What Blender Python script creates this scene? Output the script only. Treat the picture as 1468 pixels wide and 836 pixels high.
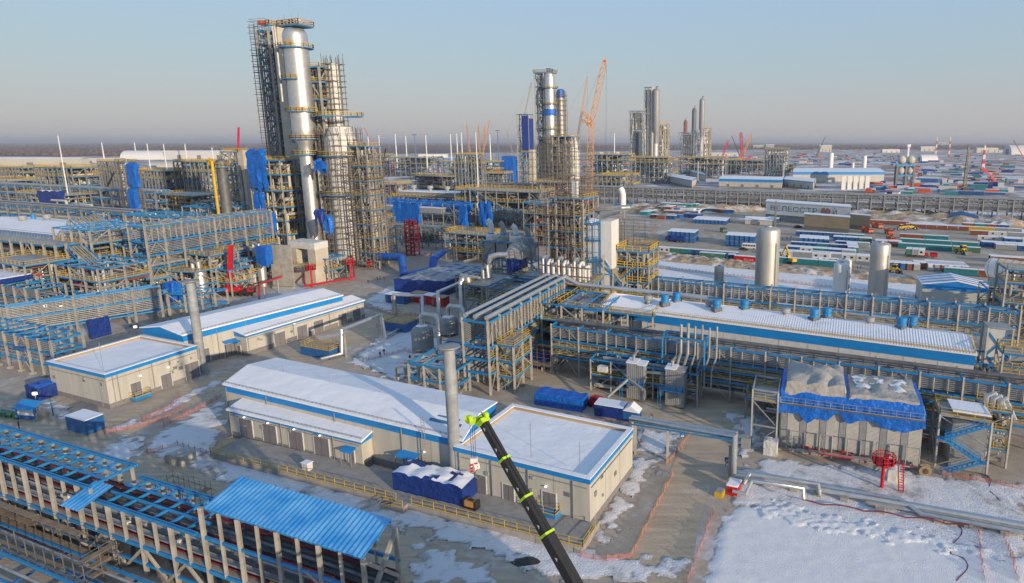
import bpy, math, random
from math import sin, cos, tan, pi, radians, sqrt, atan2, hypot
from mathutils import Vector, Matrix
random.seed(7)
SC = bpy.context.scene
COL = SC.collection
for o in list(bpy.data.objects): bpy.data.objects.remove(o)

# ---------------------------------------------------------------- camera, sky, sun, exposure
F, CX, CY, H, PITCH = 982.0, 903.0, 418.0, 52.0, radians(12.35)      # the drone's lens and height
cd = bpy.data.cameras.new('camera'); cam = bpy.data.objects.new('camera', cd); COL.objects.link(cam)
cd.sensor_width = 36.0; cd.lens = F/1468*36; cd.shift_x = -(CX-734)/1468; cd.clip_start = 1.0; cd.clip_end = 80000
cam.location = (0, 0, H); cam.rotation_euler = (pi/2-PITCH, 0, 0); SC.camera = cam
SUN_EL = radians(10.8); SUN_DIR = Vector((0.67, -0.74, 0)).normalized()  # horizontal direction towards the sun
world = bpy.data.worlds.new('World'); SC.world = world; world.use_nodes = True
nt = world.node_tree; bg = nt.nodes['Background']
sky = nt.nodes.new('ShaderNodeTexSky'); sky.sky_type = 'NISHITA'; sky.sun_disc = False
sky.sun_elevation = SUN_EL; sky.sun_rotation = atan2(SUN_DIR.x, SUN_DIR.y)
sky.altitude = 100; sky.air_density = 1.0; sky.dust_density = 1.6; sky.ozone_density = 1.6
# the winter haze of this sky: a pale blue dome greying to pink at the horizon, over the physical sky
tc = nt.nodes.new('ShaderNodeTexCoord'); sx = nt.nodes.new('ShaderNodeSeparateXYZ'); nt.links.new(tc.outputs['Generated'], sx.inputs[0])
cr = nt.nodes.new('ShaderNodeValToRGB'); nt.links.new(sx.outputs[2], cr.inputs[0])
for i, (p, c) in enumerate(((0.0,(4.75,4.55,4.7)),(0.045,(4.5,4.6,4.85)),(0.11,(3.8,4.85,5.5)),(0.22,(3.4,4.85,6.9)),(0.6,(2.2,3.6,6.0)))):
    e = cr.color_ramp.elements[i] if i < 2 else cr.color_ramp.elements.new(p)
    e.position = p; e.color = (*[x/8 for x in c], 1)
sc8 = nt.nodes.new('ShaderNodeMix'); sc8.data_type = 'RGBA'; sc8.blend_type = 'MULTIPLY'; sc8.inputs[0].default_value = 1; sc8.inputs[7].default_value = (8,8,8,1)
nt.links.new(cr.outputs[0], sc8.inputs[6])
mx = nt.nodes.new('ShaderNodeMix'); mx.data_type = 'RGBA'; mx.inputs[0].default_value = .8
nt.links.new(sky.outputs[0], mx.inputs[6]); nt.links.new(sc8.outputs[2], mx.inputs[7])
nt.links.new(mx.outputs[2], bg.inputs[0]); bg.inputs[1].default_value = 0.12
sd = bpy.data.lights.new('sun', 'SUN'); sd.energy = 5.0; sd.angle = radians(0.6); sd.color = (1.0, 0.80, 0.58)
so = bpy.data.objects.new('sun', sd); COL.objects.link(so)
d3 = Vector((SUN_DIR.x*cos(SUN_EL), SUN_DIR.y*cos(SUN_EL), sin(SUN_EL)))
so.rotation_euler = (-d3).to_track_quat('-Z', 'Y').to_euler(); so.location = (200, -200, 200)
SC.view_settings.view_transform = 'Standard'; SC.view_settings.look = 'None'
SC.view_settings.exposure = 0.0; SC.view_settings.gamma = 1.0; SC.view_settings.use_curve_mapping = False
SC.cycles.max_bounces = 5; SC.cycles.diffuse_bounces = 3; SC.cycles.glossy_bounces = 2
SC.cycles.transparent_max_bounces = 8; SC.cycles.volume_bounces = 0

# ---------------------------------------------------------------- places
cP, sP = cos(PITCH), sin(PITCH)
def W(px, py, z=0.0):                       # the ground point (or point at height z) seen at a photo pixel
    x = (px-CX)/F; y = -(py-CY)/F
    ry = cP+y*sP; rz = -sP+y*cP; t = (z-H)/rz
    return Vector((x*t, ry*t, z))
def HZ(b, py):                              # height of the point above b that shows at photo row py
    k = (CY-py)/F
    return H+(k*b[1]*cP-b[1]*sP)/(cP+k*sP)
def V2(a, ln=1.0): return Vector((cos(radians(a))*ln, sin(radians(a))*ln, 0))
U, V = V2(-25.3), V2(75.0)
def up(p, z): return Vector((p[0], p[1], z))

# ---------------------------------------------------------------- materials
MATS = {}
def mat(name, col, rough=0.7, metal=0.0, var=0.25, scale=1.5, bump=0.0, bscale=None, col2=None, spec=None, thr=None, aniso=None, emit=0):
    m = bpy.data.materials.new(name); m.use_nodes = True; n = m.node_tree; b = n.nodes['Principled BSDF']
    b.inputs['Roughness'].default_value = rough; b.inputs['Metallic'].default_value = metal
    if spec is not None: b.inputs['Specular IOR Level'].default_value = spec
    geo = n.nodes.new('ShaderNodeNewGeometry')
    mp = n.nodes.new('ShaderNodeMapping'); n.links.new(geo.outputs['Position'], mp.inputs[0])
    if aniso: mp.inputs['Scale'].default_value = aniso
    nz = n.nodes.new('ShaderNodeTexNoise'); nz.inputs['Scale'].default_value = scale; nz.inputs['Detail'].default_value = 5
    nz.inputs['Roughness'].default_value = 0.65
    n.links.new(mp.outputs[0], nz.inputs['Vector'])
    rp = n.nodes.new('ShaderNodeValToRGB'); n.links.new(nz.outputs[0], rp.inputs[0])
    c2 = col2 or tuple(c*(1-var) for c in col)
    lo, hi = thr or (0.32, 0.68)
    rp.color_ramp.elements[0].position = lo; rp.color_ramp.elements[1].position = hi
    rp.color_ramp.elements[0].color = (*c2, 1); rp.color_ramp.elements[1].color = (*col, 1)
    n.links.new(rp.outputs[0], b.inputs['Base Color'])
    if bump:
        bn = n.nodes.new('ShaderNodeTexNoise'); bn.inputs['Scale'].default_value = bscale or scale*4; bn.inputs['Detail'].default_value = 4
        n.links.new(mp.outputs[0], bn.inputs['Vector'])
        bm = n.nodes.new('ShaderNodeBump'); bm.inputs['Strength'].default_value = 1.0; bm.inputs['Distance'].default_value = bump
        n.links.new(bn.outputs[0], bm.inputs['Height']); n.links.new(bm.outputs[0], b.inputs['Normal'])
    if emit:
        b.inputs['Emission Color'].default_value = (*col, 1); b.inputs['Emission Strength'].default_value = emit
    MATS[name] = m; return m
mat('column_grey', (0.38,0.365,0.325), 0.75, 0, 0.4, 0.6)
mat('column_far', (0.24,0.25,0.255), 0.75, 0, 0.35, 0.2)
mat('steel_blue', (0.02,0.25,0.56), 0.5, 0, 0.35, 0.5)
mat('steel_teal', (0.05,0.22,0.38), 0.55, 0, 0.3, 0.3)
mat('deep_blue', (0.015,0.14,0.40), 0.45, 0, 0.3, 0.8)
mat('yellow', (0.62,0.40,0.02), 0.5, 0, 0.3, 0.8)
mat('galvanised', (0.42,0.43,0.43), 0.5, 0.35, 0.4, 0.5)
mat('dark_pipe', (0.16,0.17,0.18), 0.6, 0.2, 0.5, 0.5)
mat('tank_silver', (0.52,0.52,0.49), 0.5, 0.55, 0.2, 0.5, aniso=(1,1,.2))
mat('cladding', (0.64,0.64,0.62), 0.42, 0.75, 0.22, 0.7, 0.02, 3.0)
mat('vessel_grey', (0.30,0.31,0.31), 0.55, 0.2, 0.25, 0.4)
mat('white_paint', (0.74,0.74,0.71), 0.5, 0, 0.12, 0.5)
mat('cream', (0.52,0.50,0.435), 0.7, 0, 0.2, 0.7, aniso=(1,1,.1))
mat('concrete', (0.36,0.34,0.31), 0.9, 0, 0.3, 0.7, 0.01, 8)
mat('slab', (0.56,0.51,0.42), 0.9, 0, 0.2, 0.3)
mat('plinth', (0.22,0.21,0.21), 0.85, 0, 0.2, 1.0)
mat('door_grey', (0.19,0.18,0.19), 0.6, 0, 0.15, 1.0)
mat('fascia', (0.012,0.24,0.62), 0.45, 0, 0.18, 0.4)
mat('canopy_blue', (0.03,0.29,0.66), 0.5, 0, 0, 0.25, col2=(0.16,0.48,0.78), thr=(0.35,0.62))
mat('snow', (0.85,0.85,0.87), 0.85, 0, 0.06, 0.25, 0.05, 1.5)
mat('roof_snow', (0.88,0.87,0.87), 0.85, 0, 0.10, 0.12, 0.16, 0.35)
mat('snow_thin', (0.80,0.81,0.84), 0.8, 0, 0, 0.35, 0.03, 2.5, col2=(0.55,0.56,0.58), thr=(0.28,0.45))
mat('tarp_blue', (0.008,0.15,0.62), 0.42, 0, 0.35, 0.7, 0.35, 1.1)
mat('tarp_navy', (0.012,0.045,0.26), 0.45, 0, 0.4, 0.7, 0.3, 1.3)
mat('tarp_tan', (0.43,0.41,0.37), 0.8, 0, 0.25, 0.7, 0.25, 0.9)
mat('tarp_white', (0.72,0.71,0.66), 0.7, 0, 0.25, 0.7, 0.25, 1.2)
mat('red', (0.55,0.012,0.02), 0.42, 0, 0.25, 0.8)
mat('pink_red', (0.55,0.02,0.08), 0.42, 0, 0.25, 0.8)
mat('rust', (0.28,0.10,0.06), 0.85, 0, 0.5, 0.8)
mat('tray_red', (0.23,0.03,0.035), 0.7, 0, 0.4, 0.8)
mat('orange', (0.62,0.30,0.09), 0.55, 0, 0.25, 0.4)
mat('orange_red', (0.62,0.10,0.03), 0.5, 0, 0.25, 0.8)
mat('black', (0.028,0.026,0.025), 0.45, 0, 0.3, 1.0)
mat('tyre', (0.02,0.02,0.02), 0.9, 0, 0.2, 2.0)
mat('lime', (0.45,0.70,0.02), 0.45, 0, 0.15, 2.0)
mat('plank', (0.34,0.25,0.16), 0.9, 0, 0.45, 0.9)
mat('plywood', (0.42,0.32,0.20), 0.85, 0, 0.2, 0.15)
mat('scaffold_grey', (0.24,0.22,0.20), 0.6, 0.3, 0.5, 0.5)
mat('glass', (0.03,0.04,0.05), 0.15, 0, 0.2, 1.0)
mat('teal', (0.02,0.22,0.25), 0.55, 0, 0.3, 0.8)
mat('cabin_blue', (0.02,0.12,0.34), 0.5, 0, 0.25, 0.8)
mat('cabin_green', (0.06,0.20,0.13), 0.6, 0, 0.3, 0.8)
mat('cabin_white', (0.62,0.62,0.60), 0.6, 0, 0.2, 0.8)
mat('cabin_grey', (0.33,0.35,0.36), 0.6, 0, 0.3, 0.8)
mat('net_red', (0.62,0.24,0.22), 0.9, 0, 0.35, 2.0)
mat('orange_net', (0.64,0.28,0.18), 0.9, 0, 0.35, 2.0)
for _n in ('net_red','orange_net'): MATS[_n].node_tree.nodes['Principled BSDF'].inputs['Alpha'].default_value = .4
mat('skin', (0.45,0.27,0.2), 0.6, 0, 0.1, 4)
mat('lamp_white', (1.0,0.95,0.85), 0.5, 0, 0, 1, emit=1.8)
mat('bush', (0.12,0.085,0.06), 0.95, 0, 0.5, 0.2)
mat('forest', (0.15,0.11,0.10), 0.95, 0, 0.5, 0.006)

# ---------------------------------------------------------------- mesh building
ORG = {}; KIDS = {}
ZERO = Vector((0,0,0))
class MB:
    def __init__(s): s.v = []; s.f = []
    def add(s, vs, fs):
        k = len(s.v); s.v += [tuple(v) for v in vs]; s.f += [tuple(i+k for i in f) for f in fs]; return s
    def hexa(s, b, t):                      # bottom four, top four (same winding, ccw from above)
        return s.add(list(b)+list(t), [(3,2,1,0),(4,5,6,7),(0,1,5,4),(1,2,6,5),(2,3,7,6),(3,0,4,7)])
    def box(s, c, sx, sy, sz, rz=0.0):      # c = centre of the bottom
        ca, sa = cos(rz), sin(rz); q = []
        for x, y in ((-1,-1),(1,-1),(1,1),(-1,1)):
            x *= sx/2; y *= sy/2; q.append((c[0]+x*ca-y*sa, c[1]+x*sa+y*ca))
        return s.hexa([(a,b,c[2]) for a,b in q], [(a,b,c[2]+sz) for a,b in q])
    def para(s, o, a, b, z0, z1):           # box on a parallelogram o, o+a, o+a+b, o+b
        q = [o, o+a, o+a+b, o+b]
        if a.x*b.y-a.y*b.x < 0: q = q[::-1]
        return s.hexa([up(p,z0) for p in q], [up(p,z1) for p in q])
    def bar(s, p, q, w, h=None):            # square bar between two points
        p = Vector(p); q = Vector(q); d = q-p
        if d.length < 1e-6: return s
        d.normalize(); h = h or w
        x = d.cross(Vector((0,0,1)))
        x = Vector((1,0,0)) if x.length < 0.02 else x.normalized()
        y = x.cross(d).normalized(); a = x*w/2; b = y*h/2
        return s.hexa([p-a-b, p+a-b, p+a+b, p-a+b], [q-a-b, q+a-b, q+a+b, q-a+b])
    def tube(s, pts, r, n=7, cap=True, rs=None):
        pts = [Vector(p) for p in pts]; m = len(pts); vs = []; fs = []; xr = None
        for i, p in enumerate(pts):
            d0 = (p-pts[i-1]).normalized() if i else None
            d1 = (pts[i+1]-p).normalized() if i < m-1 else None
            d = (d0+d1).normalized() if d0 and d1 and (d0+d1).length > 1e-6 else (d1 or d0)
            k = 1.0
            if d0 and d1: k = 1/max(0.5, d.dot(d1))
            if xr is None:
                x = d.cross(Vector((0,0,1))); x = Vector((1,0,0)) if x.length < 0.02 else x.normalized()
            else:
                x = xr-d*xr.dot(d); x = x.normalized() if x.length > 1e-6 else Vector((1,0,0))
            xr = x; y = d.cross(x); R = (rs[i] if rs else r)
            kk = min(k, 1.4)
            for j in range(n):
                t = 2*pi*j/n; vs.append(p+(x*cos(t)+y*sin(t))*R*(kk if d0 and d1 else 1))
        for i in range(m-1):
            for j in range(n):
                a = i*n+j; b = i*n+(j+1)%n; fs.append((a, b, b+n, a+n))
        if cap: fs.append(tuple(range(n-1,-1,-1))); fs.append(tuple((m-1)*n+j for j in range(n)))
        return s.add(vs, fs)
    def lathe(s, c, prof, n=16, a0=0, a1=2*pi):
        vs = []; fs = []; m = len(prof)
        for r, z in prof:
            for j in range(n):
                t = 2*pi*j/n; vs.append((c[0]+r*cos(t), c[1]+r*sin(t), c[2]+z))
        for i in range(m-1):
            for j in range(n):
                a = i*n+j; b = i*n+(j+1)%n; fs.append((a, b, b+n, a+n))
        fs.append(tuple(range(n-1,-1,-1))); fs.append(tuple((m-1)*n+j for j in range(n)))
        return s.add(vs, fs)
    def prism(s, pts, z0, z1):
        n = len(pts); A = sum(pts[i][0]*pts[(i+1)%n][1]-pts[(i+1)%n][0]*pts[i][1] for i in range(n))
        if A < 0: pts = pts[::-1]
        return s.add([(p[0],p[1],z0) for p in pts]+[(p[0],p[1],z1) for p in pts],
            [tuple(range(n-1,-1,-1)), tuple(range(n,2*n))]+[(i,(i+1)%n,n+(i+1)%n,n+i) for i in range(n)])
    def sheet(s, pts): return s.add(pts, [tuple(range(len(pts)))])
    def mesh(s, name, m, o=ZERO, smooth=False):
        me = bpy.data.meshes.new(name)
        me.from_pydata([(v[0]-o[0], v[1]-o[1], v[2]-o[2]) for v in s.v], [], s.f)
        if m: me.materials.append(MATS[m] if isinstance(m, str) else m)
        if smooth: me.shade_smooth(); 
        return me
    def build(s, name, m, parent=None, smooth=False, kind=None, label=None, base=None):
        if not s.v: return None
        o = ORG.get(parent.name, ZERO) if parent else (Vector(base) if base is not None else ZERO)
        me = s.mesh(name, m, o, smooth)
        ob = bpy.data.objects.new(name, me); COL.objects.link(ob)
        if smooth: 
            try: me.set_sharp_from_angle(angle=radians(40))
            except Exception: pass
        if parent: ob.parent = parent; ORG[ob.name] = o; KIDS.setdefault(parent.name, []).append(ob)
        else: ob.location = o; ORG[ob.name] = o
        if kind: ob['kind'] = kind
        if label: ob['label'] = label
        return ob
def tag(o, label, cat, group=None):
    o['label'] = label; o['category'] = cat
    if group: o['group'] = group
    return o
def thing(name, label, cat, loc=(0,0,0), group=None):
    o = bpy.data.objects.new(name, None); COL.objects.link(o); o.location = loc; o.empty_display_size = 0.5
    ORG[o.name] = Vector(loc); return tag(o, label, cat, group)
def copy_tree(o, parent=None):
    c = o.copy(); COL.objects.link(c)
    if parent: c.parent = parent; KIDS.setdefault(parent.name, []).append(c)
    for ch in KIDS.get(o.name, []): copy_tree(ch, c)
    return c
def put(root, loc, rz=0, scale=None, label=None, group=None):
    c = copy_tree(root); c.location = loc; c.rotation_euler = (0,0,rz)
    if scale: c.scale = (scale,)*3 if not hasattr(scale, '__len__') else scale
    if label: c['label'] = label
    if group: c['group'] = group
    return c
CAMP = Vector((0,0,H))
def flush(name, m, parent, items, smooth=False, cap=100):     # each MB one part; past 100 the far rest is one part of kind stuff
    items = [i for i in items if i.v]
    if len(items) > cap:
        items.sort(key=lambda i: (Vector(i.v[0])-CAMP).length_squared)
        rest = MB()
        for i in items[cap:]: rest.add(i.v, i.f)
        items = items[:cap]; rest.build(name, m, parent, smooth, kind='stuff')
    for i in items: i.build(name, m, parent, smooth)
# ---------------------------------------------------------------- generic builders
R = random.Random(11)
def rail_mb(pts, h=1.1, sp=2.0, w=0.06):
    m = MB()
    for p, q in zip(pts, pts[1:]):
        p = Vector(p); q = Vector(q); L = (q-p).length
        if L < 0.3: continue
        k = max(1, int(round(L/sp)))
        for i in range(k+1):
            c = p.lerp(q, i/k); m.bar(c, c+Vector((0,0,h)), w)
        for f in (0.5, 1.0): m.bar(p+Vector((0,0,h*f)), q+Vector((0,0,h*f)), w)
        m.bar(p+Vector((0,0,.08)), q+Vector((0,0,.08)), .03, .15)
    return m
def rail(parent, pts, h=1.1, sp=2.0, w=0.06, m='yellow'): return rail_mb(pts, h, sp, w).build('handrail', m, parent)
def ring(o, a, b, z): return [up(o,z), up(o+a,z), up(o+a+b,z), up(o+b,z), up(o,z)]

def rack(name, label, p0, p1, w, levels, top=None, bay=6.0, cw=0.45, bw=0.34, cm='column_grey', bm='steel_blue', pipes=(), trays=(), rails=(),
         brace=3, minor=0, zb=0.0, group=None, cat='pipe rack', roof=False, pm='galvanised', feet=False):
    p0 = up(p0, 0); p1 = up(p1, 0); t = thing(name, label, cat, (p0.x, p0.y, zb), group)
    L = (p1-p0).length; n = max(1, int(round(L/bay))); d = (p1-p0)/n; top = top or levels[-1]+bw
    cols = []; cross = []; gird = []; br = []; ft = []
    for i in range(n+1):
        for s in (0, 1):
            c = p0+d*i+w*s; cols.append(MB().bar(up(c,zb), up(c,top), cw))
            if feet: ft.append(MB().box((c.x,c.y,zb), cw*2.2, cw*2.2, 0.6))
        for z in levels: cross.append(MB().bar(up(p0+d*i,z)+w*.02, up(p0+d*i+w,z)-w*.02, bw*.8, bw))
        if roof: pass
    for z in levels:
        for s in (0, 1):
            for i in range(n):
                a = up(p0+d*i+w*s, z-.03); gird.append(MB().bar(a, a+d, bw*.7, bw))
    if minor:
        z0, z1 = levels[-1-minor], levels[-1]
        mi = []
        for i in range(n):
            for s in (0, 1):
                for k in (1/3, 2/3):
                    c = p0+d*(i+k)+w*s; mi.append(MB().bar(up(c,z0), up(c,z1), cw*.5))
        flush('post', cm, t, mi)
    zs = [zb]+list(levels)
    for i in range(n):
        if brace and i % brace == 0:
            for s in (0, 1):
                for z0, z1 in zip(zs, zs[1:]):
                    a = p0+d*i+w*s; mid = up(a+d*.5, z1-.1)
                    br.append(MB().bar(up(a,z0+.2), mid, cw*.34)); br.append(MB().bar(up(a+d,z0+.2), mid, cw*.34))
    flush('column', cm, t, cols); flush('cross_beam', bm, t, cross); flush('girder', bm, t, gird); flush('brace', cm, t, br)
    if feet: flush('footing', 'concrete', t, ft)
    pp = {}
    for z, k, r in pipes:
        for j in range(k):
            f = (j+.6)/(k+.2); rr = r*R.uniform(.6, 1.15); m = pm if not isinstance(pm, (list,tuple)) else R.choice(pm)
            e0 = R.uniform(-.3,.6); c = up(p0+w*f, z+bw*.5+rr)+d.normalized()*e0
            pp.setdefault(m, []).append(MB().tube([c, c+d*n], rr, 7))
    for m, it in pp.items(): flush('pipe', m, t, it)
    tr = []
    for z0, z1, k, s in trays:                     # trays stacked on a face
        wn = w.normalized()
        for j in range(k):
            z = z0+(z1-z0)*(j+.5)/k; c = p0+w*s+wn*(0.25 if s == 0 else -0.85)
            tr.append(MB().para(c, d*n, wn*.6, z, z+(z1-z0)/k*.42))
    flush('cable_tray', 'galvanised', t, tr)
    for z, s in rails: rail(t, [up(p0+w*s,z+.17), up(p1+w*s,z+.17)])
    return t

def stairs(parent, o, a, z0, z1, lift=3.0, wid=1.0, m='steel_blue', rm='yellow', side=None):    # zigzag flights along a
    n = max(1, int(round((z1-z0)/lift))); h = (z1-z0)/n; side = side or Vector((a.y,-a.x,0)).normalized()*wid
    fl = []; rl = []
    for i in range(n):
        p, q = (o, o+a) if i % 2 == 0 else (o+a, o)
        p = up(p, z0+h*i); q = up(q, z0+h*(i+1)); b = MB()
        for k in (0, 1): b.bar(p+side*k, q+side*k, .12, .3)
        for j in range(8):
            c = p.lerp(q, (j+.5)/8); b.bar(c, c+side, .28, .05)
        e = a.normalized()*1.0*(1 if i % 2 == 0 else -1)
        b.para(q-e*.0, e, side, q.z-.1, q.z)
        fl.append(b); r = MB()
        for k in (0, 1):
            u = Vector((0,0,1)); r.bar(p+side*k+u, q+side*k+u, .07); r.bar(p+side*k+u*.55, q+side*k+u*.55, .05)
            for j in range(5):
                c = p.lerp(q, j/4)+side*k; r.bar(c, c+u, .05)
        rl.append(r)
    flush('stair_flight', m, parent, fl); flush('stair_rail', rm, parent, rl)

def frame(name, label, o, a, b, levels, na=2, nb=2, cw=.45, bw=.4, cm='column_grey', bm='steel_blue', fm='galvanised', floors=True, rails=True,
          brace=True, clutter=0, cat='steel structure', group=None, inner=False, crail=1.0, fsel=None, cmats=None, bracem=None, zb=0.0, prm=.45, core=None):
    o = up(o,0); t = thing(name, label, cat, (o.x,o.y,zb), group); top = levels[-1]
    cols = []; beams = []; br = []; fl = []; rl = []
    for i in range(na+1):
        for j in range(nb+1):
            if 0 < i < na and 0 < j < nb and not inner: continue
            c = o+a*(i/na)+b*(j/nb); cols.append(MB().bar(up(c,zb), up(c,top), cw))
    flush('column', cm, t, cols)
    for k, z in enumerate(levels):
        q = [o, o+a, o+a+b, o+b]
        for i in range(4): beams.append(MB().bar(up(q[i],z), up(q[(i+1)%4],z), bw*.7, bw))
        for i in range(1, na): beams.append(MB().bar(up(o+a*(i/na),z), up(o+a*(i/na)+b,z), bw*.5, bw*.8))
        if floors and (fsel is None or k in fsel):
            f = .98; fl.append(MB().para(o+a*.02+b*.02, a*.96, b*.96, z+bw*.5-.06, z+bw*.5+.02))
        if rails and (fsel is None or k in fsel): rl.append(rail_mb(ring(o,a,b,z+bw*.5+.02), 1.1*crail**.7, 2.2*crail**.5, .07*crail**2.2))
    flush('floor_beam', bm, t, beams); flush('floor_grating', fm, t, fl); flush('handrail', 'yellow', t, rl)
    if brace:
        zs = [zb]+list(levels)
        for k, (z0, z1) in enumerate(zip(zs, zs[1:])):
            for (s, e, m) in ((o, a, na), (o+a, b, nb), (o+b, a, na), (o, b, nb)):
                for i in range(m):
                    if (i+k) % 2 and m > 1: continue
                    p = s+e*(i/m); q = s+e*((i+1)/m)
                    if k % 2: p, q = q, p
                    br.append(MB().bar(up(p,z0+.2), up(q,z1-.2), cw*.5))
        flush('brace', bracem or cm, t, br)
    if clutter: pipework(t, o, a, b, zb, top, clutter, cmats, rmax=prm, rmin=prm*.28)
    if core: MB().para(o+a*.2+b*.2, a*.6, b*.6, zb, top*.97).build('inner_vessel', core, t)
    return t

def pipework(parent, o, a, b, z0, z1, n, mats=None, rmax=.45, rmin=.12):
    mats = mats or ['galvanised', 'galvanised', 'dark_pipe', 'cream', 'cladding', 'vessel_grey']; pp = {}
    for i in range(n):
        u, v = R.uniform(.05,.95), R.uniform(.05,.95); z = R.uniform(z0+1, z1-.5); r = R.uniform(rmin, rmax); p = up(o+a*u+b*v, z)
        pts = [p]
        for k in range(R.randint(1,3)):
            ax = R.choice('abz')
            if ax == 'a': u = R.uniform(.03,.97)
            elif ax == 'b': v = R.uniform(.03,.97)
            else: z = R.uniform(z0+.5, z1)
            q = up(o+a*u+b*v, z)
            if (q-pts[-1]).length > 1.5*r: pts.append(q)
        if len(pts) > 1: pp.setdefault(R.choice(mats), []).append(MB().tube(pts, r, 7))
    for m, it in pp.items(): flush('pipe', m, parent, it, smooth=False)

def scaffold(name, label, o, a, b, z0, z1, sp=2.2, lift=2.0, w=.1, planks=.3, group=None, m='scaffold_grey', rough=True, kids=None, pm='plank', over=1.2):
    t = kids or thing(name, label, 'scaffold', (o[0],o[1],z0), group); st = []; lg = []; pl = []
    o = up(o,0); na = max(1,int(round(a.length/sp))); nb = max(1,int(round(b.length/sp))); nl = max(1,int(round((z1-z0)/lift)))
    per = [o+a*(i/na) for i in range(na)]+[o+a+b*(i/nb) for i in range(nb)]+[o+a+b-a*(i/na) for i in range(na)]+[o+b-b*(i/nb) for i in range(nb)]
    ctr = o+a*.5+b*.5
    for p in per:
        st.append(MB().bar(up(p,z0), up(p,z1+(R.uniform(0,over) if rough else 0)), w))
    for k in range(1, nl+1):
        z = z0+lift*k
        for s, e in ((o,a),(o+a,b),(o+a+b,-a),(o+b,-b)):
            x = e.normalized()*(R.uniform(.2,over) if rough else .1)
            lg.append(MB().bar(up(s-x,z), up(s+e+x,z), w*.8)); lg.append(MB().bar(up(s,z+1), up(s+e,z+1), w*.6))
            if R.random() < planks:
                f0 = R.uniform(0,.4); f1 = R.uniform(.6,1); nrm = Vector((-e.y,e.x,0)).normalized()*.9
                pl.append(MB().para(s+e*f0, e*(f1-f0), nrm, z+.06, z+.12))
    flush('standard', m, t, st); flush('ledger', m, t, lg); flush('plank', pm, t, pl)
    return t

def vessel(name, label, c, r, z0, z1, m='cladding', cat='column', dome=.5, n=20, group=None, bands=0, parent=None, part='shell', skirt=0):
    t = parent or thing(name, label, cat, (c[0],c[1],z0), group)
    prof = [(r,z0)]; k = 5; hd = r*dome
    nb = bands or 1
    for i in range(1, nb+1):
        z = z0+(z1-hd-z0)*i/nb
        if bands and i < nb: prof += [(r,z-.12),(r*1.018,z-.12),(r*1.018,z+.12),(r,z+.12)]
        else: prof.append((r,z))
    for i in range(1, k+1): prof.append((max(.02,r*cos(pi/2*i/k)), z1-hd+hd*sin(pi/2*i/k)))
    MB().lathe((c[0],c[1],0), prof, n).build(part, m, t, smooth=True); return t

def gable(name, label, q00, q10, q01, ze, zr, rf=.5, plinth=1.2, fascia=1.3, over=.35, cat='industrial building', roofm='roof_snow', wallm='cream', group=None,
          guard=True, fascm='fascia', ridge_along='a', ffront=True):
    """walls on a parallelogram (front left, front right, back left); the ridge runs along the first side at fraction rf of the second"""
    o = up(q00,0); a = up(q10,0)-o; b = up(q01,0)-o; t = thing(name, label, cat, o, group)
    q = [o, o+a, o+a+b, o+b]
    m = MB()
    e0, e1 = o+b*rf, o+a+b*rf
    vs = [up(p,0) for p in q]+[up(p,ze) for p in q]+[up(e0,zr-.02),up(e1,zr-.02)]
    m.add(vs, [(0,1,5,4),(2,3,7,6),(1,2,6,9,5),(3,0,4,8,7),(4,5,9,8),(8,9,6,7)])
    m.build('wall', wallm, t)
    pj = []
    for s, e in ((o,a),(o+a,b),(o+b,a)):
        nrm = Vector((e.y,-e.x,0)).normalized()*(.03 if s != o+b else -.03); k = max(1,int(e.length/6))
        for i in range(1, k): pj.append(MB().para(s+e*(i/k), e.normalized()*.07, nrm, plinth, ze-fascia))
    flush('panel_joint', 'column_grey', t, pj)
    an, bn = a.normalized(), b.normalized()
    pl = MB(); k = .06
    for s, e in ((o,a),(o+a,b),(o+a+b,-a),(o+b,-b)):
        nrm = Vector((e.y,-e.x,0)).normalized()*k; en = e.normalized()*k
        pl.para(s-en, e+en*2, nrm, 0, plinth)
    pl.build('plinth', 'plinth', t)
    # roof slabs
    oa = an*over; ob = bn*over; rm = MB(); th = .25
    sl0 = (zr-ze)/max(.1,(b*rf).length)*over; sl1 = (zr-ze)/max(.1,(b*(1-rf)).length)*over
    A0, A1 = up(o-oa-ob, ze-sl0), up(o+a+oa-ob, ze-sl0); B0, B1 = up(e0-oa, zr), up(e1+oa, zr); C0, C1 = up(o+b-oa+ob, ze-sl1), up(o+a+b+oa+ob, ze-sl1)
    T = Vector((0,0,th)); rm.hexa([A0,A1,B1,B0],[A0+T,A1+T,B1+T,B0+T])
    if rf < .98: rm.hexa([B0,B1,C1,C0],[B0+T,B1+T,C1+T,C0+T])
    rm.build('roof', roofm, t)
    if fascia:
        fm = MB(); fo = .1
        s = up(o-an*fo,0); nn = Vector((a.y,-a.x,0)).normalized()*.09
        fm.para(s, a+an*2*fo, nn, ze-fascia, ze-sl0+.02); fm.build('fascia', fascm, t)
        for s0, en in ((o, -an), (o+a, an)):
            nn = en*.09; g = MB(); p = [up(s0,ze-fascia), up(s0+b,ze-fascia), up(s0+b,ze+.02), up(s0+b*rf,zr+.02), up(s0,ze+.02)]
            g.add([x for x in p]+[x+nn for x in p], [(0,1,2,3,4),(9,8,7,6,5)]+[(i,(i+1)%5,5+(i+1)%5,5+i) for i in range(5)])
            g.build('gable_trim', fascm, t)
    if guard:
        gm = MB(); s = A0+T+bn*.5+an*.4; L = (A1-A0).length-.8; kk = int(L/1.0)
        for f in (.18,.34): gm.bar(s+Vector((0,0,f)), s+an*L+Vector((0,0,f)), .035)
        for i in range(kk+1): gm.bar(s+an*(L*i/kk)-Vector((0,0,.03)), s+an*(L*i/kk)+Vector((0,0,.4)), .05)
        gm.build('snow_guard', 'scaffold_grey', t)
    return t, o, a, b

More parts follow.
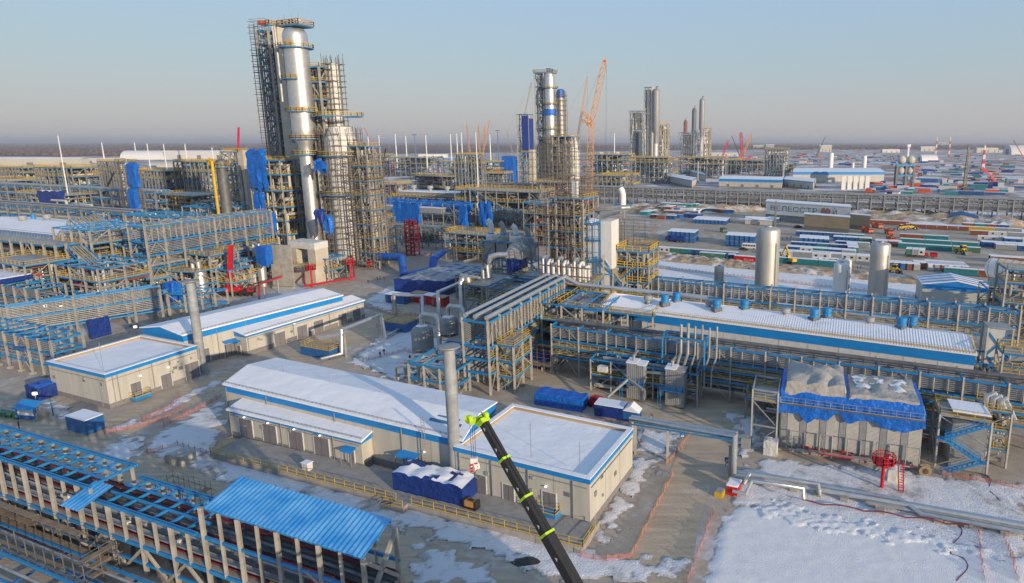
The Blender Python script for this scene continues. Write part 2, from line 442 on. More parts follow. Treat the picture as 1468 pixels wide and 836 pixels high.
def wall_bits(t, o, a, doors=(), pipes=(), lamps=(), canopies=(), top=6.0):
    """door (f, z0, w, h), downpipe f, lamp (f,z), canopy (f,z,w,d) on the wall that starts at o and runs along a"""
    an = a.normalized(); nn = Vector((a.y,-a.x,0)).normalized()
    for f, z0, w, h in doors:
        c = o+an*f-an*w/2; dr = MB().para(c, an*w, nn*.1, z0, z0+h).build('door', 'door_grey', t)
        fr = MB(); fr.para(c-an*.15, an*.15, nn*.13, z0, z0+h+.15); fr.para(c+an*w, an*.15, nn*.13, z0, z0+h+.15); fr.para(c, an*w, nn*.13, z0+h, z0+h+.15)
        fr.build('door_frame', 'cabin_white', dr)
        if w > 1.8: MB().para(c+an*(w/2-.02), an*.04, nn*.115, z0, z0+h).build('door_joint', 'black', dr)
    for f in pipes:
        c = o+an*f+nn*.16; MB().tube([up(c,.2), up(c,top)], .08, 6).build('downpipe', 'vessel_grey', t)
    for f, z in lamps:
        c = o+an*f+nn*.25; MB().box(up(c,z), .24, .24, .16, atan2(a.y,a.x)).build('wall_lamp', 'lamp_white', t)
    for f, z, w, d in canopies:
        c = o+an*f-an*w/2; cn = MB(); q = [up(c,z+.5), up(c+an*w,z+.5), up(c+an*w+nn*d,z), up(c+nn*d,z)]; T = Vector((0,0,.08))
        cn.hexa(q[::-1], [x+T for x in q[::-1]]); k = cn.build('canopy', 'fascia', t)
        for x in (.1, w-.1): MB().bar(up(c+an*x+nn*(d-.1),0), up(c+an*x+nn*(d-.1),z), .1).build('canopy_post', 'vessel_grey', k)

def flat_building(name, label, q00, q10, q01, z, doors=None, plinth=1.0, cat='industrial building', rim=.75, group=None):
    o = up(q00,0); a = up(q10,0)-o; b = up(q01,0)-o; t = thing(name, label, cat, o, group)
    MB().para(o, a, b, 0, z-.7).build('wall', 'cream', t)
    pj = []
    for s, e in ((o,a),(o+a,b),(o,b)):
        nrm = Vector((e.y,-e.x,0)).normalized()*(.03 if not (s == o and e == b) else -.03); k = max(1,int(e.length/5.5))
        for i in range(1, k): pj.append(MB().para(s+e*(i/k), e.normalized()*.07, nrm, plinth, z-.76))
    flush('panel_joint', 'column_grey', t, pj)
    pl = MB()
    for s, e in ((o,a),(o+a,b),(o+a+b,-a),(o+b,-b)):
        nrm = Vector((e.y,-e.x,0)).normalized()*.06; en = e.normalized()*.06; pl.para(s-en, e+en*2, nrm, 0, plinth)
    pl.build('plinth', 'plinth', t)
    an, bn = a.normalized(), b.normalized(); k = .12; w = rim
    pr = MB(); O = o-an*k-bn*k; A = a+an*2*k; B = b+bn*2*k
    for s, e, i in ((O,A,bn*w),(O+B-bn*w,A,bn*w),(O+bn*w,B-bn*2*w,an*w),(O+bn*w+A-an*w,B-bn*2*w,an*w)): pr.para(s, e, i, z-.75, z)
    pr.build('parapet', 'fascia', t); cp = MB()
    for s, e, i in ((O-bn*.05-an*.05,A+an*.1,bn*(w+.1)),(O+B-bn*(w+.05)-an*.05,A+an*.1,bn*(w+.1)),(O+bn*(w+.05)-an*.05,B-bn*(2*w+.1),an*(w+.1)),(O+bn*(w+.05)+A-an*(w+.05),B-bn*(2*w+.1),an*(w+.1))): cp.para(s, e, i, z, z+.12)
    cp.build('coping', 'roof_snow', t)
    li = MB(); O2 = O+an*w+bn*w; A2 = A-an*2*w; B2 = B-bn*2*w
    for s, e, i in ((O2,A2,bn*.05),(O2+B2-bn*.05,A2,bn*.05),(O2+bn*.05,B2-bn*.1,an*.05),(O2+bn*.05+A2-an*.05,B2-bn*.1,an*.05)): li.para(s, e, i, z-.7, z-.02)
    li.build('parapet_lining', 'plywood', t)
    MB().para(O2+an*.05+bn*.05, A2-an*.1, B2-bn*.1, z-.72, z-.5).build('roof', 'roof_snow', t)
    return t, o, a, b
def stack(name, label, c, r, z, group=None):
    t = thing(name, label, 'exhaust stack', c, group)
    MB().box(up(c,0), r*2.6, r*2.6, .5, .4).build('base', 'concrete', t)
    MB().lathe(up(c,.5), [(r,0),(r,z*.33),(r*1.03,z*.33+.05),(r*.98,z*.33+.1),(r*.98,z*.66),(r*1.01,z*.66+.05),(r*.97,z*.66+.1),(r*.97,z-1)], 18).build('pipe', 'cabin_grey', t, smooth=True)
    MB().lathe(up(c,z-.5), [(r*1.15,0),(r*1.9,.35),(r*1.85,.5),(.05,.75)], 18).build('cap', 'vessel_grey', t, smooth=True)
    return t
# ---------------------------------------------------------------- ground
from mathutils import noise as NZ
def ground_mat(name, base, base2, snow, lo, hi, s1=.012, s2=.25, rough=.9, bump=.05, track=None, thin=None):
    m = bpy.data.materials.new(name); m.use_nodes = True; n = m.node_tree; b = n.nodes['Principled BSDF']; b.inputs['Roughness'].default_value = rough
    b.inputs['Specular IOR Level'].default_value = .2
    geo = n.nodes.new('ShaderNodeNewGeometry')
    def nz(s, d=6, r=.6, vec=None):
        x = n.nodes.new('ShaderNodeTexNoise'); x.inputs['Scale'].default_value = s; x.inputs['Detail'].default_value = d; x.inputs['Roughness'].default_value = r
        n.links.new(vec or geo.outputs['Position'], x.inputs['Vector']); return x.outputs[0]
    def ramp(src, lo, hi, c0, c1):
        r = n.nodes.new('ShaderNodeValToRGB'); r.color_ramp.elements[0].position = lo; r.color_ramp.elements[1].position = hi
        r.color_ramp.elements[0].color = (*c0,1); r.color_ramp.elements[1].color = (*c1,1); n.links.new(src, r.inputs[0]); return r.outputs[0]
    def mix(f, a, c):
        x = n.nodes.new('ShaderNodeMix'); x.data_type = 'RGBA'; n.links.new(f, x.inputs[0]); n.links.new(a, x.inputs[6]); n.links.new(c, x.inputs[7]); return x.outputs[2]
    col = ramp(nz(s2), .3, .7, base2, base)
    if track:
        mp = n.nodes.new('ShaderNodeMapping'); mp.inputs['Rotation'].default_value = (0,0,radians(track)); mp.inputs['Scale'].default_value = (.07,.8,1)
        n.links.new(geo.outputs['Position'], mp.inputs[0])
        tr = ramp(nz(1.1, 4, .6, mp.outputs[0]), .35, .65, tuple(c*.72 for c in base2), tuple(min(1,c*1.15) for c in base)); 
        x = n.nodes.new('ShaderNodeMix'); x.data_type = 'RGBA'; x.inputs[0].default_value = .45; n.links.new(col, x.inputs[6]); n.links.new(tr, x.inputs[7]); col = x.outputs[2]
    if snow:
        add = n.nodes.new('ShaderNodeMath'); add.operation = 'ADD'; n.links.new(nz(s1, 7, .62), add.inputs[0])
        sc = n.nodes.new('ShaderNodeMath'); sc.operation = 'MULTIPLY_ADD'; sc.inputs[1].default_value = .35; sc.inputs[2].default_value = -.175
        n.links.new(nz(s2*1.7, 5, .6), sc.inputs[0]); n.links.new(sc.outputs[0], add.inputs[1])
        f = ramp(add.outputs[0], lo, hi, (0,0,0), (1,1,1)); sn = n.nodes.new('ShaderNodeRGB'); sn.outputs[0].default_value = (*snow,1)
        col = mix(f, col, sn.outputs[0])
    if thin:                                            # thin snow at the edges of a drift lets the soil show
        sp = n.nodes.new('ShaderNodeSeparateXYZ'); n.links.new(geo.outputs['Position'], sp.inputs[0])
        ma = n.nodes.new('ShaderNodeMath'); ma.operation = 'MULTIPLY_ADD'; ma.inputs[1].default_value = .22; n.links.new(nz(1.6, 6, .7), ma.inputs[0]); n.links.new(sp.outputs[2], ma.inputs[2])
        f = ramp(ma.outputs[0], *((.03, .15) if not snow else (.10, .24)), (0,0,0), (1,1,1)); soil = ramp(nz(.9), .3, .7, tuple(c*.7 for c in thin), thin); col = mix(f, soil, col)
    n.links.new(col, b.inputs['Base Color'])
    bp = n.nodes.new('ShaderNodeBump'); bp.inputs['Distance'].default_value = bump; n.links.new(nz(s2*8, 5), bp.inputs['Height']); n.links.new(bp.outputs[0], b.inputs['Normal'])
    MATS[name] = m
ground_mat('mud', (0.52,0.43,0.33), (0.36,0.30,0.24), (0.60,0.59,0.59), .53, .66, .035, .35)
ground_mat('road_mud', (0.56,0.445,0.31), (0.41,0.33,0.235), (0.6,0.58,0.56), .60, .78, .06, .3, track=25.3)
ground_mat('road_mud_across', (0.56,0.445,0.31), (0.41,0.33,0.235), (0.6,0.58,0.56), .60, .78, .06, .3, track=-78)
ground_mat('yard_dirt', (0.47,0.39,0.30), (0.33,0.28,0.22), (0.6,0.6,0.61), .58, .7, .03, .15)
ground_mat('site_far', (0.38,0.30,0.24), (0.22,0.15,0.12), (0.70,0.68,0.69), .46, .57, .012, .05)
ground_mat('moor', (0.20,0.14,0.12), (0.12,0.085,0.075), (0.55,0.52,0.52), .60, .68, .0022, .02)
ground_mat('bank_soil', (0.48,0.37,0.24), (0.32,0.22,0.13), (0.72,0.69,0.66), .49, .64, .06, .4, bump=.15)
ground_mat('snow_ground', (0.86,0.85,0.84), (0.77,0.76,0.755), None, 0, 1, .05, .8, bump=.16, thin=(.40,.33,.26))
ground_mat('dirty_snow', (0.38,0.32,0.26), (0.28,0.24,0.20), (0.74,0.73,0.73), .28, .46, .12, .5, bump=.2, thin=(.38,.31,.24))
def st(name, mb, m, smooth=False): o = mb.build(name, m, None, smooth); o['kind'] = 'structure'; return o
def poly(name, px, m, z=0.004): return st(name, MB().sheet([W(x,y,z) for x,y in px]), m)
st('ground', MB().sheet([(-60000,-300,-.02),(60000,-300,-.02),(60000,70000,-.02),(-60000,70000,-.02)]), 'mud')
poly('site_ground', [(-1500,262),(-300,262),(860,276),(1100,292),(1468,318),(2200,330),(2300,206.6),(-1500,206.6)], 'site_far', -.012)
poly('moor', [(-1500,226),(300,224),(700,219),(1100,214),(1500,213.5),(2600,213.5),(3000,203.06),(-2500,203.06)], 'moor', -.004)
def inpoly(p, P):
    c = False; n = len(P); j = n-1
    for i in range(n):
        if (P[i].y > p.y) != (P[j].y > p.y) and p.x < (P[j].x-P[i].x)*(p.y-P[i].y)/(P[j].y-P[i].y)+P[i].x: c = not c
        j = i
    return c
def edist(p, P):
    d = 1e9; n = len(P)
    for i in range(n):
        a = P[i]; b = P[(i+1)%n]; ab = b-a; t = max(0, min(1, (p-a).dot(ab)/max(1e-9, ab.length_squared))); d = min(d, (p-a-ab*t).length)
    return d
def field(name, px, m, cell=.9, h=.18, amp=.15, edge=1.5, fs=.35, jag=1.2, world_pts=None, seed=0.0, z0=0.0):
    P = world_pts or [up(W(x,y),0) for x,y in px]; x0 = min(p.x for p in P); x1 = max(p.x for p in P); y0 = min(p.y for p in P); y1 = max(p.y for p in P)
    nx = int((x1-x0)/cell)+2; ny = int((y1-y0)/cell)+2; idx = {}; m_ = MB()
    def vert(i, j):
        if (i,j) in idx: return idx[(i,j)]
        p = Vector((x0+i*cell, y0+j*cell, 0)); d = edist(p, P); d = d if inpoly(p, P) else -d
        d += jag*(NZ.noise(Vector((p.x*.5,p.y*.5,seed)))+.5*NZ.noise(Vector((p.x*1.3,p.y*1.3,seed))))
        k = max(0, min(1, d/edge)); z = -.05+(h+.05)*k+amp*k*(NZ.noise(Vector((p.x*fs,p.y*fs,seed+3)))+.5*NZ.noise(Vector((p.x*fs*3,p.y*fs*3,seed+9))))
        if d < -1.5*cell: idx[(i,j)] = None; return None
        m_.v.append((p.x,p.y,z+z0)); idx[(i,j)] = len(m_.v)-1; return idx[(i,j)]
    for i in range(nx):
        for j in range(ny):
            q = [vert(i,j), vert(i+1,j), vert(i+1,j+1), vert(i,j+1)]
            if None not in q: m_.f.append(tuple(q))
    return st(name, m_, m, True)
poly('road', [(-60,560),(60,600),(140,632),(230,655),(330,700),(480,742),(620,778),(760,836),(560,860),(-60,700)], 'road_mud')
poly('road', [(985,622),(1045,622),(1035,660),(1010,720),(985,836),(880,836),(930,740),(965,665)], 'road_mud_across')
poly('road', [(1045,618),(985,622),(900,590),(740,560),(650,520),(760,520),(905,560),(1075,575),(1080,600)], 'road_mud', .003)
poly('road', [(290,545),(500,476),(560,430),(600,432),(545,480),(320,560),(150,640),(60,640)], 'road_mud', .002)
poly('yard', [(925,345),(1060,290),(1480,312),(1700,330),(1700,430),(1468,400),(1300,392),(1080,380)], 'yard_dirt')
snow_sets = [
 [(205,640),(232,618),(318,572),(322,604),(300,648),(330,655),(560,712),(700,750),(842,788),(900,800),(1000,800),(960,830),(880,836),(800,832),(690,792),(600,764),(470,732),(330,690),(225,655)],
 [(70,572),(110,588),(158,612),(205,600),(265,566),(300,548),(330,540),(300,560),(250,588),(175,618),(120,612),(64,592)],
 [(908,655),(948,655),(905,720),(872,785),(848,780),(860,750)],
 [(912,612),(985,624),(955,655),(908,648)],
 [(1006,845),(1034,745),(1062,722),(1150,736),(1300,768),(1480,800),(1480,860)],
 [(1040,735),(1058,672),(1100,658),(1250,672),(1480,694),(1480,806),(1300,775),(1150,745),(1066,726)],
 [(498,520),(548,480),(600,470),(660,500),(655,520),(560,545)],
 [(520,432),(556,410),(600,420),(560,450)],
 [(180,620),(215,635),(160,690),(120,668)],
 [(150,690),(260,700),(330,740),(300,790),(200,740)],
 [(590,775),(700,810),(720,840),(590,840)],
 [(1040,590),(1090,600),(1100,640),(1060,660),(1060,630)],
]
for i, px in enumerate(snow_sets): field('snow', px, 'snow_ground' if i in (4,) else 'dirty_snow', cell=.6, seed=i*7.0, amp=.06 if i == 4 else .11, jag=1.4 if i == 4 else 2.6, h=.17, edge=1.0, fs=.8)
field('snow_bank', [(1075,728),(1120,716),(1180,736),(1320,762),(1440,790),(1440,806),(1320,790),(1180,768),(1090,744)], 'snow_ground', cell=.3, h=.32, amp=.14, fs=1.3, edge=1.3, jag=2.2, seed=40)
field('snow', [(928,372),(1100,388),(1320,408),(1480,424),(1480,470),(1300,450),(928,424)], 'snow_ground', cell=2, h=.15, amp=.05, edge=3, jag=2, seed=50)
field('embankment', [(925,360),(1080,378),(1310,398),(1330,410),(1090,388),(925,372)], 'bank_soil', cell=1, h=1.2, amp=.9, edge=2.5, seed=52)
field('spoil_bank', [(862,300),(1010,292),(1230,300),(1470,318),(1480,332),(1250,316),(1100,303),(930,308)], 'bank_soil', cell=2.6, h=3.2, amp=2.4, edge=9, fs=.09, jag=4, seed=60)
field('snow', [(1240,310),(1330,316),(1480,330),(1480,336),(1300,322)], 'snow_ground', cell=3, h=1, amp=.5, edge=6, fs=.1, seed=61)

# ---------------------------------------------------------------- near buildings
def P3(a, b, c, z): return W(*a,z), W(*b,z), W(*c,z)
# front hall with its annex, flat block and terrace
q = P3((322,551),(662,631),(397,515),8.0)
t, o, a, b = gable('front_hall', 'long cream hall with snow-covered low gable roof and blue band, beside the black crane boom', *q, 8.0, 9.3, rf=.45, plinth=1.3)
wall_bits(t, o, a, doors=[(44.5,.9,1.1,2.3)], pipes=[.4,11.5,28.5,43.4], canopies=[(45,3.4,4,1.6)], lamps=[(48,4.5)], top=7.6)
dirs = (a.normalized(), b.normalized())
for u0, u1, v0, v1 in ((.86,.975,.16,.21),(.88,.96,.26,.285)):
    rs = lambda u, v: up(o+a*u+b*v, 8.0+1.3*v/.45+.262)
    q_ = [rs(u0,v0), rs(u1,v0), rs(u1,v1), rs(u0,v1)]; MB().hexa(q_, [x+Vector((0,0,.03)) for x in q_]).build('bare_roof', 'steel_teal', t)
for f, g in ((.18,.45),(.4,.45),(.62,.45),(.85,.45)):
    m = MB(); c = up(o+a*f+b*g, 9.5); m.bar(c, c+Vector((0,0,1.5)), .05); m.bar(c+Vector((-.5,0,.6)), c+Vector((0,0,.9)), .04); m.build('lightning_rod', 'vessel_grey', t)
lad = MB(); c0 = o+a*.865-dirs[1]*.7
for s in (0,.6): lad.bar(up(c0+dirs[0]*s,.9), up(c0+dirs[0]*s,11), .07)
for k in range(22): lad.bar(up(c0,1.2+k*.45), up(c0+dirs[0]*.6,1.2+k*.45), .05)
lad.build('ladder', 'vessel_grey', t)
q = P3((328,589),(549,632),(338,568),5.0)
d0 = V2(-24.6,31.5); o2 = W(328,589,5.0)
t2, o2, a2, b2 = gable('hall_annex', 'low cream lean-to annex with four grey doors along the terrace', o2, o2+d0, o2+V2(74,5.9), 5.2, 6.3, rf=.97, plinth=1.2, fascia=.55)
wall_bits(t2, o2, a2, doors=[(4.2,.9,3.3,3.3),(10.2,.9,3.3,3.3),(16.6,.9,3.3,3.3),(22.6,.9,3.3,3.3),(29.2,.9,1.2,2.2)], pipes=[.3,13.3,25.4], lamps=[(4.2,4.5),(10.2,4.5),(16.6,4.5),(22.6,4.5)], canopies=[(29.2,3.3,2.4,1.3)], top=5)
t3, o3, a3, b3 = flat_building('front_block', 'flat-roofed cream block with blue parapet behind the black crane boom', W(652,640,7.4), W(845,687,7.4), W(735,580,7.4), 7.4)
wall_bits(t3, o3, a3, doors=[(3.9,.9,3.3,2.9),(9.6,.9,1.9,2.5),(16.6,1.5,2.2,2.4)], pipes=[.9,6.8,13.2,20.6], lamps=[(3.9,4.6),(16.2,4.7)], top=6.6)
m = MB(); an, nn = a3.normalized(), Vector((a3.y,-a3.x,0)).normalized()
sp = MB().para(o3+an*14.7, an*3.8, nn*1.6, .9, 1.5).build('door_landing', 'steel_blue', t3)
rail(sp, [up(o3+an*14.7+nn*.1,1.5), up(o3+an*14.7+nn*1.5,1.5), up(o3+an*18.4+nn*1.5,1.5), up(o3+an*18.4+nn*.1,1.5)])
for f, z in ((.9,12),(.55,13.5)):
    c = up(o3+a3*f+b3*.1, 7.5); MB().tube([c, c+Vector((0,0,z-8))], .05, 5).build('lightning_rod', 'vessel_grey', t3)
# terrace
e0, e1 = W(303,650,.95), W(836,785,.95); dd = (e1-e0).normalized(); t4 = thing('terrace', 'raised concrete terrace with yellow railing in front of the annex and blue tarped load', 'retaining wall', up(e0,0))
MB().para(e0, e1-e0, V2(74,6.6), 0, .95).build('paving', 'concrete', t4)
MB().para(e0-V2(74,.3), e1-e0, V2(74,.29), -.02, 1.1).build('retaining_wall', 'concrete', t4)
n_ = V2(74,.15); e2 = e0.lerp(e1,.565); e3 = e0.lerp(e1,.605)
rail(t4, [up(e0+n_*30,.95), up(e0-n_,1.1), up(e2-n_,1.1)], w=.07); rail(t4, [up(e3-n_,1.1), up(e1-n_,1.1), up(e1+n_*32,.95)], w=.07)
s_ = MB(); c0 = e2-V2(74,.35)
for k in range(5): s_.para(c0-dd*(.35*k+.3)-V2(74,1.2), dd*.36, V2(74,1.2), 0, .9-.2*k)
s_.para(c0-V2(74,1.2), dd*2.2, V2(74,1.2), 0, 1.08)
sx = s_.build('steps', 'concrete', t4); rail(sx, [up(c0-dd*2-V2(74,1.2),.1), up(c0-V2(74,1.2),1.1), up(c0+dd*2.2-V2(74,1.2),1.1)], w=.07)
for f in (.22,.45,.68,.9):
    MB().para(e0.lerp(e1,f)-V2(74,.33), dd*.06, V2(74,.02), 0, 1.1).build('wall_joint', 'plinth', t4)
# tarped load
def tarped(name, label, o, a, b, z0, z1, m='tarp_navy', topm='snow', seed=0, cat='tarpaulin', nx=16, ny=8, amp=.35, group=None, sag=None):
    t = thing(name, label, cat, up(o,z0), group); sd_ = MB(); top = MB(); amp = amp*2.2 if z0 > 1.2 else amp
    def P(u, v, w):
        p = o+a*u+b*v; n1 = NZ.noise(Vector((p.x*.7,p.y*.7,w*(z1-z0)*.3+seed)))+.5*NZ.noise(Vector((p.x*1.9,p.y*1.9,w*(z1-z0)*.5+seed+30))); n2 = NZ.noise(Vector((p.x*.7+9,p.y*.7,w*(z1-z0)*.3+seed)))+.5*NZ.noise(Vector((p.x*1.9+5,p.y*1.9,w*(z1-z0)*.5+seed+30)))
        z = z0+(z1-z0)*w
        if w == 0 and z0 > 1.2: z += (n1+.6*n2)*amp*2.4-abs(sin(u*nx*.9))*amp
        if w >= 1: z += amp*(abs(sin(u*pi*(nx/4)))*.9-.4)+n1*amp*.8
        return Vector((p.x+n1*amp*.7*(1 if w > 0 else .3), p.y+n2*amp*.7, z))
    loop = [(i/nx,0) for i in range(nx)]+[(1,j/ny) for j in range(ny)]+[(1-i/nx,1) for i in range(nx)]+[(0,1-j/ny) for j in range(ny)]
    n = len(loop); kl = max(3, min(9, int((z1-z0)/1.6))); lv = [k/kl for k in range(kl+1)]
    vs = [P(u,v,w) for w in lv for u,v in loop]; fs = [(k*n+i,k*n+(i+1)%n,(k+1)*n+(i+1)%n,(k+1)*n+i) for k in range(kl) for i in range(n)]
    sd_.add(vs, fs).build('tarp_side', m, t, True)
    vs = [P(i/nx,j/ny,1)+Vector((0,0,.0)) for j in range(ny+1) for i in range(nx+1)]; fs = [(j*(nx+1)+i,j*(nx+1)+i+1,(j+1)*(nx+1)+i+1,(j+1)*(nx+1)+i) for j in range(ny) for i in range(nx)]
    if m == topm: top.add(vs, fs).build('tarp_top', m, t, True)
    else:
        A = MB(); B = MB(); A.v = list(map(tuple,vs)); B.v = list(A.v)
        for f in fs:
            c = sum((vs[i] for i in f), Vector())/4
            (A if NZ.noise(Vector((c.x*.45,c.y*.45,seed+5))) > -.22 else B).f.append(f)
        A.build('snow_cover', topm, t, True); B.build('tarp_top', m, t, True, kind='stuff')
    return t
c = W(564,702,.95); tarped('tarped_load', 'large blue tarpaulin-wrapped load capped with snow, on the terrace beside the tall grey stack', c, W(664,726,.95)-c, V2(74,4.2), .95, 3.9, 'tarp_navy', seed=1, amp=.3)
# generator beside the load
g0 = W(676,728,.95); t = thing('generator', 'orange and black portable generator at the right end of the blue tarped load', 'generator', g0)
MB().box(g0, 2.1, 1.0, 1.2, radians(-25)).build('housing', 'orange', t); MB().box(up(g0,.9+.1), 2.3, 1.15, .3, radians(-25)).build('skid', 'black', t)
for s in (-1,1): MB().box(up(g0+V2(-25,.98*s),1.1), .3, 1.1, 1.15, radians(-25)).build('end_panel', 'black', t)
MB().box(up(g0,2.15), .8, .5, .12, radians(-25)).build('vent', 'black', t)
b0 = up(W(640,676,.95),.95); t = thing('utility_box', 'small white utility cabinet at the terrace railing below the annex doors', 'cabinet', W(441,673,.95))
MB().box(W(441,673,.95), 1.3, 1.0, 1.2, radians(-25)).build('cabinet', 'cabin_white', t); MB().box(up(W(441,673,.95),2.16), 1.5, 1.2, .1, radians(-25)).build('lid', 'snow', t)
stack('exhaust_stack', 'tall grey exhaust stack between the front hall and flat-roofed block', W(655,700), .9, HZ(W(655,700),496))
stack('exhaust_stack', 'tall grey exhaust stack at the corner of the left flat-roofed building', W(291,536), .95, HZ(W(291,536),402))

# left flat building and the gabled hall behind it
t5, o5, a5, b5 = flat_building('left_block', 'flat-roofed cream building with blue parapet at left, two doors facing the road', W(68,518,7.2), W(150,537,7.2), W(202,481,7.2), 7.2)
o5b = o5+a5; wall_bits(t5, o5b, b5, doors=[(5.6,1.2,2.2,2.4),(12.3,.2,2.4,3.0),(18.6,.2,3.4,3.6)], pipes=[1.2,2.2,9.5,21], lamps=[(6.8,4.6),(13,4.4)], top=6.4)
wall_bits(t5, o5, a5, pipes=[1.0,18.0], top=6.4)
nb5 = Vector((b5.y,-b5.x,0)).normalized(); bn = b5.normalized()
sp = MB().para(o5b+bn*4.0, bn*3.6, nb5*1.6, .2, .9).build('door_landing', 'steel_blue', t5); rail(sp, [up(o5b+bn*4+nb5*.1,.9), up(o5b+bn*4+nb5*1.5,.9), up(o5b+bn*7.5+nb5*1.5,.9), up(o5b+bn*7.5+nb5*.1,.9)])
for f in (.9,.02):
    c = up(o5+a5*f+b5*.05, 7.3); MB().tube([c, c+Vector((0,0,6))], .05, 5).build('lightning_rod', 'vessel_grey', t5)
e = W(262,481,8.0); r = W(490,424,8.0); l = W(203,470,8.0)
t6, o6, a6, b6 = gable('rear_hall', 'long cream hall with snowy gable roof and blue bands behind the left exhaust stack', e, r, l, 8.0, 9.2, rf=.5, plinth=1.2, fascia=1.5)
wall_bits(t6, o6, a6, doors=[(4,.1,3.2,3.4),(11,.1,3.2,3.0)], pipes=[2,8,15.5], canopies=[(11,3.6,4,1.6)], top=7.6)
e = W(352,481,5.3); r = W(521,431,5.3)
t7, o7, a7, b7 = gable('rear_annex', 'low cream annex with grey doors in front of the rear snowy hall', e, r, e+V2(-25+180,5.2), 5.3, 6.3, rf=.97, plinth=1.2, fascia=.6)
L7 = a7.length; wall_bits(t7, o7, a7, doors=[(L7*.24,.1,3.4,3.4),(L7*.42,.1,3.4,3.4),(L7*.56,.1,3.4,3.4),(L7*.78,.1,3.2,3.2),(L7*.92,.1,3.2,3.4)], pipes=[.4,L7*.35,L7*.66], lamps=[(L7*.36,4.6)], top=5)
wall_bits(t7, o7-a7.normalized()*0+b7, -b7, doors=[(2.2,.1,1.2,2.2)], canopies=[(2.2,3.2,2.2,1.3)], top=5)

# small fittings on the walls
def wall_extras(t, o, a, n, zmax, seed):
    rr = random.Random(seed); an = a.normalized(); nn = Vector((a.y,-a.x,0)).normalized(); L = a.length
    for i in range(n):
        c = o+an*rr.uniform(.6,L-1.2); z = rr.uniform(2.2,zmax)
        if rr.random() < .5: MB().para(c, an*rr.uniform(.3,.7), nn*.22, z, z+rr.uniform(.3,.8)).build('junction_box', rr.choice(('cabin_grey','vessel_grey')), t)
        else:
            g_ = MB()
            for k in range(5): g_.para(c, an*.9, nn*.1, z+k*.14, z+k*.14+.09)
            g_.build('vent_grille', 'vessel_grey', t)
    MB().bar(up(o+nn*.12+an*.4,zmax+.35), up(o+a+nn*.12-an*.4,zmax+.35), .09).build('conduit', 'vessel_grey', t)
wall_extras(t2, o2, a2, 6, 4.0, 1); wall_extras(t, o, a, 3, 5.8, 2) if False else None
wall_extras(t3, o3, a3, 6, 5.6, 3); wall_extras(t3, o3+a3, b3, 4, 5.6, 4); wall_extras(t5, o5, a5, 4, 5.4, 5); wall_extras(t5, o5b, b5, 6, 5.4, 6); wall_extras(t7, o7, a7, 5, 4.0, 7)
# ---------------------------------------------------------------- foreground gallery
GU = V2(-23.8); gv = V2(76, 5.6); q0 = W(520,800,12.0)
def G(s, f=0.0, z=0.0): return up(q0-GU*s+gv*f, z)         # s metres to the left of the canopy's right end
t = thing('cable_gallery', 'elevated blue-framed cable gallery in the left foreground with red cable trays inside', 'gallery', G(0))
cols = []; beams = []; gird = []; raft = []; trays_ = []; pipes_ = []
ss = [i*3.0 for i in range(0, 29)]
def ztop(s): return 8.3 if s < 44 else 9.8
for i, s in enumerate(ss):
    zt = ztop(s) if s > 26 else 11.9
    for f in (0, 1):
        cols.append(MB().bar(G(s,f,0 if i % 2 == 0 else 3.9), G(s,f,zt), .40 if i % 2 == 0 else .30))
    beams.append(MB().bar(G(s,0,3.8), G(s,1,3.8), .35)); beams.append(MB().bar(G(s,0,1.3), G(s,1,1.3), .3))
    if s > 26: raft.append(MB().bar(G(s,-.05,ztop(s)+.1), G(s,1.05,ztop(s)+.1), .24, .28))
for z, w in ((3.9,.5),(1.5,.35)):
    for f in (0, 1): gird.append(MB().bar(G(-.3,f,z), G(86,f,z), .28, w))
for f in (-.08,-.02,.34,.68,1.02,1.08):
    gird.append(MB().bar(G(25,f,8.5), G(44,f,8.5), .18, .3)); gird.append(MB().bar(G(44.4,f,10.0), G(86,f,10.0), .18, .3))
for f in (0, 1): gird.append(MB().bar(G(-.3,f,8.2), G(26,f,8.2), .25, .4))
flush('column', 'column_grey', t, cols); flush('floor_beam', 'deep_blue', t, beams); flush('girder', 'steel_blue', t, gird); flush('rafter', 'steel_blue', t, raft)
MB().para(G(86,.02), GU*86, gv*.96, 4.12, 4.2).build('deck', 'concrete', t)
MB().para(G(86,.02), GU*86, gv*.96, 1.6, 1.68).build('deck', 'dark_pipe', t)
for z, f, m in ((4.5,.1,'tray_red'),(5.0,.1,'galvanised'),(4.6,.36,'galvanised'),(5.6,.52,'tray_red'),(6.3,.5,'dark_pipe'),(4.6,.62,'galvanised'),(4.5,.84,'tray_red'),(5.2,.84,'galvanised'),(6.0,.84,'dark_pipe'),(6.8,.84,'tray_red')):
    b_ = MB(); b_.para(G(86,f), GU*86, gv*.13, z, z+.05)
    for k in (0, .13): b_.para(G(86,f+k), GU*86, gv*.012, z, z+.2)
    b_.build('cable_tray', m, t)
for f, z in ((.3,4.5),(.34,4.5),(.64,4.7),(.66,5.6),(.3,6.0),(.93,5.0)): MB().tube([G(86,f,z), G(1,f,z)], .13, 7).build('pipe', 'galvanised', t)
lad = []
for k in range(170):
    s = k*.5+1; lad.append(MB().bar(G(s,.46,6.36), G(s,.6,6.36), .1, .05)); 
flush('tray_rung', 'black', t, lad)
for k in range(30):                                       # wrapped valves and boxes on the deck
    s = R.uniform(28, 84); f = R.choice((.25,.4,.68,.9)); MB().box(G(s,f,4.2), R.uniform(.4,1.2), .5, R.uniform(.5,1.2), radians(-24)).build('junction_box', R.choice(('cabin_white','galvanised','cabin_grey')), t)
br = []
for s in range(0, 84, 8):
    for f in (0, 1): br.append(MB().bar(G(s,f,.3), G(s+4,f,3.7), .3)); br.append(MB().bar(G(s+8,f,.3), G(s+4,f,3.7), .3))
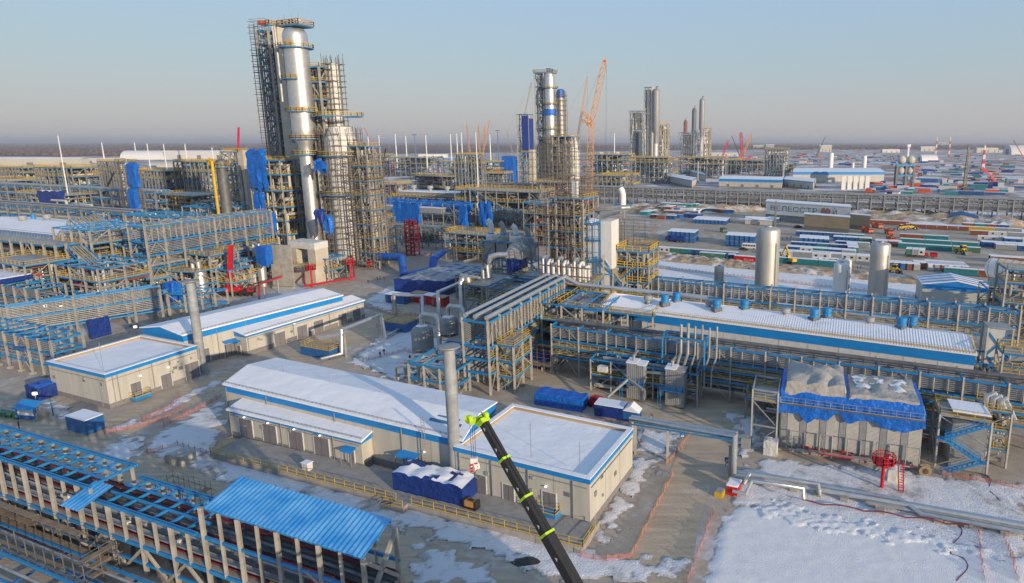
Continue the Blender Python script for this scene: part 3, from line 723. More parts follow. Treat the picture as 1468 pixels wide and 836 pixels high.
br.append(MB().bar(G(0,0,6.2), G(0,1,11.6), .4)); br.append(MB().bar(G(0,1,6.2), G(0,0,11.6), .4)); br.append(MB().bar(G(0,0,8.3), G(8,0,4.2), .35)); br.append(MB().bar(G(8,0,8.3), G(4,0,6), .35))
br.append(MB().bar(G(8,1,8.3), G(0,1,4.2), .35)); flush('brace', 'column_grey', t, br)
for s, z in ((2,7.6),(6,7.2)):
    MB().tube([G(14,.3,6.9), G(s+4,.3,6.9), G(s,.3,1.5)], .16, 8).build('cable_bundle', 'red', t)
rail(t, [G(0,1.15,4.2), G(6,1.15,4.2)]); rail(t, [G(7,.02,4.2), G(14,.02,4.2)])
# corrugated canopies
def corrugated(o, a, b, z0, z1, m='fascia', th=.05, step=.33):
    mb = MB(); n = int(a.length/step); vs = []
    for i in range(n+1):
        h = .09*(i % 2)
        vs += [up(o+a*(i/n), z0+h), up(o+a*(i/n)+b, z1+h)]
    k = len(vs); vs2 = [v-Vector((0,0,th)) for v in vs]; fs = []
    for i in range(n): fs += [(2*i,2*i+2,2*i+3,2*i+1), (k+2*i+1,k+2*i+3,k+2*i+2,k+2*i)]
    for i in range(n): fs += [(k+2*i,k+2*i+2,2*i+2,2*i), (2*i+1,2*i+3,k+2*i+3,k+2*i+1)]
    fs += [(0,1,k+1,k), (2*n+1,2*n,k+2*n,k+2*n+1)]
    mb.add(vs+vs2, fs); return mb
c0 = W(290,727,12.1); c1 = W(520,800,12.1); c2 = W(345,687,12.1)
corrugated(c0, c1-c0, c2-c0, 12.0, 12.45).build('canopy_roof', 'canopy_blue', t)
for f in (.03,.5,.97): MB().bar(up(c0.lerp(c2,f),11.85+.4*f), up(c0.lerp(c2,f)+c1-c0,11.85+.4*f), .2, .28).build('purlin', 'steel_blue', t)
c0 = W(84,722,9.0); c1 = W(112,731,9.0); c2 = W(136,690,9.0)
corrugated(c0, c1-c0, c2-c0, 8.75, 9.1).build('roof_panel', 'canopy_blue', t)
# scaffold under and in front of the gallery's left end
s0 = G(86,-.9); scaffold('tube_scaffold', 'tube scaffold with plank decks below the left end of the foreground cable gallery', s0, GU*46, gv*.75, 0, 3.4, sp=2.0, lift=1.2, w=.09, planks=.7)
t = thing('pipe_rack', 'low blue beams and pipes at the bottom left corner, in front of the gallery', 'pipe rack', G(80,-1))
for k, (f, z) in enumerate(((-.35,1.2),(-.7,.6),(-1.1,1.8),(-1.5,.7))): MB().bar(G(86,f,z), G(30,f,z), .25, .35).build('girder', 'steel_blue', t)
for k in range(8): MB().bar(G(84-k*7,-.3,.9), G(84-k*7,-1.6,.9), .25).build('cross_beam', 'deep_blue', t)
for f in (-.5,-.9,-1.3): MB().tube([G(86,f,1.2), G(28,f,1.2)], .18, 7).build('pipe', 'galvanised', t)

# ---------------------------------------------------------------- cranes
def boom_mb(p, q, w0, w1): 
    return MB().bar(p, q, w0, w0*1.15)
def telescopic(name, label, base, tip, colors, w=1.0, nsec=4, cat='mobile crane', carrier='yellow', head=None, heading=None, hook=True, group=None, collar=None, foot_h=2.8):
    base = up(base,0); t = thing(name, label, cat, base, group); tip = Vector(tip); d2 = up(tip-base,0)
    hd = heading if heading is not None else (atan2(d2.y,d2.x)); ax = Vector((cos(hd),sin(hd),0)); sd2 = Vector((-ax.y,ax.x,0))
    MB().box(up(base,1.0), 12, 2.6, .7, hd).build('chassis', 'black', t)
    for k in range(5):
        for s in (-1, 1):
            c = base+ax*(-5+k*2.3)+sd2*1.15*s; MB().tube([up(c-sd2*.2,.62), up(c+sd2*.2,.62)], .62, 12).build('wheel', 'tyre', t)
    cb = MB().box(up(base+ax*5.2,1.7), 1.8, 2.5, 1.3, hd).build('driver_cab', carrier, t); MB().box(up(base+ax*5.55,2.2), 1.2, 2.55, .6, hd).build('window', 'glass', cb)
    MB().box(up(base-ax*1.5,1.7), 5.0, 2.4, 1.5, hd).build('superstructure', carrier, t); MB().box(up(base-ax*4.2,1.7), 1.2, 2.6, 1.4, hd).build('counterweight', 'black', t)
    oc = MB().box(up(base+ax*.6+sd2*1.2,1.8), 1.7, .9, 1.5, hd).build('crane_cab', carrier, t); MB().box(up(base+ax*.9+sd2*1.2,2.4), 1.2, .95, .7, hd).build('window', 'glass', oc)
    foot = up(base-ax*2.2, foot_h); dv = (tip-foot)
    for k in range(nsec):
        f0 = k/nsec-.0*k; f1 = (k+1)/nsec
        b = MB().bar(foot+dv*f0, foot+dv*min(1,f1+.004), w*(1-.13*k), w*(1-.13*k)*1.2).build('boom_section', colors[min(k,len(colors)-1)], t)
        if collar and k < nsec-1:
            e = dv.normalized(); MB().bar(foot+dv*f1-e*.14, foot+dv*f1+e*.14, w*(1-.13*k)*1.18, w*(1-.13*k)*1.42).build('collar', collar, t)
    for s in (-1,1): MB().tube([up(base+ax*1.0,2.6)+sd2*.0+Vector((0,0,.2*s)), foot+dv*.2], .2, 8).build('lift_cylinder', 'galvanised', t); break
    hp = tip+ax*.3
    h = MB(); h.bar(tip-dv.normalized()*.3, tip+ax*.9-Vector((0,0,.1)), w*.5, w*.55); h.build('boom_head', head or colors[-1], t)
    if hook:
        zc = tip.z*hook if hook is not True else tip.z*.75
        MB().bar(hp, up(hp,zc), .05).build('hoist_rope', 'black', t)
        k = MB().box(up(hp,zc-.8), .5, .3, .8).build('hook_block', 'orange', t)
        MB().tube([up(hp,zc-.8), up(hp,zc-1.2), up(hp,zc-1.4)+Vector((.2,0,0)), up(hp,zc-1.2)+Vector((.4,0,0))], .07, 6).build('hook', 'black', k)
    return t
# the black boom in front
def C3(px, py, dep):
    x = (px-CX)/F*dep; y = -(py-CY)/F*dep; return Vector((x, dep*cP+y*sP, H-dep*sP+y*cP))
pa = C3(690,600,50); pb = C3(827,842,46); e = (pb-pa).normalized(); foot = pa+e*((3.2-pa.z)/e.z)
t = thing('mobile_crane', 'black telescopic crane boom with lime green collars in front of the flat-roofed block', 'mobile crane', up(foot,0))
Lb = (foot-pa).length; ws = [.5,.57,.64,.72,.82]
cuts = [0]+[(C3(*p,dd)-pa).length for p, dd in (((727,656),49),((755,713),48.1),((784,766),47.2))]+[16.5, Lb]
ax = Vector((e.x,e.y,0)).normalized(); sd2 = Vector((-ax.y,ax.x,0))
for k in range(5):
    p, q = pa+e*cuts[k], pa+e*cuts[k+1]; b = MB().bar(p, q, ws[k], ws[k]*1.15).build('boom_section', 'black', t)
    if k < 4: MB().bar(q-e*.1, q+e*.07, ws[k+1]*1.16, ws[k+1]*1.33).build('collar', 'lime', t)
    up_ = e.cross(sd2).normalized(); up_ = up_ if up_.z > 0 else -up_
    n = 2
    for i in range(n):
        c = p.lerp(q,(i+.5)/n)
        for s in (-1,1):                                                # the small white trade mark on both flanks
            o_ = c+sd2*s*(ws[k]/2+.008); m = MB(); m.bar(o_-e*.14, o_+e*.14, .012, .05); m.bar(o_, o_+up_*.13, .012, .1)
            m.build('emblem', 'white_paint', b)
MB().tube([pa+Vector((0,0,.5)), foot+Vector((0,0,.7))], .035, 5).build('hoist_rope', 'black', t)
lft = C3(681,597,50)-pa; lft = Vector((lft.x, lft.y, 0)).normalized()
h = MB(); h.bar(pa-lft*.4+Vector((0,0,.2)), pa+lft*.75-Vector((0,0,.3)), .22, .42); h.bar(pa+lft*.65-Vector((0,0,.3)), pa+lft*1.2+Vector((0,0,.12)), .2, .3); h.bar(pa+e*.1, pa+e*.45, .72, .82); h.tube([pa+lft*.9-sd2*.18-Vector((0,0,.1)), pa+lft*.9+sd2*.18-Vector((0,0,.1))], .3, 12); h.tube([pa-lft*.3-sd2*.16+Vector((0,0,.25)), pa-lft*.3+sd2*.16+Vector((0,0,.25))], .26, 12)
h.build('boom_head', 'lime', t)
for s in (0,.16,.32): MB().bar(pa+lft*(.55+s), pa+lft*(.55+s)-Vector((0,0,3.1)), .03).build('hoist_rope', 'black', t)
hb = pa+lft*.7-Vector((0,0,3.8)); k = MB(); k.tube([hb-sd2*.22, hb+sd2*.22], .36, 14); k.box(hb-Vector((0,0,.1)), .46, .4, .8); hk = k.build('hook_block', 'white_paint', t)
for i in (-1,0,1):
    MB().bar(hb+Vector((-.3,-.24,i*.26-.1)), hb+Vector((.3,-.24,i*.26+.1)), .03, .12).build('stripe', 'red', hk)
MB().tube([hb-Vector((0,0,.3)), hb-Vector((0,0,.75)), hb-Vector((-.22,0,1.0)), hb-Vector((-.4,0,.8))], .08, 7).build('hook', 'dark_pipe', hk)
fb = up(foot,0)+ax*1.5; hdg = atan2(ax.y,ax.x)
MB().box(up(fb,1.1), 13, 2.8, .8, hdg+.5).build('chassis', 'black', t); MB().box(up(fb,1.9), 6, 2.6, 1.6, hdg).build('superstructure', 'black', t)
A5 = Vector((cos(hdg+.5),sin(hdg+.5),0)); B5 = Vector((-A5.y,A5.x,0))
for k in range(5):
    for s in (-1,1):
        c = fb+A5*(-5+2.4*k)+B5*1.2*s; MB().tube([up(c-B5*.25,.65), up(c+B5*.25,.65)], .65, 14).build('wheel', 'tyre', t)
MB().box(up(fb+A5*6.3,1.4), 1.9, 2.7, 1.7, hdg+.5).build('driver_cab', 'lime', t)
MB().tube([up(fb-ax*2,2.2), foot-e*8], .25, 8).build('lift_cylinder', 'galvanised', t)

def lattice(parent, p, q, w, m='orange', part='boom', n=None, taper=.6, r=.12):
    p = Vector(p); q = Vector(q); d = (q-p); L = d.length; d.normalize(); x = d.cross(Vector((0,1,0)))
    x = Vector((1,0,0)) if x.length < .05 else x.normalized(); y = x.cross(d); n = n or max(4,int(L/(w*1.3))); mb = MB(); pv = None
    for i in range(n+1):
        f = i/n; ww = w*min(1, .35+f*6, taper+(1-f)*4) if taper < 1 else w; c = p+d*L*f
        q4 = [c+(x*sx+y*sy)*ww/2 for sx, sy in ((-1,-1),(1,-1),(1,1),(-1,1))]
        if pv:
            for k in range(4):
                mb.bar(pv[k], q4[k], r*1.5); a, b = (pv[k], q4[(k+1)%4]) if i % 2 else (pv[(k+1)%4], q4[k]); mb.bar(a, b, r)
        for k in range(4): mb.bar(q4[k], q4[(k+1)%4], r)
        pv = q4
    return mb.build(part, m, parent)
# the big orange lattice crane: mast then luffing boom
b0 = W(843,318); t = thing('lattice_crane', 'tall orange lattice crane with raised boom right of the blue-draped column', 'crawler crane', b0)
def PZ(b, px, py):                                    # the point at the depth of b showing at a photo pixel
    z = HZ((0,b[1]),py); dep = b[1]*cP-(z-H)*sP; return Vector(((px-CX)/F*dep, b[1], z))
m0, m1 = up(b0,3.5), PZ(b0,848,176); lattice(t, m0, m1, 3.6, 'orange', 'mast', taper=1, r=.26)
tp = PZ(b0,867,86); lattice(t, m1, tp, 3.4, 'orange', 'luffing_boom', r=.24); 
b1 = PZ(b0,836,160); b2 = PZ(b0,834,172); lattice(t, m1, b1, 2.0, 'orange', 'strut', r=.25); lattice(t, m1-Vector((0,0,2)), b2, 2.0, 'orange', 'strut', r=.25)
for p, q in ((b1,b2),(b1,tp),(b2,m0+Vector((-8,0,0)))): MB().bar(p, q, .1).build('pendant', 'scaffold_grey', t)
hx = tp+Vector((1,0,0)); MB().bar(hx, PZ(b0,868,290), .12).build('hoist_rope', 'black', t)
MB().box(up(b0-Vector((4,0,0)),1.4), 11, 5, 3.2).build('upperworks', 'orange_red', t)
for s in (-1,1): MB().box(up(b0+Vector((0,3.6*s,0)),0), 10, 1.5, 1.6).build('crawler_track', 'black', t)
MB().box(up(b0-Vector((9.5,0,0)),1.6), 2.5, 5.5, 3).build('counterweight', 'orange_red', t)
MB().box(PZ(b0,867,88)-Vector((0,.8,.6)), 1.2, 1.6, 1.4).build('sheave_head', 'orange_red', t)

def crawler(label, bpx, tpx, m='orange', w=2.2, r=.2, strut=None, mm=None):
    b = W(*bpx); t = thing('crawler_crane', label, 'crawler crane', b); tip = PZ(b,*tpx); lattice(t, up(b,2.2), tip, w, m, 'boom', r=r)
    MB().box(up(b-Vector((3,0,0)),1.3), 8, 4, 2.6).build('upperworks', mm or m, t)
    for s in (-1,1): MB().box(up(b+Vector((0,2.8*s,0)),0), 8, 1.2, 1.4).build('crawler_track', 'black', t)
    if strut:
        s = PZ(b,*strut); lattice(t, up(b,2.5), s, w*.7, m, 'strut', r=r); MB().bar(s, tip, r*.7).build('pendant', 'scaffold_grey', t)
    MB().bar(tip, up(tip,tip.z*.45), r*.6).build('hoist_rope', 'black', t)
    return t
crawler('distant tan crane with thin raised boom, left of the big orange crane', (822,236), (842,110), 'orange', 3.4, .38, (800,190))
crawler('distant tan crane with boom leaning against the blue-draped column', (738,233), (762,118), 'column_grey', 3, .35, (727,189), 'orange')
crawler('tiny far orange crane with upright boom among the light masts', (693,220), (695,180), 'orange', 5, .8, (702,172))
crawler('tiny far orange crane leaning left, left of the upright far crane', (674,222), (669,178), 'orange', 4.5, .7)
crawler('tiny far orange crane close beside the upright far crane', (688,222), (686,180), 'orange', 4.5, .7)
crawler('far red lattice crane with A-shaped boom and mast beside the grey reactors', (1065,236), (1062,190), 'pink_red', 5, .7, (1078,222))
crawler('far tan lattice crane leaning right behind the red crane', (1060,234), (1078,192), 'orange', 4, .6)
crawler('far red crane with short leaning boom left of the A-shaped red crane', (1032,236), (1044,201), 'pink_red', 3.4, .6)
telescopic('mobile_crane', 'far mobile crane with thin black boom in front of the horizon at right', W(1172,224), PZ(W(1172,224),1183,196), ['black'], 2.2, 3, hook=False)
telescopic('mobile_crane', 'far mobile crane with thin black boom left of the red lattice crane', W(1060,226), PZ(W(1060,226),1049,195), ['black'], 2.2, 3, hook=False)
telescopic('mobile_crane', 'red mobile crane with short raised red boom on the open ground at far right', W(1424,262), PZ(W(1424,262),1409,240), ['pink_red'], 1.7, 3, carrier='red', hook=False)
telescopic('mobile_crane', 'red mobile crane with long black and red boom at the right edge of the horizon', W(1469,232), PZ(W(1469,232),1453,201), ['pink_red','pink_red','black'], 2.0, 3, carrier='red', hook=False)
telescopic('mobile_crane', 'bright red mobile crane with raised red boom beside the small silver vessels', W(340,424), PZ(W(340,424),331,352), ['red'], 1.25, 2, carrier='red', hook=False)
telescopic('mobile_crane', 'mobile crane with steep red boom rising behind the left stair tower', W(344,290), PZ(W(344,290),342,183), ['black','pink_red','pink_red'], 1.6, 3, carrier='yellow', hook=False)
telescopic('mobile_crane', 'mobile crane with slanting black boom and red foot behind the snowy roof at far left', W(143,308), PZ(W(143,308),163,248), ['pink_red','black','black','black'], 1.2, 4, carrier='red', hook=False)
telescopic('mobile_crane', 'mobile crane with upright black boom beside the far pipe loops, left of the yellow pipe', W(268,298), PZ(W(268,298),262,233), ['black'], 1.1, 3, hook=False)
telescopic('mobile_crane', 'mobile crane with thin black boom and red foot right of the tall columns', W(544,290), PZ(W(544,290),553,213), ['pink_red','black','black','black'], 1.1, 4, carrier='red', hook=False)
telescopic('mobile_crane', 'far mobile crane with slanting red boom right of the tall scaffolded column', W(540,222), PZ(W(540,222),522,183), ['pink_red'], 2.2, 3, carrier='red', hook=False)
telescopic('mobile_crane', 'yellow mobile crane with low slanting boom beyond the orange lattice crane', W(886,266), PZ(W(886,266),872,245), ['yellow'], 1.1, 3, hook=False)
# ---------------------------------------------------------------- right: compressor house, racks, transformers, tanks
e = W(862,441,12.0); r = W(1398,509,12.0); L = (r-e).length; bd = W(930,423,12.0)-e
t, o, a, b = gable('compressor_house', 'very long hall with ribbed snowy roof, blue band and rows of round roof vents', e, r, e+V2(72,15.5), 12.0, 13.6, rf=.5, plinth=1, fascia=2.1, roofm='snow_thin', wallm='cabin_white')
an = a.normalized(); bn = b.normalized(); house = t
rb = MB(); n = 150
for i in range(n):
    p = up(o-bn*.35+a*((i+.5)/n), 12.22); rb.bar(p, up(o+b*.5+a*((i+.5)/n), 13.86), .1, .07)
    rb.bar(up(o+b*.5+a*((i+.5)/n), 13.86), up(o+b*1.02+a*((i+.5)/n), 12.22), .1, .07)
rb.build('roof_ribs', 'roof_snow', t)
rail(t, [up(o+bn*.1,12.2), up(o+b*.5,13.9), up(o+b,12.2), up(o+b+a,12.2), up(o+a+b*.5,13.9), up(o+a+bn*.1,12.2)])
rail(t, [up(o+bn*.1+a*.2,12.3), up(o+a+bn*.1,12.3)], h=.7, sp=1.6)
def vent(label, px, py, blue, sub=1.0):
    c = W(px,py,13.4); v = thing('roof_vent', label, 'roof vent', c, 'vents on the compressor house roof')
    if blue:
        MB().box(up(c,13.0), 2.0, 2.0, 1.1, .4).build('curb', 'dark_pipe', v)
        MB().lathe(up(c,14.1), [(1.0,0),(1.0,.7),(.85,.75),(.85,.95),(1.0,1.0),(1.0,1.75),(.9,1.85)], 16).build('cowl', 'steel_blue', v, True)
    else:
        MB().lathe(up(c,13.0), [(.55,0),(.55,1.0),(1.05,1.3),(1.1,2.2),(.98,2.25)], 16).build('cowl', 'cabin_grey', v, True); MB().box(up(c,12.9), 1.3, 1.3, .6, .4).build('curb', 'dark_pipe', v)
ords = ['first','second','third','fourth','fifth','sixth','seventh','eighth']
for i, (x, y) in enumerate(((953,437),(970,434),(1027,445),(1067,445),(1167,459),(1185,457),(1292,472),(1307,470))): vent(f'blue round roof vent, {ords[i]} blue one from the left on the ribbed snowy roof', x, y, True)
for i, (x, y) in enumerate(((929,434),(1017,441),(1126,453),(1246,466))): vent(f'grey round roof vent, {ords[i]} grey one from the left on the ribbed snowy roof', x, y, False)
for f in (.12,.3,.5,.68,.86): 
    c = up(o+a*f+b*.5,13.9); MB().bar(c, up(c,16), .06).build('lightning_rod', 'vessel_grey', t)
# rack behind the house
w = V2(75,5)
p0 = W(886,441); rack('pipe_rack', 'long blue-beamed cable rack behind the compressor house with stacked trays, below the silver tanks', p0, p0+U*112, w, [3.5,6.3,10.2], top=11, bay=7, minor=1, trays=[(7,10,6,0),(7,10,5,1)], pipes=[(3.6,5,.25),(6.4,5,.2)], bw=.42)
# front rack of stacked trays
q0f = W(792,536); fw = V2(75,6)
t = rack('pipe_rack', 'long front rack of stacked trays and pipes running along the compressor house', q0f, q0f+U*98, fw, [4.4,6.6,8.4,11.4], top=11.9, bay=7, minor=1, trays=[(8.7,11.2,7,0),(8.7,11.2,6,1),(6.8,8.2,4,1),(4.6,6.4,5,1)],
     pipes=[(4.5,7,.35),(6.7,8,.3),(8.5,5,.25),(11.5,1,.42)], pm=['galvanised','dark_pipe','dark_pipe'], rails=[(4.8,0),(6.7,0)], bw=.36, brace=5, cw=.34)
pipework(t, q0f, U*98, fw, 1, 8, 90, ['dark_pipe','galvanised','dark_pipe','cladding'], .4)
MB().para(q0f+fw*.05, U*98, fw*.9, 4.85, 4.92).build('walkway', 'dark_pipe', t)
# lower lean-to frame of pipes in front of the rack with platform
o = q0f+U*12-V2(75,5.6); t = frame('pipe_platform', 'blue platform with yellow railings and riser pipes in front of the long rack', o, U*24, V2(75,5.2), [3.6,7.0], na=5, nb=1, clutter=70, bracem='column_grey', fsel=[0], cat='platform', fm='dark_pipe', cw=.28, bw=.3)
for k in range(6):
    c = o+U*(19+k*1.5)+V2(75,2.5); MB().tube([up(c,3.9), up(c-U*.0,7.2), up(c+U*.9,10.3), up(c+U*.9,16.2+(k%2)*.4)], .3 if k < 2 else .2, 8).build('riser_pipe', 'galvanised', t)
MB().tube([up(o+U*18.4+V2(75,1.5),4.2), up(o+U*23+V2(75,1.5),4.2)], .32, 8).build('header_pipe', 'cladding', t)
for z in (13.5,):
    c = o+U*16+V2(75,2); q = [c, c+U*9, c+U*9+V2(75,4), c+V2(75,4)]
    for i in range(4): MB().bar(up(q[i],z), up(q[(i+1)%4],z), .3).build('support_beam', 'steel_blue', t); MB().bar(up(q[i],7), up(q[i],z), .3).build('support_post', 'steel_blue', t)
o = q0f+U*46-V2(75,6.5); frame('pipe_platform', 'low blue platform with yellow railings behind the tan and blue tarps', o, U*40, V2(75,6.2), [4.2], na=6, nb=1, clutter=30, cat='platform', fm='dark_pipe', cw=.3, brace=False)
# V rack: three silver pipes on top of a tall tray rack
v0 = W(668,560); vw = -V2(-25.3,6.5)*-1; t = rack('pipe_rack', 'tall rack of stacked trays topped by three shiny silver pipes, behind the front hall', v0, v0+V*45, vw, [4.5,7.5,10.2,15.6], top=16.2, bay=5.6, minor=1, trays=[(10.7,15.3,12,1),(10.7,15.3,12,0),(8,10,4,1)],
     pipes=[(4.6,5,.35),(7.6,5,.3)], bw=.42, rails=[(4.7,1),(7.7,1)], brace=2)
for f in (.1,.5,.95):
    pz = 16.6; s = v0+vw*f
    MB().tube([up(s+V*.2,pz), up(s+V*44,pz), up(s+V*46,pz), up(s+V*47+U*4,14.6), up(s+V*47+U*40,14.6)], .5, 10).build('silver_pipe', 'cladding', t, True)
stair = frame('stair_tower', 'blue stair tower with yellow railings against the tall tray rack', v0+vw+U*.4+V*3, U*4.2, V*9, [3.4,6.8,10.2], na=1, nb=2, cat='stair tower')
stairs(stair, v0+vw+U*.8+V*3.5, V*6, 0, 10.2)
o = v0+V*28+vw*1.05; frame('pipe_bay', 'dark bay of pipes and blue beams between the tall tray rack and the long rack', o, U*17, V*16, [3.6,6.5,9.5,13.5], na=3, nb=3, clutter=60, cmats=['dark_pipe','galvanised','galvanised','cladding'], fsel=[1,2])
t = thing('pump_skid', 'scaffolded pump with two shiny curved pipes at the yard edge below the dark pipe bay', 'pump', W(770,530))
c = W(770,528); MB().tube([up(c-U*5,5.5), up(c-U*5,2.2), up(c-U*4,1.2), up(c+U*3.5,1.2), up(c+U*5,2.4), up(c+U*5.5+V*1,5.2)], .62, 12).build('curved_pipe', 'cladding', t, True)
MB().box(up(c+V*1.5,0), 5, 2.5, 3.2, radians(-25)).build('pump_body', 'tarp_navy', t); MB().box(up(c-V*.5+U*2,0), .9,.9,.8).build('pipe_support', 'concrete', t); MB().box(up(c-V*.5-U*3,0), .9,.9,.8).build('pipe_support', 'concrete', t)
scaffold('tube_scaffold', 'small tube scaffold with plank deck over the pump below the pipe bay', W(752,530), U*9, V*4, 0, 5.4, sp=1.8, lift=1.8, w=.08, planks=.5, over=.4)
# rack end in the shade, left of the V rack: low blue frame with pipe bends
o = W(600,575); t = frame('pipe_module', 'low blue open-topped frame of bent pipes left of the grey stack cap', W(592,558)-V*1, U*12.5, V*17, [3,6.2], na=3, nb=3, floors=False, rails=False, clutter=20, cmats=['cladding','galvanised'])
for k in range(3):
    c = W(586,556)+V*(2+k*3); MB().tube([up(c+U*8,4+k*.3), up(c-U*3,4+k*.3), up(c-U*4.5,3.2), up(c-U*4.5,.6)], .4, 9).build('bent_pipe', 'cladding', t, True)
# two grey vessels with snow caps and their shiny hoop pipes
for i, (x, y, rr, tp) in enumerate(((607,503,2.7,465),(644,480,2.6,452))):
    c = W(x,y); z = HZ(c,tp); t = vessel('pressure_vessel', ['fat grey upright vessel with snow on its dome, nearer of the pair','fat grey upright vessel half hidden behind the nearer snow-capped one'][i], c, rr, 0.6, z, 'vessel_grey', 'pressure vessel', .7)
    MB().lathe(up(c,z-.62), [(1.9,.0),(1.5,.3),(.9,.52),(.02,.66)], 16).build('snow_cap', 'snow', t, True)
    MB().tube([up(c,z-.2), up(c,z+2.0), up(c+U*.8,z+2.8), up(c+U*4.6,z+2.8), up(c+U*5.4,z+2), up(c+U*5.4,1)], .55, 10).build('hoop_pipe', 'cladding', t, True)
    for k in range(4): MB().bar(up(c+V2(k*90+20,rr*.8),0), up(c+V2(k*90+20,rr*.8),1.5), .5).build('leg', 'concrete', t)
# transformer boxes
for i, (x, y) in enumerate(((898,573),(953,583))):
    c = W(x,y); t = thing('transformer', ['tall ribbed grey equipment box with blue balcony, left of the pair in the shaded yard','tall ribbed grey equipment box with blue balcony and tarp cover, right of the pair'][i], 'transformer', c)
    hh = 8.0; m = MB().para(c, U*2.3, V*3.2, .4, hh).build('housing', 'cabin_grey', t); MB().para(c+U*2.5, U*1.5, V*3.2, .4, hh-.2).build('housing', 'cabin_grey', t)
    rb = []
    for k in range(9): rb.append(MB().para(c+U*(.1+k*.45)-V*.07, U*.12, V*.08, .5, 3.6)); rb.append(MB().para(c+U*(.1+k*.45)-V*.07, U*.12, V*.08, 4.4, hh-.2))
    flush('rib', 'column_grey', t, rb); MB().para(c-U*.1-V*.1, U*2.4, V*3.4, hh, hh+.15).build('roof', 'snow', t); MB().para(c+U*2.4-V*.1, U*1.8, V*3.4, hh-.2, hh-.05).build('roof', 'snow' if i == 0 else 'tarp_tan', t)
    bl = MB().para(c-U*.6-V*1.3, U*4.6, V*1.2, 3.8, 3.95).build('balcony', 'steel_blue', t); rail(bl, [up(c-U*.6-V*.1,3.95), up(c-U*.6-V*1.3,3.95), up(c+U*4-V*1.3,3.95), up(c+U*4-V*.1,3.95)], m='steel_blue', sp=.8)
    ld = MB()
    for s in (0,.6): ld.bar(up(c-U*(.8+s)-V*.6,0), up(c-U*(.8+s)-V*.6,4.9), .08)
    for k in range(12): ld.bar(up(c-U*.8-V*.6,.4+.38*k), up(c-U*1.4-V*.6,.4+.38*k), .05)
    ld.build('ladder', 'steel_blue', t)
    MB().tube([up(c+U*1.2+V*1.6,hh+.1), up(c+U*1.2+V*1.6,hh+1.2), up(c+U*1.2+V*5,hh+1.2)], .25, 8).build('pipe', 'galvanised', t)
# large ribbed cooling block with tarps
c = W(1116,642); A = W(1316,672)-c; B = V2(75,11); t = thing('cooling_block', 'large ribbed grey equipment block under tan and bright blue tarpaulins at right', 'equipment block', c)
la = A.length; A_ = A.normalized(); MB().para(c, A, B, .3, 8.6).build('body', 'cream', t); MB().para(c-A_*.4-V*.8, A_*(la+.8), V*.8, 0, .5).build('base', 'concrete', t)
rb = []; lv = []
for k in range(7):
    s = la*(k+.08)/7; sw = la/7*.3
    for j in range(5): rb.append(MB().para(c+A_*(s+j*sw/5)-V*.16, A_*.16, V*.16, .5, 8.4))
    lw = la/7*.62; MB().para(c+A_*(s+sw+.1)-V*.1, A_*lw, V*.1, .6, 8.2).build('panel', 'cabin_white', t)
    lb = MB()
    for z in range(34): lb.para(c+A_*(s+sw+.1)-V*.15, A_*lw, V*.05, .7+z*.22, .8+z*.22)
    lb.build('louvre', 'column_grey', t)
flush('rib', 'cabin_grey', t, rb)
for k in range(5):
    s = la*(.1+k*.2); p = c+A_*s-V*1.6; MB().tube([up(p,.3), up(p,4.2), up(p+A_*(la*.09),4.2), up(p+A_*(la*.09),.3)], .1, 6).build('hoop_pipe', 'galvanised', t)
pw = MB(); pipework(t, c-V*3, A, V*2.6, .2, 1.8, 40, ['galvanised','dark_pipe','red','cabin_green'], .14, .06)
rail(t, [up(c-V*1.2,8.8), up(c-V*1.2+A,8.8)], m='galvanised'); MB().para(c-V*1.3, A, V*1.3, 8.6, 8.75).build('walkway', 'dark_pipe', t)
def drape(name, label, o, a, b, zt, drop, m, seed, nx=34, ny=12, amp=.5, bulge=0.0, sides=(1,1,1,1), thick=.0, cat='tarpaulin', hem=.5, dome=0.0, scal=.45, fold=0.0):
    t = thing(name, label, cat, up(o,zt-drop)); mb = MB(); vs = []; fs = []; e = 3
    for j in range(-e, ny+1+e):
        for i in range(-e, nx+1+e):
            u = min(1,max(0,i/nx)); v = min(1,max(0,j/ny)); p = o+a*u+b*v; ov = max(0,-i,i-nx)/e; ow = max(0,-j,j-ny)/e; k = max(ov, ow)
            n1 = NZ.noise(Vector((p.x*scal,p.y*scal,seed+k*2))); n2 = NZ.noise(Vector((p.x*1.7*scal,p.y*1.7*scal,seed+4+k)))
            z = zt+amp*(n1+.5*n2)*(1-k)+fold*abs(sin(u*7+v*4+2*n1))*(1-k)+dome*sin(pi*u)*sin(pi*v)-drop*k*(1+hem*.4*n1*k)
            out = (bulge+.35*n2*k+.25*n1)*(1 if k > 0 else 0)
            d_ = Vector((0,0,0))
            if i < 0: d_ -= a.normalized()
            if i > nx: d_ += a.normalized()
            if j < 0: d_ -= b.normalized()
            if j > ny: d_ += b.normalized()
            p = p+d_*out; vs.append((p.x,p.y,z))
    w_ = nx+1+2*e; h_ = ny+1+2*e
    for j in range(h_-1):
        for i in range(w_-1): fs.append((j*w_+i, j*w_+i+1, (j+1)*w_+i+1, (j+1)*w_+i))
    mb.add(vs, fs).build('tarp', m, t, True); return t
drape('tarpaulin', 'bright blue tarpaulin skirt wrapped round the top of the ribbed grey block', c-V*.3, A, B*1.02, 11.0, 4.1, 'tarp_blue', 3, amp=.4, bulge=.45, hem=1.3)
drape('tarpaulin', 'crumpled tan tarpaulin heaped over the left half of the bright blue cover', c-V*.2+A*.04, A*.42, B, 12.0, 2.4, 'tarp_tan', 8, amp=.3, nx=44, ny=22, bulge=.15, dome=1.0, scal=.2, fold=.55)
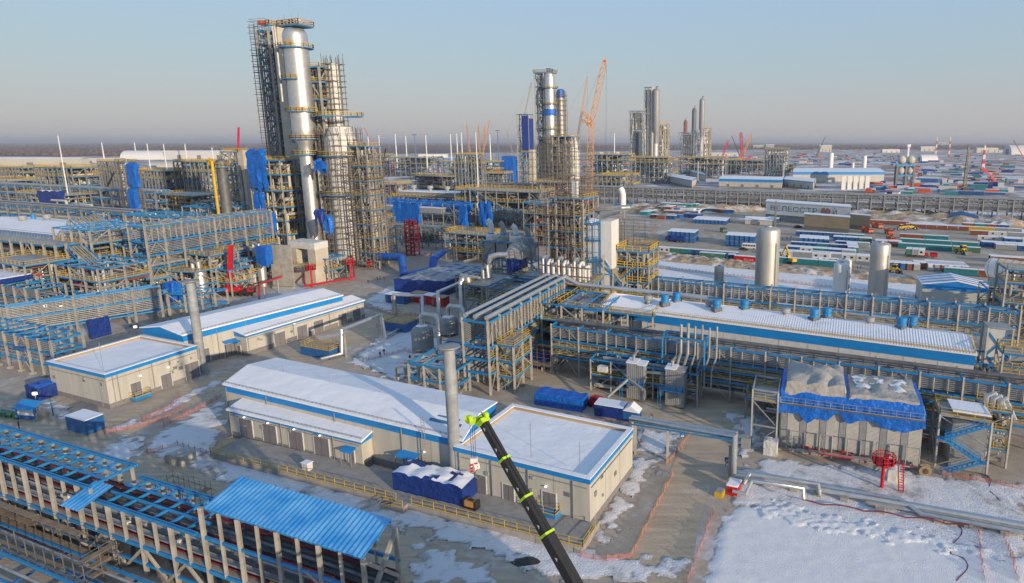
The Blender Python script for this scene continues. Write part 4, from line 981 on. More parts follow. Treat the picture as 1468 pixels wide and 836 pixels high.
drape('tarpaulin', 'pale tan tarpaulin with snow patches over the right half of the bright blue cover', c-V*.2+A*.5, A*.47, B, 11.2, 1.8, 'tarp_tan', 12, amp=.2, fold=.35, nx=22, bulge=.1, dome=.5)
for k in range(3): field('snow', None, 'snow_ground', cell=.4, h=.2, amp=.06, edge=.8, jag=1.2, seed=80+k, z0=11.75, world_pts=[c+A*(.55+.13*k)+B*.25, c+A*(.63+.13*k)+B*.25, c+A*(.63+.13*k)+B*.75, c+A*(.55+.13*k)+B*.75])
# frames at both ends of the block
o = W(1076,640); t = frame('braced_tower', 'slim grey steel frame with diagonal braces at the left end of the ribbed grey block', o, U*4.4, V*7, [4.2,8.8,10.6], na=1, nb=1, cw=.28, bw=.28, cm='galvanised', bm='galvanised', floors=True, fsel=[1], cat='steel frame')
o = W(1340,668); t = frame('stair_tower', 'grey steel frame with bright blue zigzag stairs at the right end of the ribbed block', o, U*7.5, V*6, [4.5,9.0], na=1, nb=1, cw=.3, bw=.3, cm='galvanised', bm='galvanised', floors=True, fsel=[1], cat='stair tower')
stairs(t, o+U*.6-V*1.6, U*5.4, 0, 9, 3.0, 1.3, 'steel_blue', 'steel_blue'); MB().para(o+U*2, U*5, V*5, .2, 8.2).build('cooler', 'cabin_grey', t)
lv = MB(); 
for k in range(18): lv.para(o+U*2.2-V*.07, U*4.6, V*.07, .6+k*.4, .75+k*.4)
lv.build('louvre', 'column_grey', t); MB().para(o+U*1.8-V*.2, U*5.5, V*5.4, 9.9, 10.1).build('roof', 'snow', t)
o = W(1400,664); t = frame('pipe_module', 'narrow frame of vertical shiny pipes at the right edge beside the blue zigzag stairs', o, U*4.2, V*5, [3,6.2,9.4], na=1, nb=1, cw=.28, bw=.26, cm='galvanised', bm='steel_blue', clutter=26, cmats=['cladding','galvanised'])
for k in range(3): MB().tube([up(o+U*(.5+k)+V*1,9.6), up(o+U*(.5+k)+V*1,11.5-k*.3), up(o+U*(2+k*.8)+V*2.5,11.5-k*.3), up(o+U*(3+k)+V*1.0,8)], .38, 9).build('bent_pipe', 'cladding', t, True)
# right edge: cooler box, yellow stairs, tall rack, white cylinder, blue-gabled shed
c = W(1408,560); t = thing('cooler_tower', 'pale panelled box tower with blue cross braces beside the yellow stairway', 'equipment tower', c); zt = HZ(c,468)
MB().para(c, U*4, V*4, 3, zt-.3).build('casing', 'cabin_white', t); MB().para(c-U*.3-V*.3, U*4.6, V*4.6, zt-.3, zt).build('roof', 'cabin_grey', t)
for z0, z1 in ((3,8),(8,13)):
    for p, q in ((c-V*.1,c+U*4-V*.1),(c+U*4-V*.1,c-V*.1)): MB().bar(up(p,z0), up(q,z1), .25).build('brace', 'steel_blue', t)
for p in (c-U*.3-V*.3, c+U*4.3-V*.3, c+U*4.3+V*4.3, c-U*.3+V*4.3): MB().bar(up(p,0), up(p,zt-.3), .35).build('column', 'column_grey', t)
o = W(1402,596); t = frame('yellow_stair', 'bright yellow railed stairway at the right edge beside the pale box tower', o+U*3, U*6, V*5, [4.5,8.5,13], na=1, nb=1, cw=.3, cat='stair tower', crail=1.3); stairs(t, o+U*3-V*1.4, U*5, 0, 8.5, 4.2, 1.2, 'steel_blue', 'yellow')
o = W(1432,486); t = frame('pipe_rack', 'tall grey column frame with yellow rails at the right edge behind the yellow stairs', o, U*14, V*10, [5,10,15.5,19], na=2, nb=1, clutter=30, cat='pipe rack')
c = W(1452,424); t = thing('white_drum', 'big white ribbed horizontal drum at the right edge above the blue-gabled shed', 'storage drum', c)
z = HZ(c,388); ax = V2(-50); pts = [up(c-ax*9,z), up(c+ax*11,z)]; MB().tube([up(c-ax*9.6,z), up(c-ax*8.6,z), up(c+ax*11,z)], 3.4, 20, rs=[2.0,3.4,3.4]).build('shell', 'white_paint', t, True)
for k in range(8): MB().tube([up(c+ax*(-8+k*2.4),z), up(c+ax*(-7.8+k*2.4),z)], 3.46, 20).build('band', 'cabin_grey', t)
for k in (-6,4): MB().box(up(c+ax*k,0), 5, 2, z-2.6, radians(-50)).build('saddle', 'column_grey', t)
q = (W(1320,442), W(1408,452), None); e1, e2 = W(1320,440), W(1410,450); t, o, a, b = gable('blue_gabled_shed', 'cream shed with blue gable front and striped snowy roof below the white drum', e1, e1+V2(75,13), e1-V2(75,0)+V2(154.7,.1), 8, 9.5) if False else gable('blue_gabled_shed', 'cream shed with blue gable front and striped snowy roof below the white drum', e1+V2(-25.3,19.5), e1+V2(-25.3,19.5)+V2(75,14), e1, 7.5, 9.2, fascia=1.4, guard=False)
for f in (.1,.4,.7,.95): MB().bar(up(o+a*f,7.85), up(o+a*f+b*.5,9.6), .3, .12).build('roof_walkway', 'deep_blue', t); MB().bar(up(o+a*f+b*.5,9.6), up(o+a*f+b,7.85), .3, .12).build('roof_walkway', 'deep_blue', t)
# tanks
for x, y, tp, wpx, m, lab in ((1097,441,325,33,'tank_silver','tall shiny silver cylinder tank, left of the two silver ones'),(1256,441,347,27,'tank_silver','shiny silver cylinder tank with flat dome, right of the white tank'),(1203,432,376,21,'white_paint','short white cylinder tank standing just behind the snow strip rack'),(1030,428,381,14,'tank_silver','small shiny silver tank left of the tallest silver tank'),(1207,428,371,20,'white_paint','white cylinder tank standing behind the short white one')):
    c = W(x,y); z = HZ(c,tp); k = F/(c.y*cP+H*sP); rr = wpx/2/k; t = vessel('storage_tank', lab, c, rr, 0, z, m, 'tank', .28, 24, bands=6)
    MB().lathe((c.x,c.y,z-.06), [(rr*.3,0),(rr*.3,.35),(.05,.4)], 12).build('top_hatch', 'galvanised', t); MB().tube([up(c+V2(-60,rr+.3),0), up(c+V2(-60,rr+.3),z*.8), up(c,z-.3)], .12, 6).build('side_pipe', 'galvanised', t)
t = frame('pipe_module', 'low tangle of small pipes and teal beams on the snow strip', W(938,424), U*17, V*7, [2.2,4.2], na=4, nb=1, cw=.16, bw=.25, cm='galvanised', bm='steel_teal', floors=False, rails=False, clutter=40, cmats=['galvanised','cream'])
# foreground pipe run at the road: portal over the road, then along the snow
t = thing('pipe_run', 'silver pipe run bridging the road on posts and continuing over the snow', 'pipeline', W(1058,688))
A0 = W(905,652); A1 = W(1052,690); zt = HZ(A0,601)
pz = zt; P0 = up(A0,pz); P1 = up(A1,HZ(A1,624)); pz1 = P1.z
MB().tube([up(A0+V*14,1.2), up(A0+V*3,1.0), up(A0+V*.2,1.0), up(A0,pz-.3), P0, P1, up(A1,1.0), up(W(1100,697),1.0), up(W(1468,764),1.0), up(W(1700,806),1.0)], .38, 10).build('pipe', 'cladding', t, True)
off = V*1.0
MB().tube([up(A0+off,pz-.6), P0+off, P1+off, up(A1+off,1.1), up(W(1100,697)+off,1.1), up(W(1290,731)+off,1.1), up(W(1320,742)-off*.6,.9), up(W(1700,812)-off*.6,.9)], .3, 10).build('pipe', 'cladding', t, True)
MB().tube([up(W(1066,700),.7), up(W(1075,696),2.0), up(W(1172,712),2.0), up(W(1175,716),.6)], .28, 9).build('pipe', 'cladding', t, True)
MB().tube([up(W(1050,712),.9), up(W(1069,716),.9), up(W(1077,712),2.6), up(W(1150,724),2.6), up(W(1152,726),1.2)], .28, 9).build('pipe', 'cladding', t, True)
for k in range(3): MB().tube([up(W(1240,722)-V*(.3+.35*k),.75), up(W(1700,808)-V*(.3+.35*k),.75)], .14, 7).build('pipe', 'galvanised', t)
for f in (0,.5): MB().bar(up(A0-V*.4+off*f*2,pz-.75), P1-V*.4+off*f*2+Vector((0,0,-.8)), .14, .2).build('bridge_beam', 'steel_blue', t)
for c in (A0+U*.6+off*.6, A0+U*6.5+off*.6, A1-U*.8+off*.6): MB().bar(up(c,0), up(c,pz-.9), .45).build('post', 'column_grey', t)
for x, y in ((1100,697),(1138,705),(1172,712),(1210,719),(1250,727),(1262,736),(1345,750),(1388,757),(1440,768)): MB().box(up(W(x,y),0), 1.1, .9, .75, radians(-25)).build('support_block', 'concrete', t)
hp = []
for i in range(60):
    f = i/59; p = W(1150+(1385-1150)*f, 716+(752-716)*f)-V*1.3; hp.append(up(p, .35+.35*abs(cos(f*pi*4))))
tag(MB().tube(hp, .1, 6).build('red_hose', 'tray_red', None, True, base=hp[0]), 'dark red hose looping along the pipe supports on the snow', 'hose')
hp = [up(W(1372+8*sin(i*.7)-i*.4+ (i>8)*12,  752+i*5.5),.12) for i in range(16)]
tag(MB().tube(hp, .1, 6).build('red_hose', 'tray_red', None, True, base=hp[0]), 'dark hose winding down the snow at bottom right between pink nets', 'hose')
hp = [up(W(1412+i*2.2+4*sin(i), 680+i*5),.1) for i in range(10)]
tag(MB().tube(hp, .1, 6).build('red_hose', 'tray_red', None, True, base=hp[0]), 'thin dark hose running from the pink net fence to the silver pipe', 'hose')
# red fire monitor
c = W(1264,700); t = thing('fire_monitor', 'bright red railed fire monitor platform on one post beside the ribbed block', 'fire monitor', c); z = HZ(c,664)
MB().lathe(up(c,0), [(.55,0),(.55,.1),(.28,.15),(.28,z-.8),(.6,z-.3),(1.3,z)], 12).build('post', 'red', t); MB().lathe(up(c,z), [(1.7,0),(1.7,.12),(.1,.14)], 8).build('platform', 'red', t)
pts = [up(c+V2(k*45+22,1.65), z+.1) for k in range(9)]; rail(t, pts, m='red', h=1.3, sp=.8, w=.1); MB().tube([up(c,z), up(c,z+1.1), up(c+U*.9,z+1.6)], .18, 8).build('nozzle', 'red', t)
ld = MB()
for s in (0,.7): ld.bar(up(c+U*(2.4+s)-V*.2,.1), up(c+U*(2.0+s)+V*.1,z+.8), .12)
for k in range(11): ld.bar(up(c+U*2.35-V*.2,.4+.42*k), up(c+U*3.05-V*.2,.4+.42*k), .09)
ld.build('ladder', 'red', t)
tarped('tarped_pallet', 'small pale wrapped crate behind the red ladder of the fire monitor', W(1272,692), U*2.4, V*2, 0, 2.2, 'tarp_white', 'tarp_white', 21, nx=6, ny=5, amp=.15)
tarped('tarped_pallet', 'pale sheet-wrapped crate at the left front corner of the ribbed block', W(1094,652), U*2.4, V*2, 0, 2.6, 'tarp_white', 'tarp_white', 22, nx=6, ny=5, amp=.15)
t = thing('cable_drum', 'wooden cable drum lying by the concrete base right of the fire monitor', 'cable drum', W(1326,684)); c = W(1326,684)
for k in (0,.9): MB().tube([up(c+V*k,.95), up(c+V*(k+.12),.95)], .95, 16).build('flange', 'plank', t)
MB().tube([up(c,.95), up(c+V*.9,.95)], .5, 12).build('core', 'black', t)
t = thing('compressor', 'small red compressor with white lid beside the road sign at the pipe bend', 'compressor', W(1052,706)); c = W(1052,706)
MB().box(c, 2.2, 1.6, 1.5, radians(65)).build('body', 'red', t); MB().box(up(c,1.5), 2.3, 1.7, .25, radians(65)).build('lid', 'snow', t)
for s in (-.6,.6): MB().tube([up(c+V2(65,s)+V2(-25,-.85),.35), up(c+V2(65,s)+V2(-25,-.65),.35)], .35, 10).build('wheel', 'tyre', t)
t = thing('barrier_box', 'yellow and grey crate on the ground left of the small red compressor', 'crate', W(1032,710)); MB().box(W(1032,710), 1.6, 1.2, .8, radians(65)).build('crate', 'yellow', t); MB().box(up(W(1032,710),.82), 1.4, 1.0, .12, radians(65)).build('lid', 'cabin_grey', t)
t = thing('panel_box', 'grey cabinet on the verge at the foot of the slim steel frame', 'cabinet', W(1070,642)); MB().box(W(1070,642), 1.6, 1.3, 1.9, radians(-25)).build('cabinet', 'cabin_grey', t); MB().box(up(W(1070,642),1.92), 1.75, 1.45, .1, radians(-25)).build('lid', 'column_grey', t)
# ---------------------------------------------------------------- left racks
def vline(px, py, L): p = W(px,py); return p, p+V*L
# tray gallery behind the left block
p0, p1 = W(22,502), W(236,464); d = (p1-p0)
rack('cable_gallery', 'tray gallery with blue top frame running right behind the left flat-roofed block', p0, p1, V2(155,3.4), [4.2,8.0,11.2], top=11.6, bay=6.5, minor=1, trays=[(8.2,11.0,7,0),(8.2,11,7,1),(4.6,7.6,6,0)], bw=.4, brace=0, cat='gallery')
# the sloping end of that gallery and the blue platforms right of it
def slope_trays(name, label, p, q, z0, z1, w, n=4, frames=4, group=None):
    t = thing(name, label, 'cable slope', up(p,0), group); tr = []; yl = []; cb = []; bm = []
    for k in range(n):
        f = (k+.1)/n; s = w*f; e = w/n*.4
        A, B = up(p+s,z0), up(q+s,z1); m = MB(); T = Vector((0,0,.25)); m.hexa([A,A+e,B+e,B],[A+T,A+e+T,B+e+T,B+T]); tr.append(m)
        if k < n-1:
            s2 = w*((k+.72)/n); A, B = up(p+s2,z0), up(q+s2,z1); e2 = w/n*.12; m = MB(); m.hexa([A,A+e2,B+e2,B],[A+T,A+e2+T,B+e2+T,B+T]); yl.append(m)
    flush('cable_tray', 'galvanised', t, tr); flush('ladder_way', 'yellow', t, yl)
    for i in range(frames+1):
        f = i/frames; c = (p+(q-p)*f); z = z0+(z1-z0)*f
        for s in (-.05,1.05): cb.append(MB().bar(up(c+w*s,0), up(c+w*s,z+1.2), .5))
        for dz in (-.6,-4.5): 
            if z+dz > 1: bm.append(MB().bar(up(c-w*.05,z+dz), up(c+w*1.05,z+dz), .4)); 
            if i < frames and z+dz > 1: 
                c2 = p+(q-p)*((i+1)/frames); 
                for s in (-.05,1.05): bm.append(MB().bar(up(c+w*s,z+dz), up(c2+w*s,z+dz+(0 if dz < -1 else (z1-z0)/frames)), .3))
    flush('column', 'column_grey', t, cb); flush('cross_beam', 'steel_blue', t, bm); return t
a0 = W(196,432); slope_trays('cable_slope', 'sloping grey cable trays with yellow ladderways descending left of the left exhaust stack', Vector((-214,262,0)), Vector((-160,219,0)), 23.5, 8.5, V2(49,10), 4, 4)
o = W(222,460); frame('blue_platform', 'open blue-beamed platform reaching from the cable slope towards the rear hall roof', o, V2(-10,17), V2(75,9), [4.5,8.4], na=3, nb=2, floors=False, rails=False, cat='platform')
o = W(225,428); frame('blue_platform', 'upper blue platform with yellow rails at the foot of the sloping trays', o, V2(-12,17), V2(75,8), [5,9.6], na=3, nb=1, fsel=[1], cat='platform', clutter=10)
# low racks at the far left edge
p0 = W(-60,510); rack('pipe_rack', 'low blue rack with crossed beams at the left edge beside the left flat-roofed block', p0, W(82,545), V2(75,7), [3.0,6.0,8.8], bay=5, cw=.4, trays=[(6.2,8.4,5,0)], pipes=[(3.1,5,.2)], feet=True, minor=0)
p0 = W(-60,445); t = rack('pipe_rack', 'rack under a navy tarpaulin roof with snow at the left edge', p0, W(82,462)-V*4, V2(75,8), [4.5,7.5,10.5], bay=6, trays=[(7.7,10.2,7,0)], pipes=[(4.6,6,.25),(7.6,4,.25)])
c = W(-60,445); MB().para(c-V*.6, U*30, V*9.5, 11.1, 12.4).build('tarp_cover', 'tarp_navy', t); MB().para(c-V*.2+U*.2, U*29, V*9, 12.41, 12.6).build('snow', 'snow_thin', t)
c = W(145,450); tarped('tarpaulin', 'tall white sheet hanging in the racks left of the cable slope', c, U*3.2, V*2.4, 0, 12, 'tarp_white', 'tarp_white', 31, nx=6, ny=5, amp=.3)
c = W(128,486); tarped('tarpaulin', 'navy tarpaulin hung under the tray gallery behind the left block', c, V*5.5, U*1.2, 0, 5, 'tarp_navy', 'tarp_navy', 33, nx=10, ny=4, amp=.3)
# two-tier U rack from the left edge
p0 = Vector((-183.5,219.2,0))-U*66; t = rack('pipe_rack', 'tall left-edge rack with yellow railed decks, in front of the big snowy roof', p0, p0+U*62, V2(75,9), [5,9.5,14,18.5], top=19, bay=7, pipes=[(5.1,7,.3),(9.6,7,.3),(14.1,6,.25)], trays=[(14.3,18,8,1),(10,13,4,1)], rails=[(9.7,0),(5.2,0),(18.6,0),(18.6,1)], pm=['galvanised','cream','dark_pipe'], bw=.45, cw=.6)
MB().para(p0+V*.5, U*62, V2(75,8), 18.7, 18.8).build('deck', 'galvanised', t); pipework(t, p0, U*62, V2(75,9), 3, 18, 50)
o = W(92,420); t = frame('pipe_structure', 'blue-beamed block of crossing racks between the left-edge rack and the sloping trays', o, U*22, V2(75,20), [5,9.5,14,18.5,23], na=4, nb=3, clutter=80, rails=True, fsel=[1,2,3], cw=.55)
slope_trays('cable_slope', 'second grey cable slope dropping to the blue platform left of the white sheet', Vector((-180,217,0)), Vector((-163,205,0)), 19, 13, V2(60,5), 3, 2)
# tall tray rack across the left middle
p1 = W(398,392); t = rack('cable_gallery', 'tall long gallery of stacked grey trays crossing the left middle towards the tall column', p1-V*54, p1, V2(155,9), [3.8,7.6,11.4,15.6,20,25], top=25.6, bay=6.8, cw=.5, bw=.5, minor=1, trays=[(20.4,24.8,9,0),(16,19.8,7,0),(20.4,24.8,7,1)], pipes=[(3.9,5,.3),(7.7,6,.5),(11.5,6,.55)], rails=[(3.9,0),(7.7,0),(25.2,0)], pm=['cladding','galvanised','cream'], brace=4, cat='gallery')
pipework(t, p1-V*54+V2(155,9), V*54, V2(155,-9), 2, 15, 40)
for i, (x, y, z, s) in enumerate(((213,345,6,4.5),(238,412,5,5),(372,375,10,5.5),(258,352,12,4))):
    c = W(x,y+40); tarped('tarpaulin', ['bright blue tarpaulin bundle beneath the long tray gallery, leftmost of them','bright blue tarpaulin box below the gallery right of the cable slope','bright blue hanging tarpaulin at the right end of the long tray gallery','small blue tarpaulin over pipes under the long tray gallery'][i], c, U*s, V*3, z, z+s, 'tarp_blue', 'tarp_blue', 40+i, nx=6, ny=4, amp=.3)
# the big left compressor roof behind it
e = W(-120,346,13); r = W(250,322,13); p0 = W(62,335,13)-U*75
t, o, a, b = gable('compressor_hall', 'big snow-roofed hall at far left with grey round vents and blue wall band', p0, p0+U*110, p0+V2(75,34), 13, 15, rf=.5, plinth=1, fascia=3.2, wallm='cabin_white')
rail(t, [up(o+a,13.3), up(o+a+b*.5,15.3), up(o+a+b,13.3), up(o+b,13.3)])
for i, (x, y, bl) in enumerate(((33,320,0),(68,318,0),(103,328,0),(135,331,0),(48,317,1),(168,323,1))):
    c = W(x,y-4,15); v = thing('roof_vent', ['grey round roof vent nearest the left edge on the big left roof','grey round roof vent beside the navy tarp on the big left roof','grey round roof vent at the foot of the tall white light mast','grey round roof vent nearest the cable slope on the big left roof','small blue round vent between two grey ones on the big left roof','small blue round vent at the right end of the big left roof'][i], 'roof vent', c, 'vents on the big left roof')
    rr = 1.0 if bl else 1.7; MB().lathe(up(c,13.8), [(rr*.6,0),(rr*.6,1.2),(rr,1.5),(rr,3.4),(rr*.9,3.5)] if not bl else [(rr,0),(rr,3.0),(rr*.8,3.2)], 14).build('cowl', 'steel_blue' if bl else 'cabin_grey', v, True); MB().box(up(c,13.6), rr*1.5, rr*1.5, .6).build('curb', 'dark_pipe', v)
c = W(45,305,14); tarped('tarpaulin', 'long navy tarpaulin with white top behind the vents of the big left roof', up(W(42,318),0)+V*8, U*26, V*4, 12, 20, 'tarp_navy', 'snow_thin', 47, nx=14, ny=4, amp=.3)
# vessels, panel, red pipes round the foot of the column
for i, (x, y, wpx, tp, lab) in enumerate(((291,425,18,384,'shiny conical-topped silver vessel behind the left exhaust stack'),(378,410,12,357,'slim shiny silver vessel beside the upright grey panel'))):
    c = W(x,y); k = F/(c.y*cP+H*sP); rr = wpx/2/k; t = vessel('silver_vessel', lab, c, rr, 0, HZ(c,tp), 'cladding', 'pressure vessel', .9); 
    z = HZ(c,tp); MB().tube([up(c,z-.3), up(c,z+1.6), up(c-U*3,z+1.9), up(c-U*3.4,z-3)], rr*.32, 9).build('outlet_pipe', 'cladding', t, True)
c = W(392,412); t = thing('grey_panel', 'large plain grey upright panel near the foot of the silver column', 'panel wall', c); MB().para(c, V2(-10,8.5), V2(80,.6), 0, HZ(c,351)).build('panel', 'column_grey', t); MB().para(c-V2(80,1.4), V2(-10,9), V2(80,1.2), 0, .7).build('footing', 'concrete', t)
c = W(416,404); t = thing('concrete_block', 'pale concrete block with draped white sheet at the foot of the silver column', 'concrete structure', c)
MB().para(c, U*14, V2(75,9), 0, 7).build('block', 'slab', t); MB().para(c+V*1, U*4, V2(75,7), 7, 13).build('pier', 'slab', t); MB().para(c+U*10+V*1, U*4, V2(75,7), 7, 13).build('pier', 'slab', t); MB().para(c+V*.8, U*14, V2(75,7.5), 13, 15.5).build('lintel', 'tarp_white', t)
rail(t, ring(c,U*14,V2(75,9),7.05))
fp = MB(); t = thing('red_pipe', 'red fire-water pipe looping along the road in front of the tall column', 'pipeline', W(376,430))
MB().tube([up(W(372,432),1), up(W(374,425),4.2), up(W(432,402),4.2), up(W(436,404),4.2), up(W(438,415),1.2), up(W(508,402),1.2), up(W(509,396),4.5), up(W(505,380),4.5)], .3, 9).build('pipe', 'red', t, True)
for x, y in ((380,428),(400,420),(420,412)): MB().bar(up(W(x,y),0), up(W(x,y-2),4), .35).build('support', 'galvanised', t)
for i, (x, y, zt) in enumerate(((448,412,381),(504,402,372))):
    c = W(x,y); t = thing('fire_monitor', ['red fire monitor with caged platform beside the draped concrete block','red fire monitor with caged platform at the road corner near the blue duct'][i], 'fire monitor', c); z = HZ(c,zt+6)
    MB().tube([up(c,0), up(c,z)], .35, 8).build('post', 'red', t); MB().lathe(up(c,z), [(1.9,0),(1.9,.2),(.1,.25)], 8).build('platform', 'red', t); rail(t, [up(c+V2(k*45,1.8),z+.2) for k in range(9)], m='red', h=1.5, sp=.8, w=.16); MB().tube([up(c,z), up(c,z+1.4), up(c+U*1.2,z+1.8)], .25, 8).build('nozzle', 'red', t)

# ---------------------------------------------------------------- the tall column complex
def platform(t, c, r0, r1, z, a0=0, a1=360, m='steel_blue', rm='yellow', w=.16):
    n = max(4, int((a1-a0)/20)); g = MB(); pts = []
    for i in range(n+1):
        a = a0+(a1-a0)*i/n; pts.append(up(c+V2(a,r1), z+.35))
        if i < n:
            b = a0+(a1-a0)*(i+1)/n; q = [c+V2(a,r0), c+V2(a,r1), c+V2(b,r1), c+V2(b,r0)]; g.hexa([up(x,z) for x in q], [up(x,z+.35) for x in q])
    p = g.build('platform', m, t); rail_mb(pts, 1.5, 3, w).build('handrail', rm, p); return p
cc = W(455,378); k0 = F/(cc.y*cP+H*sP)
def zc(py): return HZ(cc,py)
R1 = 4.75; R2 = 2.9
t = thing('silver_column', 'tallest shiny silver column with domed top and narrow lower half, blue ring platforms', 'process column', cc)
prof = []; zt = zc(36); zb1 = zc(196); zb2 = zc(208)
segs = 14
prof += [(R2,6)]
for i in range(1, 12):
    z = 6+(zb2-6)*i/12; prof += [(R2,z-.1),(R2*1.03,z-.1),(R2*1.03,z+.1),(R2,z+.1)]
prof += [(R2,zb2),(R1,zb1)]
for i in range(1, segs):
    z = zb1+(zt-R1*.95-zb1)*i/segs; prof += [(R1,z-.1),(R1*1.012,z-.1),(R1*1.012,z+.1),(R1,z+.1)]
for i in range(8): prof.append((R1*cos(pi/2*i/8)+.02, zt-R1*.95+R1*.95*sin(pi/2*i/8)))
MB().lathe((cc.x,cc.y,0), prof, 32).build('shell', 'cladding', t, True); MB().lathe((cc.x,cc.y,0), [(R2*1.1,0),(R2*1.05,6.05)], 20).build('skirt', 'tarp_white', t)
for py, rr, a0, a1 in ((70,R1+1.9,0,360),(115,R1+1.8,160,290),(161,R1+1.7,170,360),(200,R2+3.0,0,360),(222,R2+2.6,0,360)):
    platform(t, cc, rr-(2.0 if rr > R2+3.5 else 2.4), rr, zc(py), a0, a1)
for py, da in ((62,-95),(111,-88),(158,-60),(158,-85)):
    c = cc+V2(da,R1); MB().tube([up(c-V2(da,.3),zc(py)), up(c+V2(da,.5),zc(py))], 1.15, 14).build('manhole', 'orange' if py == 158 else 'plywood', t)
for k in range(4): MB().tube([up(cc+V2(160+k*8,R1+.5),zc(66)), up(cc+V2(160+k*8,R1+.5),zc(205))], .18, 6).build('riser_pipe', 'galvanised', t)
MB().tube([up(cc+V2(200,R1*.5),zt-.6), up(cc+V2(200,R1*.5),zt-.2), up(cc+V2(180,R1+3),zt-.2), up(cc+V2(180,R1+3),zt-30)], .5, 9).build('overhead_pipe', 'galvanised', t)
MB().tube([up(cc+V2(-20,R2),zc(240)), up(cc+V2(-20,R2+3),zc(240)), up(cc+V2(-20,R2+3),zc(300)), up(cc+V2(-10,R2+8),zc(300))], .55, 9).build('side_pipe', 'cream', t)
# slab and frame at its left
sb = W(424,364); zt = HZ(sb,37); t = thing('concrete_tower', 'flat pale concrete shaft standing between the scaffolded frame and the silver column', 'concrete tower', sb)
MB().para(sb, V2(8,7.2), V2(98,2.0), 28, zt).build('shaft', 'slab', t)
MB().para(sb-V2(72,2), V2(72,13), V2(162,6), 0, 28).build('base', 'concrete', t)
for i in range(3): MB().para(sb+V2(-18,.02)+V2(72,1), V2(72,5), V2(-18,1.2), zt-20-i*22, zt-19.6-i*22).build('bracket', 'dark_pipe', t)
o = sb+V2(162,2.3); fa = V2(162,6.2); fb = V2(72,9)
zs = [28+i*(zt-2-28)/13 for i in range(14)]
t = frame('steel_tower', 'tall blue-braced steel frame against the left side of the pale concrete shaft', o, fa, fb, [8,16,22]+zs, na=1, nb=2, cw=.9, bw=.7, bm='steel_teal', bracem='steel_teal', floors=True, rails=False, clutter=60, cat='steel tower')
scaffold('tube_scaffold', 'tall bristling tube scaffold wrapped round the left face of the steel tower', o-V2(72,1.5)-V2(162,-.5), V2(162,8.4), V2(72,12), 20, zt+1, sp=2.6, lift=2.4, w=.2, planks=.35)
p = thing('top_platform', 'plank-railed top platform with cabins crowning the tall frame and silver column', 'platform', up(o,zt+.2)); MB().para(o-V2(72,1), fa-V2(162,-1.5)+V2(-18,8), V2(72,11), zt+.2, zt+.8).build('deck', 'steel_teal', p)
MB().para(cc-V2(-25,5.5)-V2(75,4), V2(-25,12), V2(75,9), zc(36)-.9, zc(36)-.3).build('deck', 'steel_teal', p); rail(p, ring(cc-V2(-25,5.5)-V2(75,4), V2(-25,12), V2(75,9), zc(36)-.3), m='plywood', h=1.8, w=.3)
for k in range(4): MB().para(cc-V2(-25,4.5-k*2.4)-V2(75,3), V2(-25,1.8), V2(75,3), zc(36)-.3, zc(36)+1.8).build('tarp_panel', 'tarp_white' if k % 2 else 'rust', p)
for k in range(3): MB().bar(up(cc+V2(-25,k*4-5),zc(36)-.3), up(cc+V2(-25,k*4-5),zc(36)+4.5), .12).build('mast', 'galvanised', p)
rail(p, ring(o-V2(72,1), fa+V2(-18,8), V2(72,11), zt+.8), m='plywood', h=1.6, w=.3); MB().para(o+fa*.6, fa*.3, fb*.5, zt+.8, zt+2.6).build('cabin', 'orange_red', p)
# scaffolded regenerator at right
rc = W(504,378); zt = HZ(rc,86)
def scaf_round(name, label, c, r, z0, z1, n, lift, w=.16, planks=.5):
    t = thing(name, label, 'scaffold', up(c,z0)); st = []; rg = []; pl = []
    for rr in (r, r+1.6):
        for i in range(n):
            a = 360*i/n; st.append(MB().bar(up(c+V2(a,rr),z0), up(c+V2(a,rr),z1+R.uniform(0,2.2)), w))
    for k in range(int((z1-z0)/lift)+1):
        z = z0+lift*k
        for i in range(n):
            a, b = 360*i/n, 360*(i+1)/n; e = (c+V2(b,r+1.6)-c-V2(a,r+1.6)).normalized()*R.uniform(0,1.4)
            rg.append(MB().bar(up(c+V2(a,r+1.6)-e,z), up(c+V2(b,r+1.6)+e,z), w*.8)); rg.append(MB().bar(up(c+V2(a,r),z), up(c+V2(a,r+2.2),z), w*.7))
            if R.random() < planks: q = [c+V2(a,r+.1), c+V2(a,r+1.4), c+V2(b,r+1.4), c+V2(b,r+.1)]; pl.append(MB().hexa([up(x,z+.1) for x in q],[up(x,z+.2) for x in q]))
    flush('standard', 'scaffold_grey', t, st); flush('ledger', 'scaffold_grey', t, rg); flush('plank', 'plank', t, pl); return t
k1 = 3.12
t = thing('regenerator', 'wide pale column wrapped in scaffolding with a slimmer white upper shaft', 'process column', rc)
MB().lathe((rc.x,rc.y,0), [(5.8,2),(5.8,38),(6.6,41),(6.6,52),(4.2,58),(.1,58.2)], 24).build('lower_shell', 'tarp_white', t, True)
MB().lathe((rc.x-3,rc.y+6,0), [(2.3,55),(2.3,zt-3),(2.2,zt-1),(.1,zt-.5)], 20).build('upper_shell', 'tarp_white', t, True)
MB().lathe((rc.x-11,rc.y+8,0), [(3.6,40),(3.6,HZ(rc,112)),(2.6,HZ(rc,104)),(1.0,HZ(rc,99)),(.1,HZ(rc,98))], 20).build('cyclone_shell', 'vessel_grey', t, True)
for z in (30,46,62): platform(t, rc, 6.6, 9.6, z, 0, 360)
scaf_round('tube_scaffold', 'dense tube scaffold round the wide lower half of the regenerator', rc, 7.0, 0, 57, 16, 2.4, .18, .3)
scaf_round('tube_scaffold', 'tube scaffold ringing the slim white upper shaft right of the silver column', Vector((rc.x-3,rc.y+6,0)), 2.7, 56, zt+1, 9, 2.3, .17, .4)
